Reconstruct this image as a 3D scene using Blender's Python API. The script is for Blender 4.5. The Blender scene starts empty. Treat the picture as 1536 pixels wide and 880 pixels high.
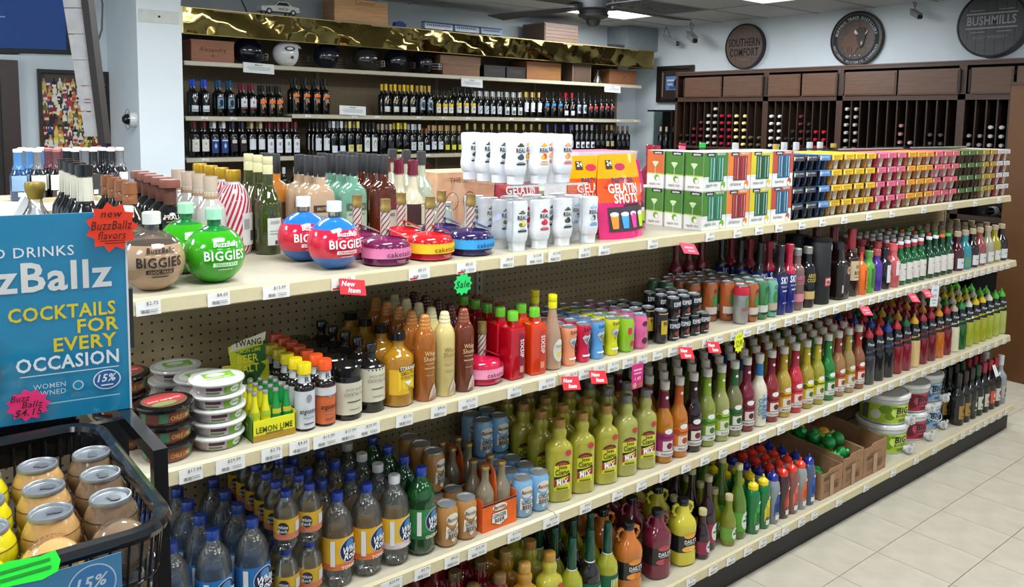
import bpy, math, random
from mathutils import Vector, Matrix
rnd = random.Random(4)
PI = math.pi
SC = bpy.context.scene
COL = SC.collection

# ---------------------------------------------------------------- camera, world, exposure
cam = bpy.data.cameras.new('camera'); cam.sensor_width = 36; cam.lens = 1223.88/1536*36
cam.shift_y = -(440-300.25)/1536; cam.clip_start = .05
co = bpy.data.objects.new('camera', cam); COL.objects.link(co); SC.camera = co
R_ = ((0.7773326, -0.6288958, 0.0156208), (0.0507795, 0.0874759, 0.9948716), (0.627037, 0.7725529, -0.0999329))
mw = Matrix(((R_[0][0], R_[1][0], -R_[2][0], -.4588), (R_[0][1], R_[1][1], -R_[2][1], -1.894), (R_[0][2], R_[1][2], -R_[2][2], 1.8122), (0, 0, 0, 1)))
co.matrix_world = mw
SC.view_settings.view_transform = 'Standard'; SC.view_settings.look = 'None'
SC.cycles.transparent_max_bounces = 28; SC.cycles.transmission_bounces = 8
SC.view_settings.exposure = 0.0; SC.view_settings.gamma = 1; SC.view_settings.use_curve_mapping = False
w = bpy.data.worlds.new('world'); SC.world = w; w.use_nodes = True
w.node_tree.nodes['Background'].inputs[0].default_value = (.75, .85, 1, 1); w.node_tree.nodes['Background'].inputs[1].default_value = .3
# ceiling troffers that light the shop: centre x, y, power
TROFFERS = [(-2.04, -3.17, 8), (-2.04, -.73, 40), (-2.04, 1.95, 95), (.4, -3.17, 10), (.4, -.73, 50), (.4, 1.95, 98), (2.84, -3.17, 10), (2.84, -.73, 50), (2.84, 1.95, 76),
            (5.89, -3.17, 14), (5.89, -.73, 48), (5.89, 2.56, 56), (5.89, 4.39, 34)]
for i, (x, y, p) in enumerate(TROFFERS):
    l = bpy.data.lights.new('troffer_lamp', 'AREA'); l.shape = 'RECTANGLE'; l.size = 1.14; l.size_y = .54; l.energy = p; l.color = (.93, .97, 1)
    o = bpy.data.objects.new('troffer_lamp', l); COL.objects.link(o); o.location = (x, y, 2.925)

# ---------------------------------------------------------------- materials
def lin(h):
    c = [int(h[i:i+2], 16)/255 for i in (0, 2, 4)]
    return [x/12.92 if x <= .04045 else ((x+.055)/1.055)**2.4 for x in c]
MC = {}
def M(h, k='m'):
    if (h, k) in MC: return MC[h, k]
    m = bpy.data.materials.new({'m': 'matte_', 'g': 'glossy_', 'p': 'paper_', 'l': 'liquid_', 'c': 'clear_', 'x': 'metal_', 'f': 'film_', 'w': 'wood_', 'e': 'light_', 'k': 'card_'}[k]+h)
    m.use_nodes = True; nt = m.node_tree; N = nt.nodes; b = N['Principled BSDF']; c = lin(h)+[1]
    tc = N.new('ShaderNodeTexCoord'); nz = N.new('ShaderNodeTexNoise'); nt.links.new(tc.outputs['Object'], nz.inputs['Vector'])
    rp = N.new('ShaderNodeValToRGB'); nt.links.new(nz.outputs['Fac'], rp.inputs[0]); nt.links.new(rp.outputs[0], b.inputs['Base Color'])
    v = {'w': .2, 'k': .12}.get(k, .05); nz.inputs['Scale'].default_value = 25
    rp.color_ramp.elements[0].position = .3; rp.color_ramp.elements[1].position = .7
    rp.color_ramp.elements[0].color = [x*(1-v) for x in c[:3]]+[1]; rp.color_ramp.elements[1].color = [min(1, x*(1+v)) for x in c[:3]]+[1]
    r, = ({'m': .55, 'g': .12, 'p': .75, 'l': .04, 'c': .02, 'x': .4, 'f': .15, 'w': .45, 'e': .5, 'k': .85}[k],)
    b.inputs['Roughness'].default_value = r
    if k == 'l': b.inputs['Transmission Weight'].default_value = .12; b.inputs['IOR'].default_value = 1.5; b.inputs['Subsurface Weight'].default_value = .55; b.inputs['Subsurface Radius'].default_value = (1, .8, .5); b.inputs['Subsurface Scale'].default_value = .03; b.inputs['Coat Weight'].default_value = .7; b.inputs['Coat Roughness'].default_value = .02
    if k == 'g': b.inputs['Coat Weight'].default_value = .35; b.inputs['Coat Roughness'].default_value = .03
    if k in 'cf':            # thin clear plastic: see-through with a glossy skin
        tr = N.new('ShaderNodeBsdfTransparent'); tr.inputs[0].default_value = [x**.12 for x in c[:3]]+[1]; mx = N.new('ShaderNodeMixShader'); gl = N.new('ShaderNodeBsdfGlossy'); gl.inputs['Roughness'].default_value = .04; fr = N.new('ShaderNodeFresnel'); fr.inputs[0].default_value = 1.5
        md = N.new('ShaderNodeMath'); md.operation = 'MULTIPLY_ADD'; md.use_clamp = True; md.inputs[1].default_value = .9 if k == 'c' else .22; md.inputs[2].default_value = .02 if k == 'c' else .01; nt.links.new(fr.outputs[0], md.inputs[0]); m1 = N.new('ShaderNodeMixShader'); m1.inputs[0].default_value = .07 if k == 'c' else 0; nt.links.new(tr.outputs[0], m1.inputs[1]); nt.links.new(b.outputs[0], m1.inputs[2])
        nt.links.new(md.outputs[0], mx.inputs[0]); nt.links.new(m1.outputs[0], mx.inputs[1]); nt.links.new(gl.outputs[0], mx.inputs[2]); nt.links.new(mx.outputs[0], N['Material Output'].inputs['Surface'])
    if k == 'x': b.inputs['Metallic'].default_value = .72
    if k == 'w':
        mp = N.new('ShaderNodeMapping'); mp.inputs['Scale'].default_value = (3, 3, 40); nt.links.new(tc.outputs['Object'], mp.inputs[0]); nt.links.new(mp.outputs[0], nz.inputs['Vector']); nz.inputs['Scale'].default_value = 1.5
        nz.inputs['Detail'].default_value = 5; nz.inputs['Distortion'].default_value = .6
    if k == 'e': b.inputs['Emission Color'].default_value = c; b.inputs['Emission Strength'].default_value = 3
    MC[h, k] = m; return m
def wall_mat(name, h, sc, v, rough=.8, bump=.05):
    m = bpy.data.materials.new(name); m.use_nodes = True; nt = m.node_tree; N = nt.nodes; b = N['Principled BSDF']; c = lin(h)
    tc = N.new('ShaderNodeTexCoord'); nz = N.new('ShaderNodeTexNoise'); nz.inputs['Scale'].default_value = sc; nz.inputs['Detail'].default_value = 8
    rp = N.new('ShaderNodeValToRGB'); rp.color_ramp.elements[0].position = .35; rp.color_ramp.elements[1].position = .65
    rp.color_ramp.elements[0].color = [x*(1-v) for x in c]+[1]; rp.color_ramp.elements[1].color = [x*(1+v*.4) for x in c]+[1]
    bp = N.new('ShaderNodeBump'); bp.inputs['Strength'].default_value = bump
    nt.links.new(tc.outputs['Object'], nz.inputs[0]); nt.links.new(nz.outputs[0], rp.inputs[0]); nt.links.new(rp.outputs[0], b.inputs['Base Color'])
    nt.links.new(nz.outputs[0], bp.inputs['Height']); nt.links.new(bp.outputs[0], b.inputs['Normal']); b.inputs['Roughness'].default_value = rough
    return m
def peg_mat(name, h):
    m = wall_mat(name, h, 30, .06, .6, .02); nt = m.node_tree; N = nt.nodes; b = N['Principled BSDF']
    tc = N.new('ShaderNodeTexCoord'); sep = N.new('ShaderNodeSeparateXYZ'); nt.links.new(tc.outputs['Object'], sep.inputs[0])
    def mth(op, a, bb=None):
        n = N.new('ShaderNodeMath'); n.operation = op
        for i, q in enumerate((a, bb)):
            if q is None: continue
            if isinstance(q, (int, float)): n.inputs[i].default_value = q
            else: nt.links.new(q, n.inputs[i])
        return n.outputs[0]
    def cell(s): return mth('SUBTRACT', mth('FRACT', mth('MULTIPLY', s, 1/.0254)), .5)
    a, c = cell(sep.outputs[0]), cell(sep.outputs[2])
    d = mth('SQRT', mth('ADD', mth('MULTIPLY', a, a), mth('MULTIPLY', c, c)))
    hole = mth('LESS_THAN', d, .13)
    mx = N.new('ShaderNodeMix'); mx.data_type = 'RGBA'; src = b.inputs['Base Color'].links[0].from_socket
    nt.links.new(hole, mx.inputs[0]); nt.links.new(src, mx.inputs[6]); mx.inputs[7].default_value = (.008, .007, .006, 1)
    nt.links.new(mx.outputs[2], b.inputs['Base Color']); return m

# ---------------------------------------------------------------- mesh builder
TXT = {}
def glyphs(s, bold=True):
    if (s, bold) in TXT: return TXT[s, bold]
    c = bpy.data.curves.new('t', 'FONT'); c.body = s; c.align_x = 'CENTER'; c.align_y = 'CENTER'; c.resolution_u = 2; c.offset = .022 if bold else .004; c.space_character = 1.08
    o = bpy.data.objects.new('t', c); COL.objects.link(o); bpy.context.view_layer.update()
    me = bpy.data.meshes.new_from_object(o.evaluated_get(bpy.context.evaluated_depsgraph_get()))
    V = [tuple(v.co[:2]) for v in me.vertices]; F = [tuple(p.vertices) for p in me.polygons]
    bpy.data.objects.remove(o); bpy.data.curves.remove(c); bpy.data.meshes.remove(me)
    xs = [v[0] for v in V] or [0, 1]; ys = [v[1] for v in V] or [0, 1]; cx = (min(xs)+max(xs))/2; cy = (min(ys)+max(ys))/2
    V = [(x-cx, y-cy) for x, y in V]; TXT[s, bold] = (V, F, max(xs)-min(xs), max(ys)-min(ys)); return TXT[s, bold]
class MB:
    def __init__(s): s.v = []; s.f = []; s.m = []; s.ms = []
    def mi(s, m):
        if m not in s.ms: s.ms.append(m)
        return s.ms.index(m)
    def lathe(s, prof, mat, n=2, seg=16, c=(0, 0, 0), bands=None, closed=True, ax='z'):
        i0 = len(s.v); k = s.mi(mat)
        for p in prof:
            z, rx = p[0], p[1]; ry = p[2] if len(p) > 2 else rx
            for j in range(seg):
                a = 2*PI*(j+.5)/seg; ca, sa = math.cos(a), math.sin(a); e = 2/n
                x = rx*math.copysign(abs(ca)**e, ca); y = ry*math.copysign(abs(sa)**e, sa)
                q = {'z': (x, y, z), 'y': (x, z, y), 'x': (z, x, y)}[ax]; s.v.append((q[0]+c[0], q[1]+c[1], q[2]+c[2]))
        for r in range(len(prof)-1):
            kk = k
            if bands:
                zm = (prof[r][0]+prof[r+1][0])/2
                for zt, m2 in bands:
                    if zm < zt: kk = s.mi(m2); break
            for j in range(seg):
                a = i0+r*seg+j; b = i0+r*seg+(j+1) % seg; s.f.append((a, b, b+seg, a+seg)); s.m.append(kk)
        if closed:
            kb = s.mi(bands[0][1]) if bands else k
            s.f.append(tuple(reversed(range(i0, i0+seg)))); s.m.append(kb)
            t = i0+(len(prof)-1)*seg; s.f.append(tuple(range(t, t+seg))); s.m.append(kk)
        return s
    def box(s, x0, x1, y0, y1, z0, z1, mat, b=0):
        i = len(s.v); k = s.mi(mat)
        for z in (z0, z1):
            for x, y in ((x0, y0), (x1, y0), (x1, y1), (x0, y1)): s.v.append((x, y, z))
        for f in ((0, 3, 2, 1), (4, 5, 6, 7), (0, 1, 5, 4), (1, 2, 6, 5), (2, 3, 7, 6), (3, 0, 4, 7)): s.f.append(tuple(i+q for q in f)); s.m.append(k)
        return s
    def face(s, pts, mat):
        i = len(s.v); s.v += [tuple(p) for p in pts]; s.f.append(tuple(range(i, i+len(pts)))); s.m.append(s.mi(mat)); return s
    def prism(s, pts, d, mat):        # pts in 3d polygon, extruded by vector d
        i = len(s.v); n = len(pts); k = s.mi(mat); s.v += [tuple(p) for p in pts]+[tuple(Vector(p)+Vector(d)) for p in pts]
        s.f.append(tuple(range(i, i+n))); s.f.append(tuple(reversed(range(i+n, i+2*n)))); s.m += [k, k]
        for j in range(n): s.f.append((i+j, i+n+j, i+n+(j+1) % n, i+(j+1) % n)); s.m.append(k)
        return s
    def tube(s, pts, r, mat, seg=8, loop=False):
        P = [Vector(p) for p in pts]; n = len(P); i0 = len(s.v); k = s.mi(mat); rr = r if isinstance(r, (list, tuple)) else [r]*n
        for i, p in enumerate(P):
            a = P[(i-1) % n] if (loop or i > 0) else p; b = P[(i+1) % n] if (loop or i < n-1) else p
            t = (b-a).normalized(); u = t.cross(Vector((0, 0, 1)) if abs(t.z) < .9 else Vector((0, 1, 0))).normalized(); w_ = t.cross(u)
            for j in range(seg):
                an = 2*PI*j/seg; s.v.append(tuple(p+(u*math.cos(an)+w_*math.sin(an))*rr[i]))
        for i in range(n if loop else n-1):
            for j in range(seg):
                a = i0+i*seg+j; b = i0+i*seg+(j+1) % seg; c = i0+((i+1) % n)*seg; s.f.append((a, b, c+(j+1) % seg, c+j)); s.m.append(k)
        if not loop:
            s.f.append(tuple(reversed(range(i0, i0+seg)))); s.f.append(tuple(range(i0+(n-1)*seg, i0+n*seg))); s.m += [k, k]
        return s
    def ops(s, S, ops, res=.011):      # flat print laid on a surface S(u, v, off)
        for i, o in enumerate(ops):
            off = .0005+.00018*i; t = o[0]; i0 = len(s.v)
            if t == 'R':                # u, v centre, w, h, colour
                _, u, v, w_, h, c = o[:6]; kd = o[6] if len(o) > 6 else 'p'; nu = max(1, math.ceil(w_/res)); nv = max(1, math.ceil(h/.014)); k = s.mi(M(c, kd))
                for b in range(nv+1):
                    for a in range(nu+1): s.v.append(S(u-w_/2+w_*a/nu, v-h/2+h*b/nv, off))
                for b in range(nv):
                    for a in range(nu):
                        q = i0+b*(nu+1)+a; s.f.append((q, q+1, q+nu+2, q+nu+1)); s.m.append(k)
            elif t in 'DP':
                if t == 'D': _, u, v, a, b, c = o[:6]; nd = 28 if max(a, b) > .013 else 14; pts = [(u+a*math.cos(2*PI*j/nd), v+b*math.sin(2*PI*j/nd)) for j in range(nd)]; cu, cv = u, v
                else:
                    _, pts, c = o[:3]; cu = sum(p[0] for p in pts)/len(pts); cv = sum(p[1] for p in pts)/len(pts)
                k = s.mi(M(c, 'p')); n = len(pts)
                s.v.append(S(cu, cv, off)); s.v += [S((cu+p[0])/2, (cv+p[1])/2, off) for p in pts]+[S(p[0], p[1], off) for p in pts]
                for j in range(n):
                    j2 = (j+1) % n; s.f.append((i0, i0+1+j, i0+1+j2)); s.f.append((i0+1+j, i0+1+n+j, i0+1+n+j2, i0+1+j2)); s.m += [k, k]
            elif t == 'T':              # text, u, v, cap height, colour, max width, options
                _, tx, u, v, h, c = o[:6]; mw_ = o[6] if len(o) > 6 else 9; opt = o[7] if len(o) > 7 else ''
                V, F, tw, th = glyphs(tx, 'n' not in opt); k = s.mi(M(c, 'p')); sy = h/.7; sx = min(sy, mw_/max(tw, .01))
                sh = .25 if 'i' in opt else 0; to = .0013 if res < .1 else .0003
                for x, y in V:
                    if 'v' in opt: s.v.append(S(u+y*sy, v-x*sx, off+to))
                    else: s.v.append(S(u+(x+sh*y)*sx, v+y*sy, off+to))
                for f in F: s.f.append(tuple(i0+q for q in f)); s.m.append(k)
        return s
    def mesh(s, name, ang=38):
        me = bpy.data.meshes.new(name); me.from_pydata(s.v, [], s.f)
        for m in s.ms: me.materials.append(m)
        me.polygons.foreach_set('material_index', s.m); me.polygons.foreach_set('use_smooth', [True]*len(s.f)); me.update()
        me.set_sharp_from_angle(angle=math.radians(ang)); return me
def link(name, me, parent=None, loc=None, **kw):
    o = bpy.data.objects.new(name, me); COL.objects.link(o)
    if parent: o.parent = parent
    if loc: o.location = loc
    for k, v in kw.items(): o[k] = v
    return o
def tag(o, label, cat, group=None):
    o['label'] = label; o['category'] = cat
    if group: o['group'] = group
    return o
def empty(name, loc, label, cat, group=None, rz=0):
    o = bpy.data.objects.new(name, None); COL.objects.link(o); o.location = loc; o.rotation_euler = (0, 0, rz); o.empty_display_size = .02
    return tag(o, label, cat, group)
def flat(x, y, z, ux, uz=(0, 0, 1)):     # print plane: origin, u direction, v direction
    U = Vector(ux).normalized(); W = Vector(uz).normalized(); Nn = U.cross(W); O = Vector((x, y, z))
    return lambda u, v, off: tuple(O+U*u+W*v+Nn*off)
FRONT = lambda y: flat(0, y, 0, (1, 0, 0))

# ---------------------------------------------------------------- products
KINDS = {}   # name -> (object name, [(part, mesh, label)])
def bot(H, Rr, sh, nk, rn, cb, dep=None, waist=None):
    d = dep or 1; p = [(0, Rr*.86, Rr*.86*d), (.003, Rr*.96, Rr*.96*d), (.008, Rr, Rr*d)]
    if waist: p += [(z, Rr*f, Rr*f*d) for z, f in waist]
    p += [(sh, Rr, Rr*d)]
    for t in (.2, .4, .6, .8, 1):
        r = rn+(Rr-rn)*(.5+.5*math.cos(PI*t)) ; q = rn+(Rr*d-rn)*(.5+.5*math.cos(PI*t)); p.append((sh+(nk-sh)*t, r, q))
    p.append((cb, rn, rn)); return p
def surf(prof, n=2):
    Rm = max(p[1] for p in prof); 
    def S(u, v, off):
        z = min(max(v, prof[0][0]), prof[-1][0]); rx = ry = Rm
        for a, b in zip(prof, prof[1:]):
            if a[0] <= z <= b[0]:
                t = (z-a[0])/max(b[0]-a[0], 1e-6); a2 = a[2] if len(a) > 2 else a[1]; b2 = b[2] if len(b) > 2 else b[1]
                rx = a[1]+(b[1]-a[1])*t; ry = a2+(b2-a2)*t; break
        if n == 2:
            th = u/max(rx, Rm*.5); return ((rx+off*1.5)*math.sin(th), -(ry+off*1.5)*math.cos(th), v)
        x = max(-rx*.97, min(rx*.97, u)); return (x, -ry*(max(0, 1-abs(x/rx)**n))**(1/n)-off, v)
    return S
def kind(key, name, prof, color, k='l', n=2, cap=None, ops=(), bands=None, extra=(), seg=20, rot=0, partname='body'):
    """cap: (profile list, colour, kind) ; extra: (part, mesh builder)"""
    P = []; m = MB(); m.lathe(prof, M(color, k), n, seg, bands=[(z, M(c, kk)) for z, c, kk in bands] if bands else None); P.append((partname, m.mesh(partname), None))
    if cap: c = MB(); c.lathe(cap[0], M(cap[1], cap[2]), 2, 14); P.append(('cap', c.mesh('cap'), None))
    if ops:
        l = MB(); l.ops(surf(prof, n), ops, res=max(p[1] for p in prof)*.3 if n == 2 else .011)
        if rot: l.v = [(x*math.cos(rot)-y*math.sin(rot), x*math.sin(rot)+y*math.cos(rot), z) for x, y, z in l.v]
        P.append(('label', l.mesh('label'), None))
    for e in extra: P.append((e[0], e[1].mesh(e[0]), None))
    KINDS[key] = (name, P)
def place(key, x, y, z, label, cat, group=None, rz=0):
    name, P = KINDS[key]; r = empty(name, (x, y, z), label, cat, group, rz)
    for pn, me, lb in P: link(pn, me, r)
    return r
ORD = ['front one of its lane', 'second in lane', 'third in lane', 'fourth in lane', 'fifth in lane', 'sixth in lane', 'seventh in lane', 'eighth in lane']
def lane(key, x, y, z, n, dy, desc, cat, group, dx=0, jit=.0012, rz=0):
    for i in range(n):
        place(key, x+dx*i+(rnd.uniform(-jit, jit) if i else 0), y+dy*i, z, desc+(', '+ORD[i] if n > 1 else ''), cat, group, rz+rnd.uniform(-.08, .08))
Z1, Z2, Z3, Z4 = 1.403, 1.022, .568, .156
cap = lambda H, h, r, c, k='g', d=0: ([(H-h, r), (H-.002, r), (H, r*.9)], c, k)

# ---------------------------------------------------------------- the room
def struct(name, mb, parent=None, ang=38):
    o = link(name, mb.mesh(name, ang), parent)
    if parent is None: o['kind'] = 'structure'
    return o
WALL = wall_mat('painted_wall', 'd0dae0', 3, .03, .85, .02); FLOORM = wall_mat('vinyl_subfloor', '4c473e', 6, .1); CEIL = wall_mat('ceiling_backing', '5d6064', 10, .05)
TILE = wall_mat('vinyl_tile', 'c0b8a6', 9, .1, .4, .02); CTILE = wall_mat('mineral_tile', 'ccd2d6', 60, .05, .9, .15)
XL, XR, YF, YB, ZC = -3.26, 7.5, -4.4, 5.4, 2.96
fl = struct('floor', MB().box(XL, XR, YF, YB, -.1, -.004, FLOORM))
t = MB().box(-.1511, .1511, -.1511, .1511, -.0038, 0, TILE); tm = t.mesh('tile')
for i in range(-6, 17):                                  # vinyl tiles of the aisle, one by one
    for j in range(-1, 9):
        x, y = 2.5477+.3048*(i+.5), -.3172-.3048*(j-.5)
        if XL+.2 < x < XR-.15: link('tile', tm, fl, (x, y, 0))
struct('wall_back', MB().box(XL, XR, YB, YB+.1, 0, 3.1, WALL))
struct('wall_right', MB().box(XR, XR+.1, YF, YB+.1, 0, 3.1, WALL))
struct('wall_left', MB().box(XL-.1, XL, YF, YB+.1, 0, 3.1, WALL))
struct('wall_front', MB().box(XL, XR, YF-.1, YF, 0, 3.1, WALL))
ce = struct('ceiling', MB().box(XL, XR, YF, YB, ZC+.03, ZC+.13, CEIL))
troff = {(round((x-.0+ .61-5.28)/1.22, 0), 0): 1 for x, y, p in TROFFERS}
tmc = MB().box(-.6, .6, -.295, .295, 0, .02, CTILE).mesh('ceiling_tile')
isT = lambda x, y: any(abs(x-a) < .5 and abs(y-b) < .3 for a, b, p in TROFFERS)
for i in range(-7, 2):
    for j in range(-15, 2):
        x = 5.28+.61+1.22*i; y = 4.09+.305+.61*j
        if x+.6 > XR:
            continue
        if not isT(x, y) and not (abs(x-5.89) < .1 and abs(y-3.785) < .1): link('ceiling_tile', tmc, ce, (x, y, ZC))
edge = MB().box(-.48, .49, -.295, .295, 0, .02, CTILE).mesh('ceiling_tile')
for j in range(-15, 2): link('ceiling_tile', edge, ce, (7.0, 4.395+.61*j, ZC))
edge = MB().box(-.6, .6, -.19, .19, 0, .02, CTILE).mesh('ceiling_tile')
for i in range(-7, 1): link('ceiling_tile', edge, ce, (5.89+1.22*i, 5.2, ZC))
g = MB(); gm = M('a4a8ac', 'm')                            # T-bar grid
for i in range(-7, 3):
    x = 5.28+1.22*i
    if x < XR: g.box(x-.012, x+.012, YF, YB, ZC-.006, ZC+.004, gm)
for j in range(-14, 4):
    y = 4.09+.61*j
    if YF < y < YB: g.box(XL, XR, y-.012, y+.012, ZC-.006, ZC+.004, gm)
link('ceiling_grid', g.mesh('ceiling_grid'), ce)
for x, y, p in TROFFERS:
    r = empty('ceiling_light', (x, y, ZC), 'glowing ceiling troffer, '+('above the brass-fronted back shelves' if (x > 5 and 4 < y) else 'near the right wall beyond the fan' if (x > 5 and y > 2) else 'outside the view, %s row, %s from left' % (['front', 'middle', 'rear'][0 if y < -3 else 1 if y < 0 else 2], ['first', 'second', 'third', 'fourth'][0 if x < -1 else 1 if x < 1 else 2 if x < 4 else 3])), 'ceiling light', 'ceiling troffers')
    f = MB(); fm = M('c9ccce', 'm')
    for a in ((-.6, .6, -.3, -.27), (-.6, .6, .27, .3), (-.6, -.57, -.27, .27), (.57, .6, -.27, .27)): f.box(*a, -.01, .02, fm)
    link('frame', f.mesh('frame'), r); link('diffuser', MB().box(-.57, .57, -.27, .27, 0, .01, M('ffffff', 'e')).mesh('diffuser'), r)
r = empty('ceiling_vent', (5.89, 3.785, ZC), 'square grey air vent set in the ceiling beyond the fan', 'vent')
v = MB()
for k in range(5):
    a = .29-.055*k; 
    for s in (-1, 1): v.box(-a*1.9, a*1.9, s*a-.012, s*a+.012, -.008-.003*k, .01, M('7c7f82', 'm')); v.box(s*a*1.9-.02, s*a*1.9+.02, -a, a, -.008-.003*k, .01, M('7c7f82', 'm'))
link('louvre', v.mesh('louvre'), r); link('backing', MB().box(-.58, .58, -.28, .28, .006, .02, M('3c3e40', 'm')).mesh('backing'), r)

# ---------------------------------------------------------------- main shelving unit
CRM = wall_mat('cream_enamel', 'bbb39d', 40, .04, .35, .01); RAIL = wall_mat('rail_enamel', 'c6b994', 40, .04, .35, .01); PEG = peg_mat('pegboard', '9a8662'); BLKM = M('0d0c0b', 'm')
L = 4.885
go = empty('shelving_unit', (0, .4, 0), 'long cream metal shelving unit with pegboard back and four stocked shelves', 'shelves')
def part(name, mb, par, ang=38, **kw):
    o = link(name, mb.mesh(name, ang), par, **kw); o.location = -Vector(par.location) if par.parent is None else (0, 0, 0); return o
pg = MB()
for k in range(4):
    part('back_panel', MB().box(1.221*k+.012, 1.221*(k+1)-.012, .352, .362, .16, Z1-.03, PEG), go); part('back_panel', MB().box(1.221*k+.012, 1.221*(k+1)-.012, .398, .408, .16, Z1-.03, PEG), go)
for k in range(5):
    u = MB().box(1.221*k-.014+(.014 if k == 0 else 0), 1.221*k+.014-(.014 if k == 4 else 0)+(.014 if k == 0 else 0), .348, .412, 0, Z1-.03, M('a89d86', 'm'))
    for z in range(40): u.box(1.221*k-.003+(.014 if k == 0 else 0), 1.221*k+.003+(.014 if k == 0 else 0), .3475, .349, .2+z*.029, .216+z*.029, BLKM)
    part('upright', u, go)
def shelf(z, y0, y1, drop, side=-1):
    """shelf decks by section with the price rail along the aisle edge"""
    for k in range(4):
        m = MB(); x0, x1 = 1.221*k+.0015, 1.221*(k+1)-.0015
        m.box(x0, x1, y0, y1, z-.022, z-.0008, CRM)
        m.prism([(x0, y0+.001, z-.0008), (x0, y0-.004, z+.002), (x0, y0-.012, z-.004), (x0, y0-.016, z-.034), (x0, y0-.010, z-.038), (x0, y0-.004, z-.03), (x0, y0+.001, z-.022)], (x1-x0, 0, 0), RAIL)
        o = part('shelf', m, go); SH.append(o)
        for a, b in ((x0+.004, x0+.012), (x1-.012, x1-.004)):
            if z < 1.3: part('bracket', MB().prism([(a, y0+.04, z-.022), (a, y1, z-.022), (a, y1, z-.07), (a, y0+.1, z-.03)], (b-a, 0, 0), M('b5ab95', 'm')), go)
SH = []
shelf(Z1, 0, .99, 0); shelf(Z2, -.056, .35, 0); shelf(Z3, -.055, .35, 0); shelf(Z4, -.105, .35, 0)
part('kick_plate', MB().box(.0, L, -.085, .86, 0, Z4-.024, BLKM), go)
for z in (Z2, Z3, Z4): part('rear_shelf', MB().box(0, L, .41, .9, z-.022, z, CRM), go)
# price tags in the rails: world x of each tag centre, per shelf
def T(px): return px
TAGS = {0: [.035, .19, .33, .51, .74, .9, 1.05, 1.16, 1.24, 1.37, 1.46, 1.70, 2.02, 2.19, 2.33, 2.47, 2.64, 2.8, 2.98, 3.2, 3.42, 3.75, 4.06, 4.37, 4.7],
        1: [.10, .19, .29, .36, .43, .49, .55, .66, .77, .87, 1.04, 1.17, 1.27, 1.33, 1.395, 1.46, 1.53, 1.6, 1.68, 1.76, 1.84, 1.95, 2.02, 2.12, 2.2, 2.29, 2.37, 2.48, 2.56, 2.65, 2.74, 2.85, 2.96, 3.06]+[3.16+.088*i for i in range(19)],
        2: [.2, .35, .5, .62, .72, .82, .91, 1.05, 1.2, 1.35, 1.5, 1.62, 1.74, 1.86, 1.97, 2.08, 2.22, 2.34, 2.47, 2.58, 2.7, 2.82, 2.94]+[3.06+.115*i for i in range(16)],
        3: [1.2, 1.4, 1.55, 1.7, 1.85, 1.98, 2.09, 2.2, 2.3, 2.4, 2.46, 2.58, 2.68, 2.88, 3.12, 3.38, 3.62, 3.82]+[4.06+.1*i for i in range(8)]}
def tag_mesh(i):
    y = -.0; m = MB(); h = .030; wd = .052 if i < 3 else .068
    Sf = lambda u, v, off: (u, -.0145-off*.9-(.0162-.0145)*0-(-v+.018)*.14*0, v-.019)
    m.box(-wd/2, wd/2, -.0175, -.0165, -.036, -.004, M('e9e7e2', 'p'))
    F = lambda u, v, off: (u, -.0176-off, v)
    ops = [('T', ['$2.75', '$17.99', '$4.65', '$29.99', '$15.99', '$8.25'][i], .008, -.010, .0075, '55524e', .03, 'n')]
    ops += [('R', -wd*.3+.0028*k, -.027, .0016 if k % 3 else .0008, .008, '4a4744') for k in range(7)]+[('R', wd*.22, -.028, wd*.3, .002, '8d8a86'), ('R', wd*.2, -.024, wd*.34, .0015, '8d8a86')]
    if i == 5: ops.append(('R', -wd*.3, -.031, wd*.34, .005, 'c8242c'))
    m.ops(F, ops); return m.mesh('price_tag')
TM = [tag_mesh(i) for i in range(6)]
for si, xs in TAGS.items():
    z = (Z1, Z2, Z3, Z4)[si]; y = (0, -.056, -.055, -.105)[si]
    for q, x in enumerate(xs):
        if x > L-.03: continue
        sh = SH[si*4+min(3, int(x/1.221))]
        tm = TM[5] if (si == 0 and .5 < x < 1.0) else TM[(q*7+si) % 5 if x < 1.3 else (q*7+si) % 3]
        o = link('price_tag', tm, sh, (x, y, z)); o.rotation_euler = (0, rnd.uniform(-.02, .02), 0)

# hang tags
def burst(n, R1, R2, sx=1): return [((R1 if i % 2 else R2)*math.cos(PI*i/n)*sx, (R1 if i % 2 else R2)*math.sin(PI*i/n)) for i in range(2*n)]
def card(name, x, y, z, w_, h, color, ops, label, cat='sign', group=None, rz=0, rx=0, ry=0, th=.0012, poly=None, k='p'):
    m = MB(); pts = poly or [(-w_/2, -h/2), (w_/2, -h/2), (w_/2, h/2), (-w_/2, h/2)]
    m.prism([(a, 0, b) for a, b in pts], (0, th, 0), M(color, k)); m.ops(lambda u, v, off: (u, -off, v), ops, res=.5)
    o = link(name, m.mesh(name), None, (x, y, z)); o.rotation_euler = (rx, ry, rz); return tag(o, label, cat, group)
NI = [('T', 'New', -.012, .008, .013, 'ffffff', .04, 'i'), ('T', 'Item', .004, -.009, .013, 'ffffff', .04, 'i')]
for x, y, z, lb in [(.53, -.03, Z1-.03, 'red New Item tag under the top shelf edge below the red and blue balls'), (1.255, -.09, Z2-.03, 'red New Item tag hanging below the peach hourglass can'),
        (1.376, -.09, Z2-.034, 'red New Item tag hanging below the yellow hourglass can'), (1.816, -.09, Z2-.03, 'red New Item tag hanging below the stacked espresso cans'), (1.973, -.09, Z2-.036, 'red New Item tag just left of the yellow price burst')]:
    card('new_item_tag', x, y, z, .075, .042, 'd8202e', NI, lb, 'sign', 'red new item tags', 0, -.5, .18)
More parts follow.
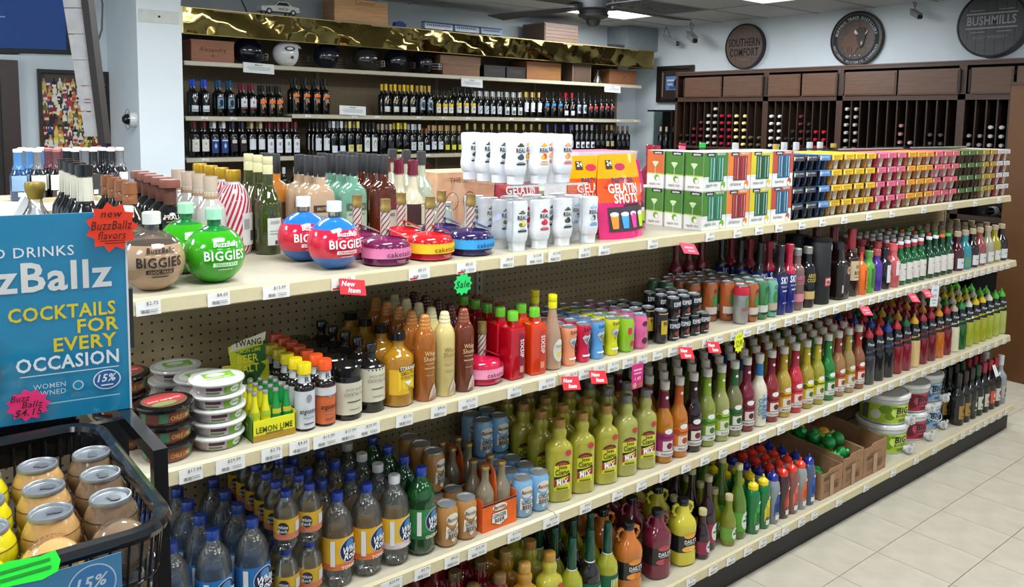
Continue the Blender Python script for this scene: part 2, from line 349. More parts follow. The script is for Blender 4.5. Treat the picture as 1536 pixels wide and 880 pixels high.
for x, z, y, lb in [(1.86, Z1-.045, -.05, 'plain red hang tag under top shelf left of the boxed glasses'), (3.044, Z2-.043, -.11, 'plain red hang tag under second shelf below the orange bottle'), (3.503, Z2-.043, -.11, 'plain red hang tag under second shelf below the first green bottles'), (3.649, Z2-.04, -.11, 'plain red hang tag just left of the white price card')]:
    card('red_hang_tag', x, y, z, .085, .045, 'dc4056', [('R', 0, .004, .05, .008, 'f0a0aa'), ('R', .005, -.01, .04, .006, 'f0a0aa')], lb, 'sign', 'red hang tags', 0, -.7, .15)
card('sale_burst', .885, -.022, 1.338, 0, 0, '22d86a', [('T', 'Sale', 0, 0, .02, '123a20', .046, 'ni')], 'neon green starburst reading Sale under the top shelf edge', 'sign', None, 0, 0, 0, .001, burst(11, .026, .033))
card('price_burst', 2.113, -.1, .984, 0, 0, 'e8f01c', [('T', '2 for', 0, .024, .009, '20240a', .03, 'n'), ('T', '12.99', 0, -.004, .026, '20240a', .038, 'n')], 'tall neon yellow starburst with handwritten price below second shelf', 'sign', None, 0, 0, 0, .001, burst(11, .034, .042, .75)[:])
card('pink_shelf_sign', 1.564, -.088, .955, .055, .085, 'd02a7c', [('R', 0, .022, .04, .006, 'f4b0d0'), ('R', 0, .01, .036, .005, 'f4b0d0'), ('T', '1.49', 0, -.008, .012, 'f6dce8', .03, 'n'), ('D', -.014, -.03, .01, .01, 'c89a70'), ('D', .014, -.03, .01, .01, 'a86848')], 'magenta shelf sign hanging in front of silver-capped mix bottles', 'sign')
card('price_card', 3.748, -.1, .955, .085, .105, 'dfe6ea', [('T', 'WINE', 0, .03, .010, '5a6a74', .06, 'n'), ('T', '2.99', 0, .0, .016, '5a6a74', .06, 'n'), ('R', 0, -.02, .05, .005, '8fa0aa'), ('R', 0, -.035, .04, .004, '8fa0aa')], 'pale price card hanging tilted below the green bottles', 'sign', None, 0, 0, .12)

# ---------------------------------------------------------------- wine shelves on the back wall
BX0, BX1, BY = 1.66, 7.08, 4.93
bs = empty('wall_shelving', (BX0, 5.2, 0), 'tall cream wall shelving of wine along the back wall', 'shelves')
def bpart(name, mb, ang=38): return part(name, mb, bs, ang)
PEG2 = peg_mat('brown_pegboard', '6e5f48')
for k in range(4): bpart('back_panel', MB().box(BX0+1.355*k+.01, BX0+1.355*(k+1)-.01, 5.36, 5.37, .1, 2.64, PEG2))
for k in range(5): bpart('upright', MB().box(BX0+1.355*k-.015, BX0+1.355*k+.015, 5.34, 5.38, 0, 2.64, M('857a64', 'm')))
for x0, x1, z in ((BX0, BX0+2.71, 2.235), (BX0+2.71, BX1, 2.235), (BX0, 2.565, 1.79), (2.57, 4.9, 1.82), (4.9, BX1, 1.82), (BX0, 4.3, 1.45), (4.3, BX1, 1.45), (BX0, 4.3, 1.06), (4.3, BX1, 1.06), (BX0, BX1, .62), (BX0, BX1, .15)):
    m = MB().box(x0, x1-.003, BY, 5.36, z-.02, z-.0008, CRM); m.prism([(x0, BY, z), (x0, BY-.012, z-.003), (x0, BY-.014, z-.036), (x0, BY, z-.04)], (x1-x0-.003, 0, 0), wall_mat('cream_rail', 'c9bb98', 30, .03, .4) if x0 == 99 else CRM); o = bpart('shelf', m)
    if 1.4 < z < 1.9:
        x = x0+.15
        while x < x1-.08:
            link('price_tag', TM[int(x*10) % 3], o, (x, BY+.004, z)); x += rnd.choice((.24, .3, .36, .46))
bpart('top_board', MB().box(BX0, BX1, 4.9, 5.36, 2.64, 2.66, M('9a8f78', 'm')))
bpart('kick_plate', MB().box(BX0, BX1, 4.99, 5.0, 0, .13, BLKM))
# brass fascia: thin dented sheet, real waves in the metal
brass = wall_mat('polished_brass', '7e6e40', 4, .2, .07, .02); brass.node_tree.nodes['Principled BSDF'].inputs['Metallic'].default_value = 1
nb = brass.node_tree.nodes; 
for n in nb:
    if n.type == 'BUMP': n.inputs['Strength'].default_value = .35; n.inputs['Distance'].default_value = .03
    if n.type == 'TEX_NOISE': n.inputs['Detail'].default_value = 2; n.inputs['Scale'].default_value = 3
m = MB(); N1 = 110
for b in range(5):
    for a in range(N1+1):
        x = BX0-.01+(7.26-BX0+.01)*a/N1; zz = 2.45+.2*b/4
        yw = 4.895+.006*math.sin(x*5.1+b*.8)+.004*math.sin(x*13+b*1.7)+.003*math.sin(x*29-b)+(.0 if b not in (0, 4) else .002)
        m.v.append((x, yw, zz))
for b in range(4):
    for a in range(N1): q = b*(N1+1)+a; m.f.append((q, q+1, q+N1+2, q+N1+1)); m.m.append(m.mi(brass))
m.box(BX0-.01, 7.26, 4.893, 4.925, 2.65, 2.656, M('c4b070', 'x')); m.box(BX0-.01, 7.26, 4.9, 4.925, 2.444, 2.45, M('8a7a48', 'x'))
m.box(BX0-.055, BX0-.01, 4.89, 5.2, 2.45, 2.656, M('d0c79a', 'x')); m.box(7.24, 7.26, 4.9, 5.3, 2.45, 2.656, M('b8a868', 'x'))
for k in range(90): 
    x = BX0+rnd.uniform(0, 5.5); z = rnd.uniform(2.47, 2.63)
    if x > 6.4 or rnd.random() < .5: m.lathe([(4.884, .004), (4.8835, .0035)], M('3c3420', 'm'), 2, 6, (x, 0, z), ax='y')
bpart('brass_fascia', m)

# wine bottles of the back shelves
def wine(key, foil, ops, H=.3, glass='0a0c0c', R=.037, fk='g'):
    p = bot(H, R, H*.62, H*.72, .0135, H*.985); kind(key, 'wine_bottle', p, glass, 'g', cap=([(H*.80, .0150), (H*.9, .0148), (H-.002, .0150), (H, .013)], foil, fk), ops=ops, seg=12)
R1, T1, P1, D1 = 'R', 'T', 'P', 'D'
def pic(z, c1, c2, c3): return [('R', 0, z, .055, .1, c1), ('D', .004, z-.005, .016, .03, c2), ('R', 0, z+.04, .05, .012, c3), ('R', -.012, z-.035, .02, .02, c3)]
def whl(z, w_, h, c='dfe2e6', mk=None):
    r = [('R', 0, z, w_, h, c)]
    if mk: r += [('D', 0, z+h*.15, w_*.16, h*.14, mk), ('R', 0, z-h*.22, w_*.55, .004, mk), ('R', 0, z-h*.34, w_*.4, .003, mk)]
    return r
tri = lambda c, c2, c3: [('P', [(-.024, .16), (.024, .16), (0, .108)], c), ('P', [(-.012, .152), (.012, .152), (0, .126)], c2), ('R', 0, .062, .056, .05, 'dfe3ea'), ('R', 0, .05, .05, .014, c3)]
wine('tri_blue', '1f4fd0', tri('c8ccd8', '1a1c26', '8a90b0')); wine('pic', '14507a', pic(.115, '6fa3c4', '20242a', '8a4a3a')); wine('wm', '7a2036', whl(.11, .056, .085, 'd8dae0', '8a8f98')+[('R', 0, .075, .056, .014, '7c2f44')], .28)
wine('or_s', '181a18', [('R', 0, .135, .058, .03, 'f07826'), ('P', [(-.02, .105), (.01, .115), (.02, .08), (.0, .085), (-.012, .06)], 'b0805c')], .27)
wine('or_t', '121412', [('R', 0, .165, .062, .026, 'f47a22'), ('P', [(-.02, .13), (.012, .142), (.024, .1), (.0, .105), (-.012, .08)], 'a8785a')], .32, R=.04)
wine('tri_y', 'eac42a', tri('ecd690', '8a7420', 'e0cf94')); wine('pic_y', 'd8b050', pic(.11, '7f9fb8', '2a3440', 'c8ccd0')); wine('yl_s', '20241a', [('R', 0, .112, .054, .03, 'f2d01e'), ('R', 0, .065, .054, .06, 'e6e6e0'), ('D', 0, .066, .011, .009, 'b08a86')], .26, '18180c')
wine('yl_t', '1c2014', [('R', 0, .126, .058, .028, 'f2d01e'), ('R', 0, .075, .058, .07, 'dcdcd6'), ('D', 0, .078, .012, .01, 'a07a76')], .3, '17170c', .039); wine('gry', 'cfd4da', [('R', 0, .075, .06, .08, 'c3ccd6'), ('P', [(-.012, .06), (.012, .095), (.015, .08), (-.004, .055)], '3a4652')], .27); wine('slv', 'd2d4d4', whl(.07, .06, .08, 'd6dad8')+[('D', 0, .055, .024, .02, '6b6f70')], .27)
wine('mar', 'd8b868', [('R', 0, .115, .058, .1, 'dcdfe4'), ('P', [(-.028, .07), (.028, .068), (.026, .1), (-.004, .105)], '9a3c50')], .28); wine('blu', '101820', [('R', 0, .15, .06, .028, '2f8fd6'), ('P', [(-.018, .118), (.012, .128), (.022, .085), (.0, .092), (-.01, .065)], '6b5040')], .29)
wine('tri_r', 'b42034', tri('d8dade', 'a0202c', 'c89098'), .29); wine('picg', '23262a', pic(.11, '98a4b0', '2b3540', 'c0c8d0')); wine('red', '14181a', [('R', 0, .132, .062, .026, 'd63426'), ('D', 0, .095, .016, .022, '5a2a22')], .27); wine('redt', '141414', [('R', 0, .142, .062, .024, 'd0382c'), ('D', 0, .105, .016, .02, '4a2c26')], .29, R=.04)
wine('cr', '5c1f2c', whl(.1, .062, .1, 'dedccf', 'b8b4a4')); wine('bl', 'd4d8dc', [('R', 0, .095, .062, .12, '1f3f7c'), ('P', [(0, .12), (.012, .095), (0, .07), (-.012, .095)], 'a8c4e8'), ('R', 0, .14, .05, .012, 'c4d4e8')]); wine('sm', '2c2a4c', [('R', 0, .13, .04, .03, 'cbc8ba'), ('R', 0, .075, .056, .06, '1e1c26')])
wine('wg', 'b8a878', whl(.105, .06, .09, 'd3d7dc')); wine('wb', '6a1c2c', whl(.09, .06, .12, 'd9dce2', '8f949c')); wine('deep', '14161a', whl(.1, .062, .11, 'cfd3d8')+[('R', .018, .12, .008, .03, '23282c')]); wine('ss', 'cdd3da', whl(.055, .058, .065, 'd2d9e2'), .31)
wine('yg', 'd8cc7a', [('R', 0, .062, .056, .065, 'd8cc80'), ('R', -.006, .07, .004, .03, '4a4020'), ('R', .006, .07, .004, .03, '4a4020')], .31); wine('arch', '26292c', whl(.095, .06, .13, 'd2d6d4')+[('D', 0, .1, .015, .035, '777d7c'), ('D', 0, .095, .009, .026, 'd2d6d4')]); wine('scr', 'd2cfb8', [('R', 0, .035, .056, .02, 'dcc8bc'), ('T', 'Jn', 0, .1, .03, '77736a', .03, 'ni')])
wine('scry', 'e0d440', [('R', 0, .035, .056, .02, 'e8d84a'), ('T', 'Jn', 0, .1, .03, '77736a', .03, 'ni')]); wine('ws', 'cfd6dc', whl(.075, .062, .08, 'c8d2d4', '8f9a9c'), .29, '141a14'); wine('smd', '8a5a34', whl(.06, .05, .05, 'd0d6dc'), .25); wine('wgd', 'c8a06c', whl(.08, .06, .08, 'd2d6dc')+[('D', .008, .09, .008, .008, '3a3a40')], .28); wine('gl', 'c0a468', [('R', 0, .06, .052, .05, 'd6cf4c')], .28, '20240c')
wine('w2', 'b8bcc0', whl(.07, .06, .07, 'd4d8de')+[('D', 0, .06, .02, .018, '4a4d52')]); wine('dk', '1c1e22', [('R', 0, .09, .05, .05, '2a2c30')]); wine('gd', 'b89c60', whl(.08, .056, .06, 'a99c74')); wine('dd', '8c6a50', [('R', 0, .08, .056, .06, '20262e')], .29)
wine('scr', 'b8a890', [('R', 0, .09, .05, .06, '20262e')], .29); wine('hid', 'b8b060', whl(.08, .058, .08, 'd0d4d8')); wine('hid2', '4450a0', whl(.08, .058, .08, 'd0d4d8'))
ND = {2: ['left one', 'right one'], 3: ['left one', 'middle one', 'right one'], 4: ['leftmost', 'second from left', 'third from left', 'rightmost'], 1: ['']}
def facings(key, xs, z, desc, grp, deep=2, y0=4.985):
    n = len(xs)
    for i, x in enumerate(xs):
        for r in range(deep):
            pos = ND[n][i] if n in ND else ['first', 'second', 'third', 'fourth', 'fifth', 'sixth', 'seventh', 'eighth', 'ninth', 'tenth', 'eleventh', 'twelfth', 'thirteenth', 'fourteenth'][i]+' from left'
            lb = desc+(', '+pos if pos else '')+((' of %d' % n) if n > 2 else '')+(' in front' if r == 0 else ', %s row' % ['', 'second', 'third'][r])
            place(key, x+(.004 if r else 0), y0+.085*r, z, lb, 'wine bottle', grp)
A_ = dict(tri_blue=([1.75, 1.84], 'blue-capped wine with a white triangle label'), pic=([1.96, 2.05], 'dark wine with light blue picture label'), wm=([2.16, 2.24], 'wine with white label above maroon stripe'), or_s=([2.33, 2.41, 2.48], 'short dark wine with orange band'),
 or_t=([2.63, 2.73, 2.83, 2.92], 'tall dark wine with orange band'), tri_y=([3.55, 3.65, 3.75, 3.84], 'yellow-capped wine with pale triangle label'), pic_y=([3.95, 4.04], 'gold-capped wine with grey-blue picture label'), yl_s=([4.14, 4.22, 4.29], 'short wine with yellow and white label'), yl_t=([4.39, 4.48, 4.57], 'taller wine with yellow and white label'),
 gry=([4.66, 4.745, 4.83, 4.915], 'white-capped wine with pale blue feather label'), slv=([5.02, 5.11, 5.2], 'silver-capped wine with grey picture label'), mar=([5.29, 5.38, 5.48], 'wine with white label and maroon hill'), blu=([5.59, 5.69, 5.79], 'dark wine with bright blue band'), tri_r=([5.88, 5.98], 'red-capped wine with triangle label'), picg=([6.08, 6.17], 'dark wine with grey picture label'), red=([6.27, 6.355], 'short dark wine with red band'), redt=([6.45, 6.54, 6.63], 'taller dark wine with red band'))
for k, (xs, d) in A_.items(): facings(k, xs, 1.79 if xs[-1] < 2.55 else 1.82, d, 'wines on the upper back shelf')
B_ = dict(cr=([1.75, 1.83], 'wine with plain cream label and maroon cap'), bl=([1.91, 1.99], 'silver-capped wine with royal blue label'), sm=([2.07, 2.15], 'dark wine with small cream label'), wg=([2.23, 2.31], 'gold-capped wine with white label'), wb=([2.39, 2.47, 2.55, 2.63], 'maroon-capped wine with large white label'), deep=([2.84, 2.92], 'black-capped wine with grey-white label'), ss=([3.0, 3.08], 'tall silver-capped wine with low white label'),
 yg=([3.165, 3.25], 'tall wine with low pale yellow label'), arch=([3.335, 3.415], 'wine with white label and grey arch'), scr=([3.51, 3.6], 'dark wine with white script and cream cap'), scry=([3.685, 3.765], 'dark wine with white script and yellow cap'), ws=([3.85, 3.93], 'green-black wine with broad white label'), smd=([4.01], 'short wine with amber cap and small label'), wgd=([4.09, 4.17], 'tan-capped wine with square white label'), gl=([4.25, 4.33, 4.41], 'olive glass wine with yellow label'),
 w2=([6.07, 6.15, 6.23, 6.31], 'silver-capped wine with black and white label'), dk=([6.395, 6.475], 'all-black wine near the right end'), gd=([6.56, 6.64], 'wine with gold cap and gold label'), dd=([6.76, 6.84, 6.92], 'dark-labelled wine with tan cap'))
for k, (xs, d) in B_.items(): facings(k, xs, 1.45, d, 'wines on the middle back shelf', 3 if k in ('deep',) else 2)
facings('hid', [4.51, 4.61, 4.72, 4.83, 4.93, 5.04, 5.16, 5.27, 5.38, 5.5], 1.45, 'gold-topped wine rising behind the white squeeze bottles', 'wines on the middle back shelf', 1)
facings('hid2', [5.62, 5.74, 5.86, 5.97], 1.45, 'blue-topped wine rising behind the white squeeze bottles', 'wines on the middle back shelf', 1)
facings('ws', [2.2+.105*i for i in range(7)], 1.06, 'wine with pale label low on back shelves', 'wines on the lower back shelf', 1)
facings('wb', [3.3+.105*i for i in range(8)], 1.06, 'wine with white label low on back shelves', 'wines on the lower back shelf', 1)
for x, z, lb in ((2.27, 2.2, 'white shelf notice under the blue helmet'), (3.155, 1.86, 'white shelf notice standing on the empty stretch of wine shelf'), (4.51, 2.165, 'white shelf notice clipped under the stacked wooden boxes'), (6.56, 2.175, 'white shelf notice at the right end of the helmet shelf')):
    card('shelf_notice', x, 4.905, z, .27, .085, 'dfe2e2', [('T', 'MERLOT' if x < 3 else 'WINES', 0, .026, .012, '44484c', .1), ('R', 0, .008, .2, .004, '9a9ea2'), ('R', 0, -.003, .21, .004, '9a9ea2'), ('R', 0, -.014, .18, .004, '9a9ea2')], lb, 'sign', 'shelf notices', 0, -.1, .03)

# boxes and helmets on the helmet shelf
def crate(name, x0, x1, y0, y1, z0, z1, c, label, ops=(), planks=0, lid=True, lz=None):
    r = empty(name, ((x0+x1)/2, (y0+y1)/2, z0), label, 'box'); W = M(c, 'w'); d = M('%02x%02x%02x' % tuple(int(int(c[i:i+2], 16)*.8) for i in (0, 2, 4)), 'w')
    a, b, h = (x1-x0)/2, (y1-y0)/2, z1-z0
    link('front_panel', MB().box(-a, a, -b, -b+.012, .0, h, W).mesh('front_panel'), r); link('back_panel', MB().box(-a, a, b-.012, b, .0, h, W).mesh('back_panel'), r)
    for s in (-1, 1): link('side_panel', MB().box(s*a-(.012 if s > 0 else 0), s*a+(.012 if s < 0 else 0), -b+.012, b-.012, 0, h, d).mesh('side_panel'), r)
    if lid: link('lid', MB().box(-a-.004, a+.004, -b-.004, b, h-(lz or .012), h+.001, W).mesh('lid'), r)
    for k in range(planks): link('plank', MB().box(-a+.01, a-.01, -b-.006, -b, .008+k*(h-.01)/planks, .002+(k+1)*(h-.01)/planks, W).mesh('plank'), r)
    if ops: link('printing', MB().ops(lambda u, v, off: (u, -b-off-.0005-(.006 if planks else 0), v), ops, res=1).mesh('printing'), r)
    return r
crate('wooden_crate', 1.73, 2.08, 4.96, 5.25, 2.236, 2.41, '8f5430', 'reddish wooden wine crate at the left end of helmet shelf', [('T', 'Alexandre', 0, .10, .04, '5c3018', .22, 'ni'), ('D', 0, .05, .012, .009, '6a3a20'), ('T', '2', 0, .05, .012, '8f5430')])
crate('wooden_crate', 4.2, 4.66, 4.98, 5.25, 2.236, 2.345, '7c5536', 'dark-grained wooden box, lower of the two stacked on helmet shelf', lz=.01)
crate('wooden_crate', 4.17, 4.67, 4.98, 5.27, 2.348, 2.435, '84603f', 'wooden box lying on top of the dark-grained one')
crate('wooden_crate', 5.3, 5.8, 4.98, 5.25, 2.236, 2.43, '80552f', 'plain brown wooden box right of the dark open boxes')
crate('framed_box', 5.95, 6.24, 4.95, 5.1, 2.236, 2.44, '4f3a2c', 'small upright framed dark wooden box', [('R', 0, .1, .25, .17, '4a382b'), ('R', 0, .2, .29, .006, '8a7a66'), ('R', -.14, .1, .006, .2, '8a7a66'), ('R', .14, .1, .006, .2, '8a7a66')])
crate('wooden_crate', 6.58, 7.04, 4.98, 5.25, 2.236, 2.41, '7a4f33', 'reddish brown box at the far right end of helmet shelf', [('D', .02, .09, .012, .012, '503020')])
for x0, x1, lb in ((4.72, 5.0, 'dark low box with faded print, left of a pair'), (5.02, 5.28, 'dark low box with faded print, right of a pair')):
    crate('dark_box', x0, x1, 4.98, 5.2, 2.236, 2.36, '1d1a19', lb, [('T', 'RESERVE', 0, .07, .03, '4a3c32', .2)])
jar = MB().lathe([(0, .05), (.01, .055), (.06, .04), (.1, .015), (.15, .014)], M('8a8478', 'c'), 2, 12); tag(link('glass_decanter', jar.mesh('glass_decanter'), None, (6.42, 5.02, 2.236)), 'small glass decanter beside the framed dark box', 'decanter')
def helmet(x, c, label, face='2a2c30', logo=None, y=5.06, s=1, mask=None, rz=.5):
    r = empty('football_helmet', (x, y, 2.238), label, 'helmet', 'football helmets', rz); m = MB(); Rr = .118*s; n, q = 14, 20; sh = []
    for i in range(n+1):
        ph = PI*.5-(PI*.86)*i/n
        for j in range(q):
            th = 2*PI*j/q; X = Rr*1.12*math.cos(ph)*math.cos(th); Y = Rr*.92*math.cos(ph)*math.sin(th); Z = Rr*math.sin(ph)
            m.v.append((X, Y, Z+Rr*.93))
    k = m.mi(M(c, 'g'))
    for i in range(n):
        for j in range(q):
            j2 = (j+1) % q; th = 2*PI*(j+.5)/q; ph = PI*.5-(PI*.86)*(i+.5)/n
            if math.cos(th) > .55 and ph < .42 and ph > -1.3: continue        # face opening
            m.f.append((i*q+j, (i+1)*q+j, (i+1)*q+j2, i*q+j2)); m.m.append(k)
    me = m.mesh('shell', 60); link('shell', me, r)
    inn = MB().lathe([(.02, .07*s), (.08, .1*s), (.14, .09*s), (.2*s, .04*s)], M('141416', 'm'), 2, 14); link('padding', inn.mesh('padding'), r, (-.008, 0, .0))
    msk = MB(); mc = M(mask or 'b8babc', 'x' if mask is None else 'g')
    for z in (.045, .07, .095):
        msk.tube([(Rr*.72*math.cos(a)+Rr*.62 if False else Rr*(.55+.95*math.cos(a)), Rr*.8*math.sin(a), z) for a in [(-1.1+2.2*t/8) for t in range(9)]], .0035, mc, 6)
    for sy in (-.3, .3): msk.tube([(Rr*1.42, sy*Rr, .045), (Rr*1.44, sy*Rr, .075), (Rr*1.42, sy*Rr, .1)], .0035, mc, 6)
    link('face_mask', msk.mesh('face_mask'), r)
    dt = MB()
    for sy in (-1, 1):
        dt.lathe([(sy*Rr*.92, .014), (sy*(Rr*.92+.003), .012)], M('202226', 'm'), 2, 12, (.02, 0, .075), ax='y')
        if logo:
            dt.prism([(.0+.045*math.cos(a), sy*Rr*.84, .15+.02*math.sin(a)) for a in [2*PI*t/14 for t in range(14)]], (0, sy*.012, 0), M(logo[0], 'g'))
            dt.prism([(.0+.028*math.cos(a), sy*Rr*.945, .15+.011*math.sin(a)) for a in [2*PI*t/14 for t in range(14)]], (0, sy*.003, 0), M(logo[1], 'g'))
    link('ear_hole_and_badge', dt.mesh('ear_hole_and_badge'), r); return r
helmet(2.24, '0b0d1e', 'glossy navy football helmet with pale chin bar, leftmost helmet', rz=.2); helmet(2.6, 'd4d6d8', 'white football helmet with black oval badge', logo=('16181c', 'd8dadc'), rz=-.25, mask='24262a'); helmet(2.98, '121824', 'dark slate-blue football helmet right of the white one', rz=-.2, mask='20242c')
helmet(3.38, '2c2c28', 'pewter football helmet fourth from the left', rz=-.2); helmet(3.72, '101318', 'black football helmet fifth from the left', rz=-.4, mask='3a3030'); helmet(4.03, '141014', 'black football helmet beside the stacked wooden boxes', rz=-.9)
# things on top of the brass fascia shelf
crate('wooden_crate', 3.0, 3.55, 4.95, 5.2, 2.661, 2.87, 'd8a878', 'large pale wooden wine crate on top of the brass fascia', [('T', 'Latour', .04, .19, .05, 'b08458', .3, 'i')])
crate('wooden_crate', 5.5, 6.0, 4.93, 5.3, 2.661, 2.86, '6a5242', 'slatted reddish-brown wooden crate on top, near the fan', planks=5)
r = empty('model_car', (2.47, 4.96, 2.662), 'white model muscle car parked on the brass shelf top', 'model car', rz=.0)
m = MB(); cw = M('cfd2d2', 'g'); prof = [(-.17, .025), (-.172, .06), (-.1, .072), (-.055, .075), (-.02, .11), (.06, .112), (.1, .078), (.165, .072), (.172, .03)]
m.prism([(a, -.065, b) for a, b in prof], (0, .13, 0), cw); link('body', m.mesh('body'), r)
g_ = MB(); g_.prism([(-.045, -.067, .078), (-.014, -.067, .104), (.052, -.067, .105), (.082, -.067, .08)], (0, .134, 0), M('22262a', 'g')); link('window', g_.mesh('window'), r)
for x in (-.105, .11):
    for y in (-.066, .056): link('wheel', MB().lathe([(y, .026), (y+.01, .026)], M('1a1a1a', 'm'), 2, 16, (x, 0, .026), ax='y').lathe([(y-.001, .013), (y, .013)], M('b8babc', 'x'), 2, 10, (x, 0, .026), ax='y').mesh('wheel'), r)
link('number_print', MB().ops(lambda u, v, off: (u, -.0655-off, v), [('T', 'WHC 07', .02, .05, .018, '33363a', .09)]).mesh('number_print'), r)
card('blue_plush', 3.72, 5.0, 2.695, 0, 0, '2a4f9c', [], 'small blue cloth bundle on the brass shelf top', 'bundle', th=.06, poly=[(-.06, -.03), (.05, -.03), (.07, .0), (.03, .025), (-.01, .03), (-.05, .02)], k='m')
for i, (x0, x1) in enumerate(((3.95, 4.29), (4.31, 4.62), (4.64, 4.92))):
    r = empty('train_car', ((x0+x1)/2, 4.97, 2.662), ['leftmost', 'middle', 'rightmost'][i]+' silver-blue toy passenger train car on the brass shelf', 'toy train', 'toy train cars'); a = (x1-x0)/2-.005
    m = MB().prism([(-a, -.035, .012), (-a, .035, .012), (-a, .035, .06), (-a, .02, .078), (-a, -.02, .078), (-a, -.035, .06)], (2*a, 0, 0), M('9fb4cc', 'g')); link('body', m.mesh('body'), r); link('roof', MB().prism([(-a-.002, -.03, .068), (-a-.002, .03, .068), (-a-.002, .018, .082), (-a-.002, -.018, .082)], (2*a+.004, 0, 0), M('4f6c9c', 'g')).mesh('roof'), r)
    link('window_row', MB().ops(lambda u, v, off: (u, -.0355-off, v), [('R', -a+.03+.024*k, .048, .013, .014, '1f3050') for k in range(int((2*a-.04)/.024))]+[('R', 0, .024, 2*a, .006, 'c8d2dc')], res=1).mesh('window_row'), r)
    link('bogie', MB().box(-a+.02, -a+.07, -.025, .025, 0, .012, BLKM).box(a-.07, a-.02, -.025, .025, 0, .012, BLKM).mesh('bogie'), r)
tag(link('black_cable', MB().tube([(1.9, 5.1, 2.9), (2.0, 5.05, 2.84), (2.15, 5.0, 2.8), (2.26, 5.1, 2.665)], .006, M('14161c'), 6).mesh('black_cable')), 'black cable drooping behind the model car', 'cable')
# duct boxed in the far corner
struct('trim_1', MB().box(6.95, 7.5, 5.05, 5.4, 2.68, 2.955, M('8e979e', 'm')).box(6.7, 7.1, 5.1, 5.14, 2.7, 2.72, M('4a4e52')))

# ---------------------------------------------------------------- column, left wall things
struct('trim_2', MB().box(1.20, 1.515, 4.5, 5.4, 0, ZC+.02, wall_mat('column_paint', 'dfe8ee', 3, .03, .8)))
plate = MB().box(-.14, .14, 0, .006, -.045, .045, M('cfd2d0', 'm')); r = empty('blank_wall_plate', (1.355, 4.492, 2.515), 'rectangular off-white plate with a black hole on the white column', 'wall plate', rz=0); link('plate', plate.mesh('plate'), r)
link('cable_hole', MB().lathe([(-.002, .009), (0, .009)], BLKM, 2, 10, ax='y').mesh('cable_hole'), r); link('screw', MB().lathe([(-.002, .004), (0, .004)], M('8c8e90', 'x'), 2, 8, (-.12, 0, .03), ax='y').mesh('screw'), r)
r = empty('dome_camera', (1.198, 4.6, 1.76), 'round white dome camera on the side of the white column', 'camera')
link('base', MB().lathe([(0, .06), (-.03, .058), (-.05, .05)], M('d2d4d4', 'g'), 2, 20, ax='x').mesh('base'), r); link('dome', MB().lathe([(-.05, .042), (-.075, .036), (-.09, .02), (-.094, .004)], M('0c0d10', 'g'), 2, 18, ax='x').mesh('dome'), r)
link('wire_guard', MB().tube([(-.055+.0*math.cos(a), .075*math.cos(a), .075*math.sin(a)) for a in [2*PI*t/20 for t in range(20)]], .003, M('a8aaac', 'x'), 6, True).mesh('wire_guard'), r)
# framed bottle poster
def poster(x0, x1, z0, z1, y):
    r = empty('framed_poster', ((x0+x1)/2, y, z0), 'black-framed poster crowded with colourful bottles on the far wall', 'poster'); a = (x1-x0)/2; h = z1-z0; f = MB(); K = M('15130f', 'g')
    for q in ((-a, a, 0, .03), (-a, a, h-.03, h), (-a, -a+.03, .03, h-.03), (a-.03, a, .03, h-.03)): f.box(q[0], q[1], -.015, .02, q[2], q[3], K)
    link('frame', f.mesh('frame'), r); cs = ['d8c04c', '1a1c1e', 'c4602c', 'd8d4c8', '8c2432', 'c87848', '6a7030', 'e0dccc', '3c3c6c', 'b03c50', 'caa468', '22282a']; ops = [('R', 0, h/2, 2*a-.05, h-.05, '4a443e')]
    rr = random.Random(7)
    for row in range(9, -1, -1):
        for c in range(13):
            u = -a+.05+c*(2*a-.1)/12+rr.uniform(-.008, .008); v = .065+row*(h-.17)/9+rr.uniform(-.01, .01); cc = rr.choice(cs); s = rr.uniform(.8, 1.1)
            ops.append(('P', [(u-.018*s, v-.035*s), (u+.018*s, v-.035*s), (u+.018*s, v+.01*s), (u+.006*s, v+.03*s), (u+.006*s, v+.05*s), (u-.006*s, v+.05*s), (u-.006*s, v+.03*s), (u-.018*s, v+.01*s)], cc))
            ops.append(('R', u, v-.012*s, .03*s, .02*s, rr.choice(['e8e4dc', 'd8ccb0', '2a2624', 'c0303c', 'e8d870'])))
    link('print', MB().ops(lambda u, v, off: (u, .012-off*.1, v), ops, res=1).mesh('print'), r)
poster(.69, 1.205, 1.47, 2.135, 5.375)
# dark door frame at the far left
struct('door_1', MB().box(.03, .43, 5.36, 5.4, 0, 2.12, M('8d8680', 'm')).box(.0, .03, 5.34, 5.4, 0, 2.15, M('2a1d18')).box(-.6, .03, 5.33, 5.4, 0, 2.12, M('77706a', 'g')))
struct('trim_3', MB().box(.44, .56, 5.32, 5.4, 0, 2.19, M('2c1a14', 'w')).box(-.62, .44, 5.32, 5.4, 2.12, 2.19, M('38241c', 'w')).box(.38, .44, 5.34, 5.4, 0, 2.12, M('1a1310')))
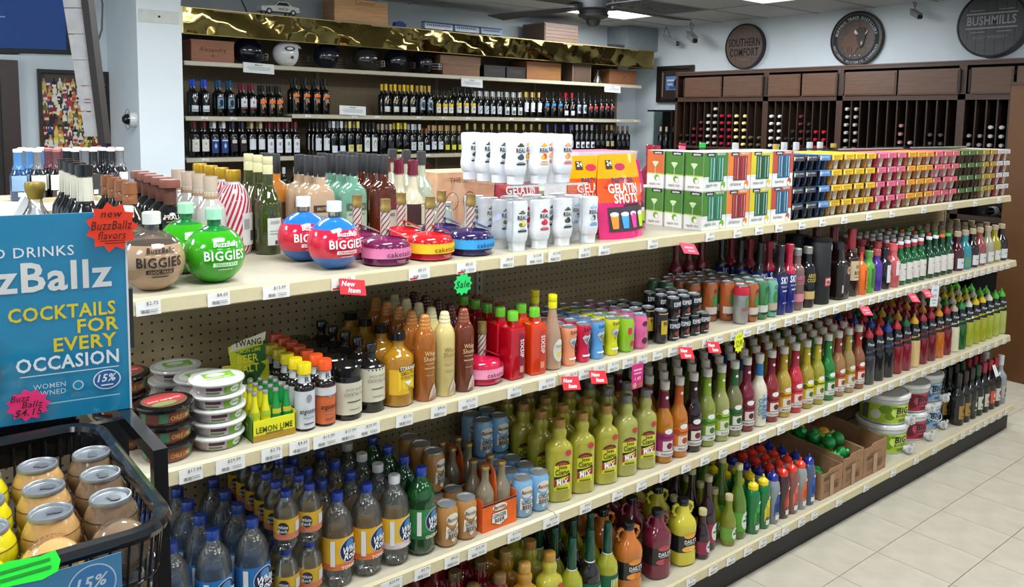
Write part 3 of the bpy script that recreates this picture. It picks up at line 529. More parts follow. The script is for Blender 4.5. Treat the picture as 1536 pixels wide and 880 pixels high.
# television
U = Vector((.9, -.44, 0)).normalized(); tx, ty = .195, 1.52
r = empty('television', (tx-.5*U.x, ty-.5*U.y, 2.02), 'large flat television with a blue screen hung at upper left', 'television'); r.rotation_euler = (-.05, 0, math.atan2(U.y, U.x))
link('bezel', MB().box(-.62, .5, 0, .05, -.0, .72, M('0e1014', 'g')).mesh('bezel'), r); scr = MB().box(-.605, .485, -.003, 0, .018, .705, M('102a5a', 'g')).mesh('screen'); link('screen', scr, r)
scr.materials[0] = M('102a5a', 'g').copy(); bb = scr.materials[0].node_tree.nodes['Principled BSDF']; bb.inputs['Roughness'].default_value = .45; bb.inputs['Coat Weight'].default_value = 0; bb.inputs['Specular IOR Level'].default_value = .2; bb.inputs['Emission Color'].default_value = lin('1c4a90')+[1]; bb.inputs['Emission Strength'].default_value = .22
link('screen_picture', MB().ops(lambda u, v, off: (u, -.0035-off, v), [('P', [(-.1, .22), (.2, .3), (.28, .19), (.02, .13)], '0f2348'), ('P', [(-.02, .25), (.1, .29), (.16, .22), (.06, .19)], '2b5080'), ('T', '- - - -', .22, .09, .02, '5a84c0', .12, 'n'), ('R', .27, .13, .03, .005, '5a84c0')], res=1).mesh('screen_picture'), r)
link('bracket', MB().box(-.1, .0, .05, .09, .2, .5, BLKM).box(-.06, -.03, .05, .08, .5, 1.0, BLKM).mesh('bracket'), r); link('speaker_bump', MB().box(.12, .2, .005, .045, -.03, 0, BLKM).mesh('speaker_bump'), r)
# hanging plank menu board
r = empty('plank_menu_board', (.115, .89, 1.735), 'whitewashed plank menu board with dark frame edge, hung at upper left', 'menu board', rz=math.atan2(-.62, .78))
for k in range(8):
    m = MB().prism([(-.012-.0099*k, 0, .001+.078*k), (.034-.0071*k, 0, .001+.078*k), (.034-.0071*(k+.96), 0, .076+.078*k), (-.012-.0099*(k+.96), 0, .076+.078*k)], (0, .02, 0), M('a8a6a6', 'k')); link('plank', m.mesh('plank'), r)
link('frame_edge', MB().prism([(.034, -.01, -.02), (.054, -.01, -.02), (-.002, -.01, .64), (-.024, -.01, .64)], (0, .04, 0), M('1c110d', 'm')).mesh('frame_edge'), r)
link('lettering', MB().ops(lambda u, v, off: (u, -off, v), [('T', 'Reds', -.045, .5, .035, '26262a', .06, 'ni'), ('R', .0, .115, .02, .003, '8a4a54'), ('R', .0, .105, .02, .003, '8a4a54')], res=1).mesh('lettering'), r)
r2 = tag(link('hanging_cable', MB().tube([(.17, .95, 2.4), (.165, .95, 2.25), (.18, .95, 2.15), (.175, .95, 2.07), (.15, .95, 1.99)], .003, M('14161c'), 6).mesh('hanging_cable')), 'thin black cable hanging beside the plank menu board', 'cable')

# ---------------------------------------------------------------- wine rack cabinets along the right wall
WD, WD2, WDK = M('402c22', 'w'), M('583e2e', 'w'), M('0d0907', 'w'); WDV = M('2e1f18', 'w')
CX = 7.15
secs = [(3.213, 4.436), (2.373, 3.213), (1.234, 2.373), (.30, 1.234)]
doors = [[(3.778, 4.295), (3.246, 3.751)], [(2.804, 3.18), (2.403, 2.781)], [(1.812, 2.319), (1.257, 1.794)], [(.827, 1.164), (.4, .80)]]
slotn = [12, 9, 12, 10]
# bottles: (section, slot, number, foil, first height)
stack = {0: [(0, 2, '2a2a22'), (1, 2, '2b2a28'), (2, 3, '6a2030'), (3, 4, '6a2632'), (4, 5, 'c8c4bc'), (5, 6, 'c0b8b0'), (6, 5, 'a8203a'), (7, 5, 'b0203c'), (8, 5, 'e8dc90'), (9, 5, 'e8dc90'), (10, 2, '5a5a40'), (11, 2, '5a5c44')],
         1: [(0, 5, 'cfd0d0'), (1, 5, 'cfd0d0'), (2, 2, '2c2c2c'), (3, 3, '2c2c2c'), (4, 5, '5a2a2e'), (5, 4, '3a2a2a'), (6, 3, 'b01c2c'), (7, 3, 'c02034')],
         2: [(0, 6, 'b0aaa6'), (1, 6, 'a8a29e'), (6, 4, 'a07a70'), (7, 2, 'b89a94'), (9, 3, '4a4446'), (10, 3, '4a4446')], 3: [(0, 3, '8a8486'), (1, 3, '8a8486'), (2, 4, 'c4bcb8'), (3, 4, 'c4bcb8'), (4, 4, '8a8486')]}
LIE = {}
def lying(foil):
    if foil not in LIE:
        b = MB().lathe([(-.30, .03), (-.295, .0355), (-.13, .0355), (-.09, .016), (-.04, .0135), (-.002, .0135)], M('0c0e0e', 'g'), 2, 10, ax='x'); b.v = [(-x, y, z) for x, y, z in b.v]
        c = MB().lathe([(-.04, .0172), (-.004, .0172), (.0, .014)], M(foil, 'g'), 2, 10, ax='x'); c.v = [(-x, y, z) for x, y, z in c.v]; LIE[foil] = (b.mesh('body'), c.mesh('foil'))
    return LIE[foil]
CN = {'2a2a22': 'black', '2b2a28': 'black', '6a2030': 'maroon', '6a2632': 'maroon', 'c8c4bc': 'silver', 'c0b8b0': 'silver', 'a8203a': 'crimson', 'b0203c': 'crimson', 'e8dc90': 'pale gold', '5a5a40': 'olive', '5a5c44': 'olive', 'cfd0d0': 'white', '2c2c2c': 'black', '5a2a2e': 'dark red', '3a2a2a': 'brown', 'b01c2c': 'red', 'c02034': 'bright red', 'b0aaa6': 'grey', 'a8a29e': 'grey', 'a07a70': 'copper', 'b89a94': 'rose', '4a4446': 'charcoal', '8a8486': 'grey', 'c4bcb8': 'silver'}
NTH = ['first', 'second', 'third', 'fourth', 'fifth', 'sixth', 'seventh', 'eighth', 'ninth', 'tenth', 'eleventh', 'twelfth']
SN = ['farthest', 'second farthest', 'third', 'nearest']
for si, (y0, y1) in enumerate(secs):
    ym = (y0+y1)/2; r = empty('wine_rack_cabinet', (CX, ym, 0), 'dark stained wine rack cabinet on right wall, %s section' % SN[si], 'wine rack', 'wine rack cabinets'); a = (y1-y0)/2
    def cp(n, mb): return link(n, mb.mesh(n), r)
    cp('side_panel', MB().box(0, .34, -a, -a+.02, 0, 2.36, WDV if si < 3 else WD)); cp('side_panel', MB().box(0, .34, a-.02, a, 0, 2.36, WDV if si else WD)); cp('back_panel', MB().box(.325, .34, -a+.02, a-.02, .1, 2.36, WDK))  # near-black back panel: the shade deep in the slots is put into its colour
    fr = MB().box(-.012, .0, -a, a, 2.335, 2.365, WD).box(-.012, 0, -a, a, 2.035, 2.085, WD).box(-.012, 0, -a, -a+.032, 0, 2.335, WD2 if 0 else WD).box(-.012, 0, a-.032, a, 0, 2.335, WD).box(-.012, 0, -a, a, .98, 1.03, WD)
    cp('face_frame', fr); cp('top', MB().box(-.02, .34, -a, a, 2.365, 2.378, WD2)); cp('shelf', MB().box(0, .33, -a+.02, a-.02, 2.04, 2.07, WD)); cp('shelf', MB().box(0, .33, -a+.02, a-.02, 1.5 if si else 1.5, 1.53, WD))
    for q, (d0, d1) in enumerate(doors[si]):
        dd = cp('door', MB().prism([(-.014, d0-ym, 2.085), (-.014, d1-ym, 2.085), (-.014, d1-ym, 2.31), (-.014, d0-ym, 2.31)], (-.012, 0, 0), WD2).prism([(-.026, d0-ym+.012, 2.097), (-.026, d1-ym-.012, 2.097), (-.026, d1-ym-.012, 2.298), (-.026, d0-ym+.012, 2.298)], (-.005, 0, 0), WD2))
        hy = d0-ym-.006 if q else d1-ym+.006
        link('hinge', MB().box(-.034, -.012, hy-.006, hy+.006, 2.10, 2.295, M('17110e')).mesh('hinge'), dd)
    n = slotn[si]; wv = (2*a-.06)/n
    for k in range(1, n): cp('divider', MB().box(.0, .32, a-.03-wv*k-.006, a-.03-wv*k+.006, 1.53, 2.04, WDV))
    for z in (.3, .65): cp('shelf', MB().box(0, .33, -a+.02, a-.02, z, z+.02, WD))
    for k, cnt, foil in stack[si]:
        bm, fm = lying(foil)
        for q in range(cnt):
            y = y1-.03-wv*(k+.5)+rnd.uniform(-.001, .001); z = 1.5315+.036+.077*q
            e = empty('wine_bottle', (CX-.005+rnd.uniform(-.012, .012), y, z), '%s-tipped wine lying in %s rack section, slot %s, %s up' % (CN[foil], SN[si], NTH[k], NTH[q]), 'wine bottle', 'wines lying in the rack')
            link('body', bm, e); link('foil', fm, e)
# bottles lying on the low rack seen past the end of the aisle shelves
for i, (y, z, c) in enumerate([(.98, 1.07, 'd8dcd8'), (.85, 1.07, 'd0d4d0'), (.72, 1.07, 'd8dcd8'), (.95, .72, '98a098'), (.82, .72, 'a8b0a8'), (.68, .72, 'c8cc70')]):
    e = empty('wine_bottle', (7.12, y, z), 'pale-labelled wine lying beyond the shelf end, %s row, %s' % (('upper', 'lower')[i//3], ('left', 'middle', 'right')[i % 3]), 'wine bottle', 'wines beyond the shelf end'); bm, fm = lying('2c2c2c'); link('body', bm, e); link('foil', fm, e)
    link('label', MB().lathe([(.15, .0376), (.24, .0376)], M(c, 'p'), 2, 12, ax='x').mesh('label'), e)
# brown wood end cabinet at the right edge
r = empty('wood_cabinet', (6.53, -.353, 0), 'tall plain brown wood cabinet side at the right edge beyond the shelves', 'cabinet')
BW = wall_mat('brown_laminate', '6a4420', 2, .12, .5, .02)
link('side_panel', MB().box(-.63, -.61, -.75, .75, 0, 2.1, BW).mesh('side_panel'), r); link('side_panel', MB().box(-.61, .56, .73, .75, 0, 2.1, BW).mesh('side_panel'), r); link('side_panel', MB().box(-.61, .56, -.75, -.73, 0, 2.1, BW).mesh('side_panel'), r)
link('back_panel', MB().box(.56, .575, -.75, .75, 0, 2.1, WD).mesh('back_panel'), r); link('top', MB().box(-.64, .578, -.76, .76, 2.1, 2.12, WD).mesh('top'), r)
# framed picture and mirror near the far corner
r = empty('framed_picture', (7.48, 4.73, 2.04), 'dark framed picture with a blue bar photo in the far corner', 'picture', rz=-PI/2); f = MB()
for q in ((-.28, .28, 0, .04), (-.28, .28, .405, .445), (-.28, -.24, .04, .405), (.24, .28, .04, .405)): f.box(q[0], q[1], -.03, .012, q[2], q[3], M('1c1310', 'w'))
link('frame', f.mesh('frame'), r); link('print', MB().ops(lambda u, v, off: (u, .008-off*.5, v), [('R', 0, .22, .5, .38, '2c211c'), ('R', -.02, .235, .28, .17, '5f7fae'), ('R', -.08, .27, .12, .02, 'c8d0dc'), ('R', .05, .25, .1, .025, 'a8b8d0'), ('R', -.09, .22, .08, .02, 'c0cce0'), ('D', 0, .235, .035, .05, '1c2438'), ('R', .0, .18, .2, .03, '30507c'), ('R', -.21, .22, .015, .3, '8a8078')], res=1).mesh('print'), r)
r = empty('leaning_mirror', (7.44, 4.75, 1.0), 'tall narrow mirror panel below the framed picture', 'mirror', rz=-PI/2); link('glass', MB().box(-.27, .27, .0, .01, 0, .945, M('7c9090', 'x')).mesh('glass'), r); link('edge_strip', MB().box(-.285, -.27, -.004, .012, 0, .95, M('a8c0b8', 'g')).mesh('edge_strip'), r)
for i in range(3):
    wn = place('scr', 7.25, 4.56+.09*i, 1.45, 'dark wine on the narrow corner shelf under the framed picture, %s' % ('left', 'middle', 'right')[2-i], 'wine bottle', 'wines in the corner niche', -PI/2)
tag(link('corner_shelf', MB().box(7.12, 7.42, 4.48, 4.85, 1.43, 1.449, CRM).box(7.12, 7.42, 4.48, 4.85, 1.92, 1.94, WDK).box(7.12, 7.14, 4.46, 4.48, 1.0, 1.94, WDK).box(7.4, 7.42, 4.46, 4.85, 0, 1.94, WDK).mesh('corner_shelf')), 'narrow dark corner niche shelf beside the wine racks', 'shelf')

# round barrel-head signs on the right wall (their backs on the wall, y = position along it)
def barrel(y, z, Rr, dep, c, rim, label, ops, x=None, planks=7, tilt=0, letters=None):
    r = empty('barrel_head_sign', (x or 7.495-dep, y, z), label, 'sign', 'barrel-head signs'); r.rotation_euler = (0, tilt, -PI/2)
    hd = MB().lathe([(dep, Rr), (.012, Rr*1.0), (0, Rr*.99)], M(rim, 'w'), 2, 48, ax='y', closed=False)
    link('rim', hd.lathe([(0, Rr*.99), (-.002, Rr*.95), (.01, Rr*.93)], M(rim, 'w'), 2, 48, ax='y', closed=False).mesh('rim'), r)
    for k in range(planks):
        x0, x1 = -Rr*.94+2*Rr*.94*k/planks, -Rr*.94+2*Rr*.94*(k+1)/planks-.0018; rr_ = Rr*.935; top = []
        for q in range(7):
            xx = x0+(x1-x0)*q/6; top.append((xx, math.sqrt(max(0, rr_**2-xx**2))))
        pts = [(a, .006, b) for a, b in top]+[(a, .006, -b) for a, b in reversed(top)]; link('plank', MB().prism(pts, (0, .012, 0), M(c, 'w')).mesh('plank'), r)
    link('lettering', MB().ops(lambda u, v, off: (u, .0055-off, v), ops, res=1).mesh('lettering'), r); return r
barrel(3.727, 2.66, .255, .06, '4e3a2c', '1b1512', 'smallest barrel head sign, brown with two lines of black letters', [('T', 'SOUTHERN', 0, .045, .085, '1a1614', .42), ('T', 'COMFORT', 0, -.065, .085, '1a1614', .38), ('R', 0, -.15, .1, .004, '8a7050')])
def arc(tx, Rr, a0, a1, h, c, flip=False):
    o = []; n = len(tx)
    for i, ch in enumerate(tx):
        if ch == ' ': continue
        a = a0+(a1-a0)*i/(n-1); V, F, tw, th = glyphs(ch); s = h/.7; rot = (a-PI/2) if not flip else (a+PI/2)
        for f in F: o.append(('P3', [(Rr*math.cos(a)+s*(V[q][0]*math.cos(rot)-V[q][1]*math.sin(rot)), Rr*math.sin(a)+s*(V[q][0]*math.sin(rot)+V[q][1]*math.cos(rot))) for q in f], c))
    return o
bt = barrel(2.41, 2.66, .275, .05, '4a3a30', '241c18', 'round barrel head sign carved with a horned bison and ring lettering', [('D', 0, 0, .01, .01, '4a3a30')])
m = MB(); K = M('a8b4bc', 'p'); ring = M('18222c', 'p')
for k in range(48):
    a, b = 2*PI*k/48, 2*PI*(k+1)/48; m.face([(.243*math.cos(a), .0048, .243*math.sin(a)), (.243*math.cos(b), .0048, .243*math.sin(b)), (.2*math.cos(b), .0048, .2*math.sin(b)), (.2*math.cos(a), .0048, .2*math.sin(a))], ring)
for o in arc('BUFFALO TRACE DISTILLERY', .21, PI*.93, PI*.07, .026, 0)+arc('NATIONAL HISTORIC LANDMARK', .233, PI*1.1, PI*1.9, .02, 0, True): m.face([(u, .0035, v) for u, v in o[1]], K)
def blob(pts, c, y, d): m.prism([(a*.75, y, b*.75) for a, b in pts], (0, -d, 0), M(c, 'm'))
blob([(-.17, .02), (-.2, -.05), (-.19, -.12), (-.16, -.1), (-.15, -.17), (-.11, -.17), (-.1, -.1), (-.03, -.12), (-.04, -.18), (0, -.19), (.03, -.12), (.08, -.1), (.1, .0), (.07, .12), (.02, .17), (-.04, .16), (-.1, .09)], '5f4030', .006, .006)
blob([(.0, .1), (.05, .15), (.12, .14), (.15, .07), (.13, -.02), (.11, -.1), (.07, -.13), (.04, -.08), (.02, 0)], '2b1f1a', .0, .006)
blob([(-.02, .09), (0, .12), (.02, .09), (.035, .07), (.03, .055), (0, .06)], 'c8c4bc', -.006, .004); blob([(.15, .08), (.17, .11), (.165, .07), (.14, .05), (.135, .06)], 'c8c4bc', -.006, .004); blob([(.075, -.05), (.1, -.03), (.11, -.07), (.085, -.09)], 'a89c92', -.006, .003)
for q in (-.05, 0, .05): m.lathe([(.003, .006), (.001, .005)], M('d8d4cc'), 2, 8, (q, 0, -.165), ax='y')
link('bison_carving', m.mesh('bison_carving'), bt)
barrel(1.13, 2.70, .29, .12, '3b3b3d', '14161c', 'large charcoal barrel head sign with grey letters, upper right corner', [('T', 'BUSHMILLS', 0, .035, .075, '8f9498', .4), ('R', 0, .095, .42, .012, '8f9498'), ('R', 0, -.03, .42, .012, '8f9498'), ('T', 'AGED WHISKEY', 0, -.11, .026, '80858a', .4, 'n'), ('R', -.12, .125, .12, .006, '8f9498'), ('R', .12, .125, .12, .006, '8f9498'), ('R', -.11, -.065, .12, .006, '8f9498'), ('R', .11, -.065, .12, .006, '8f9498')])
# security cameras
def seccam(x, y, z, label, rz, drop=.0, sc=1, bulge=True):
    r = empty('security_camera', (x, y, z), label, 'camera', 'security cameras', rz); W = M('8f9294', 'g'); m = MB().box(-.03*sc, .03*sc, -.09*sc, .07*sc, -.03*sc, .03*sc, W).box(-.035*sc, .035*sc, -.1*sc, .08*sc, .03*sc, .036*sc, W); m.v = [(a, b, c+b*.45) for a, b, c in m.v]
    link('housing', m.mesh('housing'), r); link('lens', MB().lathe([(-.115*sc, .022*sc), (-.09*sc, .027*sc)], M('101114', 'g'), 2, 12, (0, 0, -.045*sc), ax='y').mesh('lens'), r)
    link('bracket', MB().tube([(0, .0, .03), (0, .02, .09*sc), (0, .05, .15*sc)], .009, W, 8).mesh('bracket'), r); link('cable', MB().tube([(.0, .07*sc, .03*sc), (.05*sc, .11*sc, .06*sc), (.06*sc, .1*sc, .13*sc), (.0, .05*sc, .17*sc)], .004, M('1a1b1e'), 6).mesh('cable'), r)
    return r
seccam(7.32, 4.70, 2.78, 'left of two grey security cameras in the far ceiling corner', .3); seccam(7.2, 4.28, 2.78, 'right of two grey security cameras in the far ceiling corner', -.5, sc=1.1); seccam(7.35, 1.78, 2.84, 'grey security camera high on the right wall between the barrel heads', -.6, sc=.8)
# ceiling fan
r = empty('ceiling_fan', (3.48, 2.12, 2.50), 'dark ceiling fan with long flat blades hanging from the ceiling', 'ceiling fan'); FD = M('0c0d11', 'm')
link('motor', MB().lathe([(-.02, .05), (.0, .1), (.015, .105), (.02, .095), (.04, .1), (.05, .13), (.1, .135), (.13, .115), (.17, .075), (.2, .045)], FD, 2, 28).mesh('motor'), r); link('rod', MB().lathe([(.2, .018), (.42, .018)], FD, 2, 12).mesh('rod'), r)
link('canopy', MB().lathe([(.39, .04), (.42, .06), (.457, .075)], FD, 2, 20).mesh('canopy'), r); link('switch_cup', MB().lathe([(-.06, .03), (-.045, .045), (-.02, .05)], FD, 2, 16).mesh('switch_cup'), r)
for a in (.06, 1.63, 3.2, -1.51):
    a += 0; m = MB(); c, s = math.cos(a), math.sin(a); P = [(.13, -.02), (.2, -.05), (1.0, -.08), (1.0, .08), (.2, .05), (.13, .02)]
    m.prism([(x*c-y*s, x*s+y*c, .07+y*.12) for x, y in P], (0, 0, .008), M('101015', 'm')); b = link('blade', m.mesh('blade'), r)
    link('blade_iron', MB().prism([(x*c-y*s, x*s+y*c, .062) for x, y in [(.08, -.02), (.22, -.03), (.22, .03), (.08, .02)]], (0, 0, .007), FD).mesh('blade_iron'), b)

# ---------------------------------------------------------------- second shelving unit, only its top shows past the first
s2 = empty('second_shelving_unit', (0, 2.0, 0), 'second cream shelving unit behind the first, only its top in view', 'shelves')
for a in (('top_shelf', (-1.0, 4.9, 1.62, 2.72, 1.38, 1.402), CRM), ('back_panel', (-1.0, 4.9, 2.0, 2.02, .1, 1.38), PEG2), ('shelf', (-1.0, 4.9, 1.62, 2.5, .9, .92), CRM), ('shelf', (-1.0, 4.9, 1.62, 2.5, .5, .52), CRM), ('base', (-1.0, 4.9, 1.62, 2.5, 0, .15), CRM)):
    o = link(a[0], MB().box(*a[1], a[2]).mesh(a[0]), s2); o.location = (0, -2.0, 0)
tag(link('price_binder', MB().prism([(.0, 1.68, 1.404), (.12, 1.66, 1.404), (.05, 1.68, 1.49)], (.02, .16, 0), M('c8ccd4', 'p')).mesh('price_binder')), 'folded white price placard standing on the far shelf top', 'sign')
tag(link('shallow_tray', MB().box(.12, .42, 1.66, 2.2, 1.4035, 1.408, M('b8b8a8')).box(.12, .135, 1.66, 2.2, 1.408, 1.43, M('a8977a')).box(.405, .42, 1.66, 2.2, 1.408, 1.43, M('a8977a')).box(.135, .405, 2.185, 2.2, 1.408, 1.43, M('a8977a')).box(.135, .405, 1.66, 1.675, 1.408, 1.43, M('a8977a')).mesh('shallow_tray')), 'shallow cream tray on the far shelf top beside the wines', 'tray')
def champ(key, foil, body, H=.236, R=.036, wrap=None): kind(key, 'sparkling_wine_bottle', bot(H, R, H*.45, H*.7, .016, H*.96), body, 'g', extra=[('crown', MB().lathe([(H*.935, .0185), (H-.004, .0195), (H, .014)], M('d4d0cc' if foil != '4c2a30' else '8c5c58', 'm'), 2, 14))], cap=([(H*.6, .026), (H*.7, .019), (H*.935, .018)], foil, 'g'), ops=[('R', 0, .08, .07, .07, wrap or '1a1c20'), ('R', .0, .03, .018, .02, 'c8ccc8')], seg=14)
champ('ch_blk', '15171a', '0d0f12'); champ('ch_blue', '36608c', '1c3458', wrap='6c88a8'); champ('ch_wht', '54565a', '1a1c20', wrap='b0b0ac'); champ('ch_mar', '4c2a30', '14100f', wrap='c8c4bc')
for r_ in range(3):
    for c_ in range(6):
        k = [('ch_blue', 'ch_wht', 'ch_mar', 'ch_blk', 'ch_blk', 'ch_blk'), ('ch_blue', 'ch_mar', 'ch_blk', 'ch_wht', 'ch_blk', 'ch_wht'), ('ch_wht', 'ch_blue', 'ch_mar', 'ch_wht', 'ch_wht', 'ch_mar')][r_][c_]
        place(k, .13+.078*c_+.02*r_+.039*(r_ % 2), 2.40+.08*r_, 1.403, '%s sparkling wine on the far shelf top, %s row, %s from left' % ({'ch_blue': 'light blue', 'ch_wht': 'white-labelled', 'ch_mar': 'maroon-topped', 'ch_blk': 'black-topped'}[k], NTH[r_], NTH[c_]), 'wine bottle', 'sparkling wines on the far shelf top')

# ================================================================ TOP SHELF
def ballp(R, rn, H, zc=None):
    zc = zc or R*.93; a0 = -math.asin(min(.99, zc/R)); a1 = math.acos(rn/R); p = []
    for i in range(15): a = a0+(a1-a0)*i/14; p.append((zc+R*math.sin(a), R*math.cos(a)))
    return p+[(p[-1][0]+.004, rn), (H, rn)]
def big(key, cols, tc, name='ball_shaped_bottle', capc='dcdcd4', sub='VODKA MIX', bands=None, top='buzz balls'):
    ops = [('T', 'BuzzBallz', .004, .099, .012, tc, .06, 'i'), ('T', 'BIGGIES', .0, .072, .022, tc, .1), ('R', 0, .050, .06, .010, tc), ('T', sub, 0, .050, .006, cols if len(cols) == 6 else '333333', .05), ('R', 0, .038, .035, .002, tc)]
    kind(key, name, ballp(.072, .016, .155), cols, 'g', cap=([(.153, .0205), (.1785, .0205), (.181, .018)], capc, 'g'), ops=ops, bands=bands, seg=32)
BRN, GRN = 'a88a6c', '309e0e'
big('ball_brown', BRN, '231814', sub='CHOC TEASE', bands=[(.112, BRN, 'g'), (.2, 'd8d4cc', 'c')]); big('ball_green', GRN, 'd8f4d0', capc='a4dcb8', sub='TEQUILA RITA', bands=[(.128, GRN, 'g'), (.2, '0d7a34', 'l')])
big('ball_red', 'c41f3c', 'f4e4e8', capc='e4e4e8', sub='STRAWBERRY', bands=[(.03, '1c5fae', 'g'), (.104, 'c81f3e', 'g'), (.137, '1e6fd0', 'g'), (.2, 'c8ccd0', 'c')])
G = 'ball-shaped cocktail bottles'
y = .092
lane('ball_brown', .076, y, Z1, 2, .155, 'big tan ball-shaped bottle with black letters', 'bottle', G, -.02); lane('ball_green', .224, y+.012, Z1, 2, .155, 'big bright green ball-shaped bottle', 'bottle', G, -.018)
lane('ball_red', .545, y+.01, Z1, 2, .155, 'red ball-shaped bottle with blue top and bottom', 'bottle', G, -.018)
def spiral(m, prof, m1, m2, seg=24, wd=3, rows=14, c=(0, 0, 0)):
    z0, z1 = prof[0][0], prof[-1][0]; i0 = len(m.v)
    def rad(z):
        for a, b in zip(prof, prof[1:]):
            if z <= b[0]+1e-9: return a[1]+(b[1]-a[1])*(z-a[0])/max(1e-6, b[0]-a[0])
        return prof[-1][1]
    for r in range(rows+1):
        z = z0+(z1-z0)*r/rows
        for j in range(seg): a = 2*PI*j/seg+r*2*PI/seg*(wd/3); m.v.append((c[0]+rad(z)*math.cos(a), c[1]+rad(z)*math.sin(a), z))
    for r in range(rows):
        for j in range(seg):
            a = i0+r*seg+j; b = i0+r*seg+(j+1) % seg; m.f.append((a, b, b+seg, a+seg)); m.m.append(m.mi(m1 if (j % wd) < wd-1 else m2))
def cake(key, top, band, base, tc, flap):
    m = MB(); spiral(m, [(.078, .0135), (.146, .0135)], M('c8b4a8', 'g'), M('5c4a44', 'g'), 18, 3, 12)
    f = MB(); f.prism([(.03+.036*math.cos(a), -.012+.022*math.sin(a), .083-.016*math.cos(a)) for a in [2*PI*t/14 for t in range(14)]], (0, 0, .002), M(flap, 'g'))
    sc = MB(); S = surf([(0, .0655), (.06, .0655)])
    sc.ops(S, [('D', -.1+.0105*k, .0455, .0062, .005, band) for k in range(20)]+[('R', 0, .034, .21, .0235, band), ('T', 'caketails', .012, .034, .014, tc, .075, 'n'), ('R', .014, .016, .03, .002, 'a87c80'), ('R', .014, .012, .022, .002, 'a87c80')], res=.012)
    kind(key, 'cake_shaped_bottle', [(0, .058), (.004, .065), (.058, .065), (.068, .058), (.074, .04), (.078, .018), (.08, .0136)], top, 'g', cap=([(.146, .0155), (.158, .0155), (.16, .0145), (.18, .0145)], '9c8148', 'x'), bands=[(.022, base, 'l'), (.06, top, 'g'), (.2, top, 'g')], extra=[('neck', m), ('lid_flap', f), ('label_band', sc)], seg=32)
cake('cake_pur', '6c1c4a', 'dc7ca8', '581030', '3a1428', 'e89ab8'); cake('cake_red', 'c01c24', 'f0c020', '7c1810', '6a2010', 'd83028'); cake('cake_blu', '2c1e50', '38a0e0', '1c1434', '182050', '4a80dc'); cake('cake_pnk', 'c41c40', 'f09ab8', 'a01c50', '6a1030', 'd83a5a')
G = 'squat cake-shaped bottles'
for k, x, d in (('cake_pur', .693, 'squat plum-coloured cake bottle with pink band and striped neck'), ('cake_red', .842, 'squat red cake bottle with yellow band and striped neck'), ('cake_blu', .988, 'squat indigo cake bottle with blue band and striped neck')): lane(k, x, .085, Z1, 2, .14, d, 'bottle', G, -.012)
# white squeeze bottles standing on their caps
def real(key, fc, fc2, bar):
    P = [(.0, .0255, .022), (.025, .0265, .023), (.026, .028, .0235), (.034, .0325, .026), (.048, .0355, .028), (.06, .0355, .028), (.078, .0325, .026), (.096, .0315, .025), (.12, .034, .0255), (.146, .036, .0255), (.152, .0345, .0245), (.1545, .03, .02)]
    ops = [('R', 0, .118, .026, .004, bar), ('D', 0, .121, .008, .006, fc2), ('T', 'REAL', 0, .1045, .013, '1c1e22', .036), ('D', 0, .083, .0135, .0075, fc2), ('D', .002, .086, .0085, .0085, fc), ('D', -.004, .083, .005, .005, fc2 if fc != fc2 else '444444'), ('R', 0, .069, .026, .0022, '8a8c90'), ('R', 0, .063, .036, .005, bar)]
    kind(key, 'white_squeeze_bottle', P, 'dfe1e4', 'g', 2.4, ops=ops, seg=24)
for k, a in dict(bb=('3a4468', '3c4a3c', '202226'), mg=('c8481c', 'f0b028', 'f0b060'), pc=('f08030', 'f0a868', 'e05a48'), pa=('f0d020', '6a7040', '26282c'), st=('d8283c', 'c82030', 'c0243c'), bk=('26262c', '4a5444', '1c1c22'), co=('5a4638', 'a8cce4', '5a9cd0')).items(): real('real_'+k, *a)
FR = dict(bb='blueberry', mg='mango', pc='peach', pa='pineapple', st='strawberry', bk='blackberry', co='coconut')
for k, x, n in (('pa', 1.142, 4), ('st', 1.235, 3), ('bk', 1.333, 3), ('co', 1.45, 3)): lane('real_'+k, x, .052, Z1, n, .075, 'white squeeze bottle with %s picture under the riser' % FR[k], 'squeeze bottle', 'white squeeze bottles', 0, .001)
for k, x, n in (('bb', 1.135, 4), ('mg', 1.23, 3), ('pc', 1.33, 3)): lane('real_'+k, x, .055, Z1+.2068, n, .078, 'white squeeze bottle with %s picture on the clear riser' % FR[k], 'squeeze bottle', 'white squeeze bottles', 0, .001)
r = empty('acrylic_riser', (1.235, .0, Z1), 'clear acrylic riser carrying the upper white squeeze bottles', 'riser'); AC = M('e4ecee', 'f')
link('top_panel', MB().box(-.165, .165, .008, .36, .2, .206, AC).mesh('top_panel'), r)
link('front_edge', MB().box(-.165, .165, .0065, .0078, .2, .206, M('c4cdd0', 'g')).mesh('front_edge'), r)
for x in (-.137, .156): link('leg_panel', MB().box(x-.002, x+.002, .02, .35, 0, .2, AC).mesh('leg_panel'), r); link('leg_edge', MB().box(x-.0015, x+.0015, .0185, .0198, 0, .2, M('a4aeb0', 'g')).mesh('leg_edge'), r)
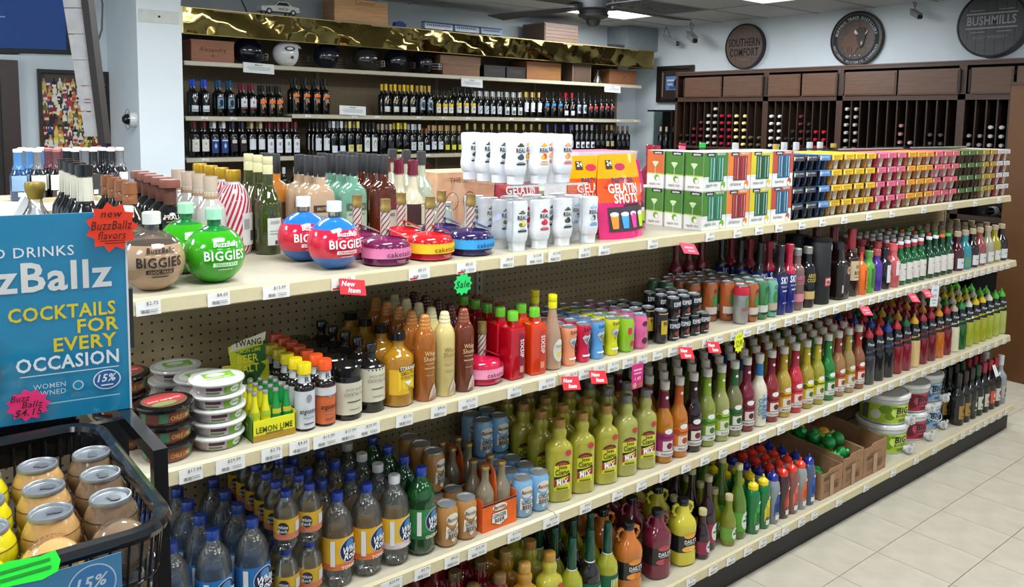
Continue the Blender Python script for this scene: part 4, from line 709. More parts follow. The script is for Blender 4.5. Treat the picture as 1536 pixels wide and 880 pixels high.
# gelatin shot bags
def bag(x, y, z, w_, h, label, rz=0, tilt=-.1, c1='f0a818', c2='e85a28', c3='d82870', text=True):
    r = empty('stand_up_pouch', (x, y, z), label, 'bag', 'gelatin shot pouches', rz); m = MB(); nx, nz = 12, 14; a = w_/2
    def th(u, v): return .036*(1-v**1.6)*(1-abs(u)**2.2)+.002+.0015*math.sin(9*u+7*v)
    def cl(v): return M(c1, 'g') if v > .72 else M(c2, 'g') if v > .42 else M(c3, 'g')
    def wd(v): return a*(1-.55*max(0, v-.6)**1.1)
    for s in (-1, 1):
        i0 = len(m.v)
        for k in range(nz+1):
            for j in range(nx+1): u = -1+2*j/nx; v = k/nz; m.v.append((wd(v)*u, s*th(u, v)+tilt*-v*h, v*h))
        for k in range(nz):
            for j in range(nx): q = i0+k*(nx+1)+j; f = (q, q+1, q+nx+2, q+nx+1); m.f.append(f if s < 0 else f[::-1]); m.m.append(m.mi(cl((k+.5)/nz)))
    link('pouch', m.mesh('pouch', 60), r)
    def S(u, v, off): t = v/h; q = max(-1, min(1, u/wd(t))); return (u, -th(q, t)+tilt*-v-off-.0012, v)
    ops = [('R', .008, h*.23, w_*.8, h*.29, '3c3038'), ('D', 0, h*.85, .025, .012, 'b81c50'), ('R', -.055, h*.88, .03, .03, '3a2c10'), ('T', '24', -.055, h*.895, .016, 'f8f4e0', .03), ('T', 'PARTY ON', 0, h*.69, .018, '1c2c70', .11), ('T', 'GELATIN', .0, h*.595, .031, 'ffffff', .15), ('T', 'SHOTS', .005, h*.475, .031, 'ffffff', .12), ('R', .03, h*.395, .09, .007, '2c1c1c'), ('P', [(-.09, h*.62), (-.06, h*.72), (-.07, h*.62), (-.04, h*.66), (-.07, h*.6)], 'e0381c')]
    for k, c in enumerate(('f09030', '48a0d8', 'e03c98', 'b8d020')): u = -.062+.046*k; ops += [('P', [(u-.018, h*.29), (u+.018, h*.29), (u+.012, h*.12), (u-.012, h*.12)], c), ('D', u, h*.29, .019, .008, 'd8d4d8')]
    link('print', MB().ops(S, ops, res=.014).mesh('print'), r)
bag(1.64, .075, Z1, .235, .29, 'orange and pink gelatin shots pouch standing in front', .05, -.12)
bag(1.605, .19, Z1, .22, .28, 'yellow-topped gelatin shots pouch directly behind the front one', 0, -.1); bag(1.79, .2, Z1, .2, .26, 'magenta gelatin shots pouch behind to the right', -.1, -.1, 'c02878', 'c82868', 'c03080'); bag(1.45, .42, Z1, .23, .25, 'red gelatin shots pouch half hidden behind the riser', .1, -.05, 'c84050', 'b83048', 'a82c50')
# boxed cocktail glasses
def gbox(x, y, z, label, front, win, side='447a28', name='apple tini'):
    w_, d, h = .1455, .085, .146; r = empty('glass_gift_box', (x, y, z), label, 'box', 'boxed cocktail glasses')
    link('carton', MB().box(0, w_, 0, d, 0, h, M('dcdcd8', 'p')).mesh('carton'), r)
    F = lambda u, v, off: (u+w_/2, -off, v); Sd = flat(0, d/2, 0, (0, -1, 0))
    ops = [('R', 0, .098, w_-.001, .094, front), ('R', .0, .051, w_-.001, .006, 'dcdcd8'), ('R', -.03, .138, .05, .014, '16181a'), ('T', 'savino', -.03, .138, .009, 'f0f0f0', .04), ('T', 'PREMIUM', .03, .139, .008, 'e8f0e0', .05, 'n'), ('R', .005, .083, .088, .094, win), ('T', name, -.022, .022, .012, '4a4c48', .07, 'n'), ('D', .048, .022, .013, .013, {'447a28': '6aa828'}.get(front, front)), ('D', .042, .012, .008, .008, 'e4e8c8')]
    for k in range(5): ops.append(('R', -.03+.017*k, .083, .003, .084, ['9ad0c0', 'e0e8e8', '3a3f40'][k % 3] if win != '8a2c30' else ['c86068', 'e0b0b0', '6a1c20'][k % 3]))
    s_ops = [('R', 0, .1, d-.001, .09, side), ('R', 0, .056, d-.001, .004, 'a8c83c'), ('R', .012, .138, .05, .014, '16181a'), ('T', 'savino', .012, .138, .009, 'f0f0f0', .04), ('D', 0, .1, .016, .004, 'd8e8c8'), ('P', [(-.016, .1), (.016, .1), (0, .08)], 'b8d8a0'), ('R', 0, .065, .002, .03, 'e0e8d8'), ('D', .008, .04, .012, .012, '6aa030'), ('D', .014, .036, .008, .008, 'e8ecd8'), ('T', name, 0, .015, .01, '5a5c58', .055, 'n')]
    link('front_print', MB().ops(F, ops, res=1).mesh('front_print'), r); link('side_print', MB().ops(Sd, s_ops, res=1).mesh('side_print'), r)
NM = [('447a28', '2c7458', '447a28', 'apple tini', 'green apple'), ('d87830', '8a2c30', 'd87830', 'old fashioned', 'orange and red'), ('c8b828', '1c5434', '8a2c20', 'melon ball', 'yellow and green'), ('b04430', '22587c', 'b04430', 'kamikazi', 'red and blue')]
for lv in (0, 1):
    for c, (f, wn, sd, nm, dn) in enumerate(NM):
        for q in range(4 if c == 0 else 2):
            if lv == 1 and q == 3: continue
            x = 2.003+.149*c; s = sd if not (lv == 1 and q == 2) else 'c8642c'
            gbox(x-.006*q if c == 0 else x, .012+.09*q, Z1+.1475*lv, '%s boxed glass set, %s layer, %s' % (dn, ('lower', 'upper')[lv], ['front', 'second back', 'third back', 'at the back'][q]), f, wn, s, nm)
# trays of gelatin shot cups with coloured sleeves
SL = [('16243c', '10203c', 'navy')]*2+[('4c84c0', '163050', 'blue')]+[('e0b418', 'b8803c', 'yellow')]*4+[('e0688c', 'c02c48', 'pink')]*3+[('e8a028', 'c07048', 'orange')]*3+[('e4687c', 'd8808c', 'rose')]*3+[('4a7444', '5a4434', 'green')]*3+[('b09428', 'a87c5c', 'gold')]*2+[('c8c4c8', 'b03844', 'white')]*2
def tray(c, cup, key):
    m = MB(); cm = M('d8c8b0' if c not in ('4c84c0', '16243c', '4a7444') else cup, 'g'); cm2 = M(cup, 'g')
    for i in range(2):
        for j in range(3): m.lathe([(.002, .011), (.045, .0185), (.05, .0195)], cm if (i+j) % 3 else cm2, 2, 8, (-.0225+.045*i, .025+.045*j, 0))
    t = MB().box(-.0445, .0445, 0, .145, .0, .0015, M('c4c8cc', 'c')); 
    for s in (-1, 1): t.box(s*.0445-.0005, s*.0445+.0005, 0, .145, 0, .066, M('c4c8cc', 'f'))
    t.box(-.0445, .0445, .0, .145, .064, .0655, M('c4c8cc', 'f'))
    sl = MB().box(-.043, .043, -.0015, 0, .042, .066, M(c, 'p')).box(-.043, .043, 0, .14, .066, .0668, M(c, 'p')); sl.ops(lambda u, v, off: (u, -.0016-off, v), [('T', 'JELLY SHOTS', 0, .056, .007, '6a3020' if c not in ('4c84c0', '16243c') else 'd8e8f4', .06, 'n'), ('R', 0, .047, .05, .002, '8a5030'), ('R', -.036, .054, .008, .016, 'f0e0a0')], res=1)
    KINDS[key] = ('shot_cup_tray', [('tray', t.mesh('tray'), None), ('cups', m.mesh('cups'), None), ('sleeve', sl.mesh('sleeve'), None)])
cnt = {}
for i, (c, cup, nm) in enumerate(SL):
    if 'tr'+nm not in KINDS: tray(c, cup, 'tr'+nm)
    cnt[nm] = cnt.get(nm, 0)+1; tot = sum(1 for q in SL if q[2] == nm); pos = 'only' if tot == 1 else ['left', 'right'][cnt[nm]-1] if tot == 2 else ['leftmost', 'second', 'third', 'rightmost'][cnt[nm]-1] if tot == 4 else ['left', 'middle', 'right'][cnt[nm]-1]
    for lv in range(4):
        for q in range(2):
            place('tr'+nm, 2.648+.1005*i+rnd.uniform(-.003, .003), .015+.16*q+rnd.uniform(-.003, .003), Z1+.0685*lv, '%s-sleeved shot cup tray, %s column, %s, %s' % (nm, pos, ['bottom layer', 'second layer', 'third layer', 'top layer'][lv], ['front row', 'back row'][q]), 'shot cup tray', nm+'-sleeved shot cup trays')
for x0, x1, lb in ((3.3, 3.95, 'flat dark tray lying on the pink and orange cup trays'), (4.05, 4.75, 'flat dark tray lying on the rose and green cup trays')):
    tag(link('flat_tray', MB().box(x0, x1, .2, .42, Z1+.275, Z1+.281, M('20262c', 'g')).box(x0, x1, .2, .21, Z1+.281, Z1+.286, M('9aa0a4', 'g')).mesh('flat_tray')), lb, 'tray')
# bottles of the far side of the top shelf
kind('cream_neck', 'liqueur_bottle', [(0, .036), (.004, .043), (.1, .043), (.14, .038), (.165, .0235), (.175, .0205), (.24, .018)], '0d1012', 'g', cap=cap(.272, .03, .0215, '121315'), ops=[('R', 0, .208, .115, .062, 'cfcbb8'), ('R', 0, .07, .075, .07, 'b8b4a8')])
kind('copper', 'liqueur_bottle', [(0, .035), (.004, .041), (.1, .041), (.13, .034), (.155, .017), (.19, .016)], '14100e', 'g', cap=([(.163, .0185), (.186, .0185), (.187, .0178), (.189, .0178), (.19, .0195), (.212, .0185), (.213, .0176), (.218, .0185), (.222, .017)], '8e5630', 'g'), ops=[('R', 0, .07, .07, .06, 'b09868')])
kind('praline', 'liqueur_bottle', [(0, .04), (.004, .046), (.095, .046), (.12, .042), (.14, .03), (.152, .017), (.2, .0165)], '101214', 'g', cap=([(.2, .024), (.202, .0285), (.218, .0285), (.224, .026)], '7c4434', 'm'), ops=[('R', 0, .176, .1, .044, '5e3628'), ('T', 'PRALINE', 0, .122, .012, 'cfc4b0', .055), ('R', 0, .109, .05, .002, 'a88c50'), ('R', 0, .06, .07, .07, '22201e')])
kind('crmaroon', 'liqueur_bottle', [(0, .035), (.004, .041), (.12, .041), (.15, .036), (.168, .022), (.178, .0185), (.205, .0175)], 'c4beb8', 'l', cap=([(.18, .0195), (.19, .0195), (.192, .0178), (.225, .0195), (.236, .0195)], 'c4b09c', 'g'), ops=[('R', 0, .225, .13, .006, '7c2434'), ('R', 0, .182, .1, .018, '9c7c5c'), ('R', .005, .08, .03, .1, 'b8b4b0')])
m = MB(); CP = [(.004, .047), (.02, .052), (.12, .052), (.16, .048), (.19, .036), (.205, .024)]; spiral(m, CP, M('d4c8c8', 'g'), M('a8243c', 'g'), 44, 2, 16)
kind('candy', 'candy_striped_bottle', [(0, .043), (.004, .047)], 'c4b8b8', 'g', cap=([(.214, .0225), (.243, .0225), (.246, .021)], 'a88420', 'x'), ops=[('R', .03, .07, .05, .09, 'cfccc8'), ('R', .04, .06, .015, .03, '3c3c40')], extra=[('striped_glass', m), ('neck', MB().lathe([(.205, .022), (.214, .02)], M('c4c8cc', 'g')))], seg=44)
KINDS['candy'] = (KINDS['candy'][0], [p for p in KINDS['candy'][1] if p[0] != 'label']+[('label', MB().ops(surf([(0, .0532), (.2, .0532)]), [('R', .03, .075, .05, .095, 'cfccc8'), ('R', .042, .055, .018, .03, '4c4c50'), ('R', .02, .09, .02, .03, '9a9690')], res=.012).mesh('label'), None)])
kind('gwine', 'screwcap_wine_bottle', bot(.287, .038, .14, .21, .0145, .275), '3c4416', 'l', cap=([(.235, .0152), (.262, .0152), (.263, .0146), (.265, .0152), (.285, .0152), (.287, .014)], 'd0cb9c', 'g'), ops=[('R', .006, .068, .046, .08, 'c8ccc8'), ('R', .006, .095, .03, .01, '9a9e98'), ('R', .014, .036, .02, .012, '3a3a3a'), ('R', .004, .07, .03, .002, '8a8c88'), ('R', .004, .062, .03, .002, '8a8c88')], seg=24)
def sqb(key, col, lab, capc='17181b', H=.285, k='l'):
    kind(key, 'flask_bottle', [(0, .04, .024), (.004, .0465, .028), (.15, .0465, .028), (.168, .0445, .027), (.182, .038, .025), (.192, .028, .021), (.199, .0175, .0165), (.26, .0155, .0155)], col, k, 3, cap=([(.222, .0185), (.28, .0185), (.284, .016)], capc, 'm'), ops=lab, seg=24)
sqb('f_org', 'c88434', [('R', .02, .09, .03, .08, '4a3420'), ('R', .02, .06, .03, .03, 'b0a080')]); sqb('f_pch', 'c4a88a', [('R', .004, .125, .07, .022, '3c2a20'), ('T', 'BROTHERS', .004, .125, .009, 'b8a070', .05), ('R', .004, .075, .07, .07, 'b4ae9c'), ('T', 'PEACH & CREAM', .004, .102, .008, '5a4a38', .06, 'n'), ('R', .014, .05, .03, .02, '6a6458')])
sqb('f_grn', '74a890', [('R', .004, .125, .07, .022, '4a5c48'), ('T', 'BROTHERS', .004, .125, .009, 'a8b48c', .05), ('R', .004, .075, .07, .07, 'a4b49c'), ('T', 'APPLE & MINT', .004, .102, .008, '3a4a38', .06, 'n'), ('R', .02, .05, .02, .03, '50584c')]); sqb('f_wsk', '5c240c', [('R', .008, .125, .06, .03, '6c2430'), ('R', .008, .07, .062, .07, 'c0b4a8'), ('T', 'BLEND', .008, .09, .01, '5a3a30', .05)])
kind('f_crm', 'cream_liqueur_bottle', [(0, .036), (.004, .042), (.11, .042), (.14, .034), (.16, .02), (.175, .0165), (.2, .0145), (.25, .0145)], 'd6ceb0', 'g', cap=([(.215, .0195), (.24, .0175), (.262, .0195), (.266, .018)], '6c1c30', 'g'), ops=[('R', 0, .236, .12, .004, 'c8b8b8'), ('R', -.002, .085, .08, .07, '3c1a1c'), ('R', .018, .085, .02, .066, 'd6ceb0')])
kind('f_tal', 'clear_spirit_bottle', [(0, .038), (.004, .045), (.14, .045), (.17, .038), (.195, .018), (.21, .0155), (.26, .0145)], 'b8c0a8', 'l', cap=([(.24, .018), (.285, .0165), (.289, .015)], '2c2c2a', 'm'), ops=[('R', .02, .06, .03, .05, '8aa08c')])
GB = 'bottles on the far half of the top shelf'
for k, x, y, n, dy, d, dx in [('cream_neck', .012, .46, 4, .1, 'black bottle with cream neck wrap and black cap', .004), ('copper', .122, .46, 4, .1, 'dark bottle with ridged copper cap', .004), ('praline', .231, .48, 5, .098, 'dark praline liqueur with flat brown stopper', .006), ('crmaroon', .318, .40, 4, .11, 'pale cream bottle with maroon-topped tan neck', .004),
    ('candy', .409, .475, 4, .115, 'red and white candy-striped bottle with gold cap', .006), ('gwine', .492, .42, 3, .095, 'green glass wine with cream screwcap', .008), ('f_org', .598, .622, 2, .075, 'orange flask bottle with black cap', .0), ('f_pch', .657, .42, 3, .07, 'peach-coloured flask bottle with black cap', .0), ('f_grn', .768, .42, 4, .07, 'mint green flask bottle with black cap', .0),
    ('f_wsk', .89, .44, 5, .07, 'reddish-brown whiskey flask with black cap', .0), ('f_crm', 1.005, .44, 4, .09, 'ivory liqueur bottle with maroon cap', .0), ('f_tal', 1.115, .56, 3, .1, 'pale clear bottle with tall dark cap', .0)]: lane(k, x, y, Z1, n, dy, d, 'bottle', GB, dx, .001)
kind('clampjar', 'clamp_jar', [(0, .04), (.004, .047), (.09, .047), (.105, .038), (.112, .04)], 'a8b4a8', 'l', cap=([(.112, .044), (.122, .044), (.124, .04)], '9aa89c', 'g'), ops=[('R', 0, .03, .06, .03, 'a8b0a0')]); place('clampjar', 1.1, .42, Z1, 'squat greenish glass jar with lid behind the cake bottles', 'jar')
r = empty('tan_carton', (1.42, .66, Z1), 'tan carton with red ring prints behind the riser', 'box'); link('carton', MB().box(-.17, .17, 0, .2, 0, .2, M('c49a78', 'k')).mesh('carton'), r)
link('print', MB().ops(lambda u, v, off: (u, -off, v), [('T', 'THE O', -.07, .17, .02, '7a5030', .1, 'n'), ('D', -.1, .09, .03, .035, '8a3c30'), ('D', -.1, .09, .026, .031, 'c49a78'), ('D', -.02, .09, .03, .035, '8a3c30'), ('D', -.02, .09, .026, .031, 'c49a78')], res=1).mesh('print'), r)
r = empty('white_carton', (2.18, .66, Z1), 'white carton with pink printed top behind the gelatin pouches', 'box'); link('carton', MB().box(-.2, .17, 0, .22, 0, .268, M('c4bfc8', 'p')).mesh('carton'), r); link('lid_print', MB().box(-.18, .15, .02, .2, .268, .2695, M('c83c6c', 'p')).box(-.15, .1, -.001, 0, .2, .25, M('e8a8b8', 'p')).mesh('lid_print'), r)
kind('redb', 'red_bottle', bot(.3, .04, .17, .21, .0165, .27), '8c1a2c', 'g', cap=cap(.3, .05, .0185, '8c2030')); kind('pinkb', 'bottle', bot(.29, .038, .17, .21, .014, .27), '7c3a4c', 'g', cap=cap(.29, .025, .017, 'd86080')); kind('grnb', 'bottle', bot(.3, .038, .17, .21, .014, .27), '54705c', 'l', cap=cap(.3, .025, .017, '2cb84c')); kind('silb', 'clear_bottle', bot(.3, .04, .17, .21, .0145, .27), 'b4b8b4', 'l', cap=cap(.3, .045, .0175, 'c4c8cc'))
kind('goldb', 'clear_bottle', bot(.29, .04, .17, .21, .0145, .27), 'b4b08c', 'l', cap=cap(.29, .035, .0175, 'b8a04c'))
for k, x, y, d in [('redb', 2.30, .5, 'dark red bottle standing just left of the boxed glasses, front one'), ('redb', 2.37, .6, 'dark red bottle just left of the boxed glasses, rear one'), ('pinkb', 2.62, .62, 'pink-capped bottle rising behind the upper apple box'), ('redb', 2.78, .75, 'dark red bottle top behind the boxed glasses'), ('grnb', 2.94, .75, 'bright green cap rising behind the boxed glasses'), ('silb', 3.15, .7, 'silver cap showing behind the boxed glasses'),
    ('goldb', 3.52, .7, 'gold-capped clear bottle behind the blue cup trays'), ('silb', 3.6, .7, 'silver-capped clear bottle behind the blue cup trays'), ('silb', 3.72, .7, 'silver-capped clear bottle behind the first yellow cup trays'), ('silb', 3.86, .7, 'silver-capped clear bottle behind the middle yellow cup trays'), ('silb', 3.97, .7, 'silver-capped clear bottle behind the last yellow cup trays'), ('goldb', 4.12, .7, 'gold-capped clear bottle behind the pink cup trays')]: place(k, x, y, Z1, d, 'bottle', GB)
kind('decanter', 'gold_capped_bottle', bot(.22, .04, .1, .16, .017, .17), 'c8ccd0', 'c', cap=([(.165, .019), (.18, .022), (.19, .026), (.205, .0265), (.212, .024)], '9c8840', 'x')); place('decanter', -.065, .7, Z1, 'clear bottle with wide gold cap behind the blue sign', 'bottle')
tag(link('side_counter', MB().box(-.4, -.02, .45, 1.1, 1.34, 1.402, CRM).box(-.4, -.02, .47, 1.08, 0, 1.34, PEG2).mesh('side_counter')), 'narrow cream counter end beside the first shelving unit behind the sign', 'counter')
KINDS['decanter']

# ================================================================ SECOND SHELF
Y2 = -.041; Y3 = -.04; Y4 = -.09
def tub(key, body, lidc, ltop, ops, oval=1.0, H=.048, k='g'):
    p = [(0, .050), (.004, .053), (.03, .057)]
    lid = MB().lathe([(.028, .0575), (.0285, .0625), (.034, .0645), (.0375, .063), (.0382, .056)], M(lidc, 'g'), 2, 28)
    prt = MB().ops(lambda u, v, off: (u, v, .0383+off), ltop, res=1)
    kind(key, 'rimmer_tub', p, body, k, ops=ops, extra=[('lid', lid), ('lid_print', prt)], seg=28)
tub('tub_brn', '6a3c2c', '141312', [('D', 0, 0, .05, .05, '6a4a34'), ('D', .004, .008, .045, .034, 'b0343a'), ('T', 'twist margarita', 0, 0, .009, 'e8dcc0', .075), ('D', -.01, -.024, .028, .014, '7c8a50')], [('R', 0, .0155, .16, .02, '4c7a58'), ('R', .01, .0155, .05, .02, '8a4a34'), ('T', 'CHILE LIME', .012, .0155, .009, 'd09a50', .045), ('R', -.05, .0155, .03, .02, '6c3a2c'), ('R', .062, .0155, .02, .02, '8a2c2c')])
tub('tub_wht', 'b8a8a8', 'd8d8d0', [('D', 0, 0, .052, .05, 'd8dcd0'), ('R', .005, .004, .07, .05, '7cb02c'), ('D', 0, .012, .022, .013, 'd4e0c4'), ('T', 'MARGARITA SALT', .0, -.012, .009, 'f4f8e8', .06)], [('R', .028, .0155, .05, .024, '6ca024'), ('D', .03, .0155, .014, .010, 'd8e0cc'), ('T', 'twang', .03, .0155, .006, '50703c', .022), ('R', -.022, .0155, .04, .021, 'c4b4b8'), ('R', -.022, .021, .035, .009, '5a2c44'), ('R', -.024, .01, .03, .006, '5c8034'), ('R', .06, .0155, .012, .02, 'c0c8b0')])
G = 'stacked rimmer tubs'
for k, x, y, n, s, dd in [('tub_brn', .075, .022, 3, 'tub_brn', 'brown salt tub with black lid in front stack'), ('tub_brn', .015, .15, 4, '', 'brown salt tub with black lid in rear stack'), ('tub_wht', .196, .026, 5, '', 'white margarita salt tub in the front stack'), ('tub_wht', .2, .162, 4, '', 'white margarita salt tub in the middle stack'), ('tub_wht', .176, .285, 4, '', 'white margarita salt tub in the rear stack')]:
    for q in range(n):
        o = place(k, x+rnd.uniform(-.003, .003), y, Z2+(.0328 if k == 'tub_wht' else .0442)*q, dd+', %s' % ('bottom one' if q == 0 else 'topmost' if q == n-1 else NTH[q]+' from the bottom'), 'tub', G, rnd.uniform(-.15, .15)); o.scale = (1, 1, .85 if k == 'tub_wht' else 1.14)
# beer salt carton with its little bottles
r = empty('salt_display_carton', (.315, -.03, Z2), 'yellow Lemon Lime Beer Salt counter carton with backboard', 'display'); r.scale = (.885, 1, 1); YL = M('dcd81c', 'p'); c = MB()
c.box(-.062, .062, 0, .002, 0, .052, YL).box(-.062, -.06, 0, .17, 0, .06, M('5a8a2c', 'p')).box(.06, .062, 0, .17, 0, .06, YL).box(-.062, .062, .168, .17, 0, .1, YL).box(-.062, .062, 0, .17, 0, .002, YL)
link('carton', c.mesh('carton'), r)
bb_ = MB().prism([(-.07, .155, .06), (.062, .155, .06), (.062, .165, .15), (.034, .165, .145), (.045, .172, .17), (.055, .176, .215), (.0, .176, .21), (-.055, .172, .195), (-.05, .165, .15), (-.075, .165, .15)], (0, .003, 0), M('d8d820', 'p')); link('backboard', bb_.mesh('backboard'), r)
sb = lambda u, v, off: (u, .1555+(v-.06)*.14-off-.002, v)
link('backboard_print', MB().ops(sb, [('P', [(-.05, .12), (0, .075), (.052, .13), (.055, .19), (-.045, .18)], '2f6a2c'), ('P', [(-.052, .182), (-.045, .2), (.06, .222), (.055, .2)], 'e8dcc8'), ('T', 'TWANG', .004, .2, .015, '2a3a1c', .08), ('T', 'LEMON LIME', .002, .18, .009, 'c8dc40', .075), ('T', 'BEER', 0, .160, .019, 'f0e840', .075), ('T', 'SALT', 0, .135, .019, 'f0e840', .065), ('D', .002, .108, .013, .013, '1c3c20'), ('D', .002, .105, .009, .006, 'c8dc40')], res=1).mesh('backboard_print'), r)
link('front_print', MB().ops(lambda u, v, off: (u, -off, v), [('R', 0, .008, .123, .016, 'a07c20'), ('T', 'LEMON LIME', 0, .028, .014, '4a4a14', .105), ('R', 0, .017, .05, .003, '6a5a1c')], res=1).mesh('front_print'), r)
link('side_print', MB().ops(flat(-.0622, .085, 0, (0, -1, 0)), [('T', 'SALT', .03, .03, .02, 'dce040', .06), ('R', -.03, .03, .06, .04, '3f702c')], res=1).mesh('side_print'), r)
for nm, cc in (('ylb', 'd8d018'), ('gnb', '0f8a3c')):
    kind(nm, 'salt_shaker_bottle', [(0, .0115), (.003, .0125), (.06, .0125), (.085, .007), (.108, .0062)], cc, 'g', cap=([(.108, .0072), (.114, .0072), (.116, .006)], 'a8aca8', 'x'), ops=[('R', 0, .06, .026, .012, 'b8b02c' if cc[0] == '0' else '9ab020'), ('R', 0, .035, .02, .02, '2c7a30')], seg=14)
for q in range(4):
    for c_ in range(4): place('ylb' if c_ < 2 else 'gnb', 0.2745+.027*c_, -.008+.032*q, Z2+.003, '%s mini salt bottle in the beer salt carton, %s column, %s row' % ('yellow' if c_ < 2 else 'green', ['left', 'right'][c_ % 2], ['front', 'second', 'third', 'back'][q]), 'salt bottle', 'mini salt bottles in the carton')
def bitters(key, capc, lc, tc):
    kind(key, 'bitters_bottle', [(0, .022), (.004, .0255), (.105, .0255), (.116, .022), (.122, .0145), (.14, .0135)], '1a1412', 'g', cap=([(.142, .0165), (.144, .0185), (.168, .018), (.170, .0165)], capc, 'g'), ops=[('R', 0, .055, .156, .096, lc), ('R', 0, .131, .09, .02, 'c8c8c8'), ('T', 'R', 0, .131, .012, '3a3a3e', .02), ('T', 'angostura', 0, .05, .012, tc, .045, 'i'), ('D', 0, .085, .007, .01, '8c8c90'), ('R', 0, .035, .03, .002, '8c8c90'), ('R', 0, .02, .026, .003, '5c5c60')]+([('R', 0, .092, .156, .02, 'c4c6c8')] if lc != 'c6c8ca' else []), seg=20)
bitters('bit_y', 'dcc410', 'c6c8ca', '26262a'); bitters('bit_o', 'e0501c', 'c8602c', '2c1810')
lane('bit_y', .402, Y2+.028, Z2, 5, .052, 'white-labelled bitters bottle with yellow cap', 'bitters bottle', 'bitters bottles'); lane('bit_o', .458, Y2+.028, Z2, 7, .051, 'orange-labelled bitters bottle with orange cap', 'bitters bottle', 'bitters bottles')
kind('jarblk', 'cocktail_syrup_jar', [(0, .034), (.004, .0375), (.105, .0375), (.115, .034)], '141414', 'g', cap=([(.115, .036), (.118, .0365), (.14, .0365), (.143, .034)], '161616', 'g'), ops=[('R', 0, .058, .13, .085, 'c6bfa8')]+[('T', 'JACK RUDY', 0, .082, .006, '5a5448', .05, 'n'), ('T', 'COCKTAIL CO.', 0, .07, .008, '4a443a', .055, 'n'), ('R', 0, .05, .04, .003, '5a5448'), ('R', 0, .03, .03, .002, '8a8474')], seg=24)
kind('botblk', 'cocktail_syrup_bottle', bot(.175, .037, .118, .145, .0125, .16), '121212', 'g', cap=cap(.182, .022, .0155, '141416'), ops=[('R', 0, .075, .13, .09, 'cac3ac'), ('T', 'JACK RUDY', 0, .1, .006, '5a5448', .05, 'n'), ('T', 'COCKTAIL CO.', 0, .088, .008, '4a443a', .055, 'n'), ('R', 0, .066, .036, .003, '6a6454'), ('R', 0, .045, .03, .002, '8a8474')], seg=24)
lane('jarblk', .528, Y2+.04, Z2, 5, .077, 'black syrup jar with cream label', 'jar', 'black syrup jars'); lane('botblk', .606, Y2+.052, Z2, 5, .0745, 'black syrup bottle with cream label', 'bottle', 'black syrup bottles')
kind('stir', 'cocktail_mix_bottle', bot(.19, .0435, .13, .165, .0165, .185), 'b07c14', 'l', cap=cap(.202, .022, .0205, '161616'), ops=[('R', -.022, .07, .05, .07, 'd8a820'), ('P', [(-.02, .1), (-.02, .045), (.008, .035), (.036, .045), (.036, .105), (.008, .1)], 'e8c424'), ('P', [(-.018, .1), (-.018, .112), (.036, .118), (.036, .105)], '20241c'), ('T', 'STIRRINGS', .009, .109, .009, 'f0e8c8', .05), ('T', 'LEMON DROP', .008, .094, .008, '4a3c10', .045), ('T', 'COCKTAIL', .008, .083, .008, '4a3c10', .045), ('P', [(-.004, .072), (.02, .072), (.008, .058)], 'd8e0c8'), ('R', .008, .054, .0015, .012, '5c5c3c'), ('R', .008, .047, .014, .0015, '5c5c3c')], seg=26)
lane('stir', .6885, Y2+.05, Z2, 4, .092, 'amber lemon drop mix bottle with yellow label', 'bottle', 'lemon drop mix bottles')
def whip(key, c, c2):
    kind(key, 'whipped_liqueur_can', [(0, .028), (.004, .0305), (.166, .0305), (.18, .0292), (.192, .0255), (.202, .0195)], c, 'g', cap=([(.201, .0178), (.206, .0182), (.2085, .0168), (.211, .0174), (.2165, .0168), (.219, .0152), (.2215, .0158), (.227, .0148), (.2295, .0132), (.232, .0136), (.238, .012), (.241, .009), (.2415, .002)], c2, 'g'), ops=[('T', 'Whip', 0, .135, .013, 'e0c090' if c != 'd0bc78' else '8a6c30', .03, 'n'), ('T', 'Shots', 0, .122, .013, 'e0c090' if c != 'd0bc78' else '8a6c30', .035, 'n'), ('R', .0, .108, .028, .002, 'c8a878'), ('R', 0, .095, .03, .004, 'b89868'), ('R', 0, .075, .022, .0025, 'b08c60'), ('P', [(-.005, .006), (.034, .006), (.03, .026), (.014, .05), (.0, .026)], 'c8b4a4'), ('P', [(.004, .012), (.024, .012), (.014, .04)], 'a89080')], seg=24)
whip('wh_car', 'a05a1c', 'c07c38'); whip('wh_crm', 'd0bc78', 'e0d8a4'); whip('wh_brn', '6a2f1c', '8c4a34'); whip('wh_dk', '3c1418', '4c1c22')
G = 'whipped cream liqueur cans'
lane('wh_car', .765, Y2+.034, Z2, 5, .068, 'caramel-brown whipped liqueur can with swirl cap', 'can', G); lane('wh_crm', .832, Y2+.034, Z2, 5, .068, 'cream-coloured whipped liqueur can with swirl cap', 'can', G); lane('wh_brn', .899, Y2+.034, Z2, 1, .068, 'chocolate-brown whipped liqueur can with swirl cap, front one', 'can', G); lane('wh_dk', .902, Y2+.105, Z2, 4, .068, 'dark maroon whipped liqueur can', 'can', G)
place('cake_pnk', .992, Y2+.068, Z2, 'squat crimson cake bottle with pink band on the second shelf', 'bottle', 'squat cake-shaped bottles').scale = (.93, .93, 1)
def six(key, c, lc):
    kind(key, 'square_cocktail_bottle', [(0, .027), (.003, .0295), (.15, .0295), (.158, .027), (.163, .0145), (.178, .0125)], c, 'l', 8, cap=([(.178, .0165), (.204, .0165), (.206, .015)], '6cc02c', 'g'), ops=[('R', .012, .075, .02, .13, lc), ('T', 'SIXSIP', .012, .095, .014, 'f0dce0', .07, 'v'), ('R', .012, .03, .014, .02, 'd08a70')], seg=32)
six('six_red', 'b8081c', '7c1434'); six('six_org', 'd83c10', 'c03c20')
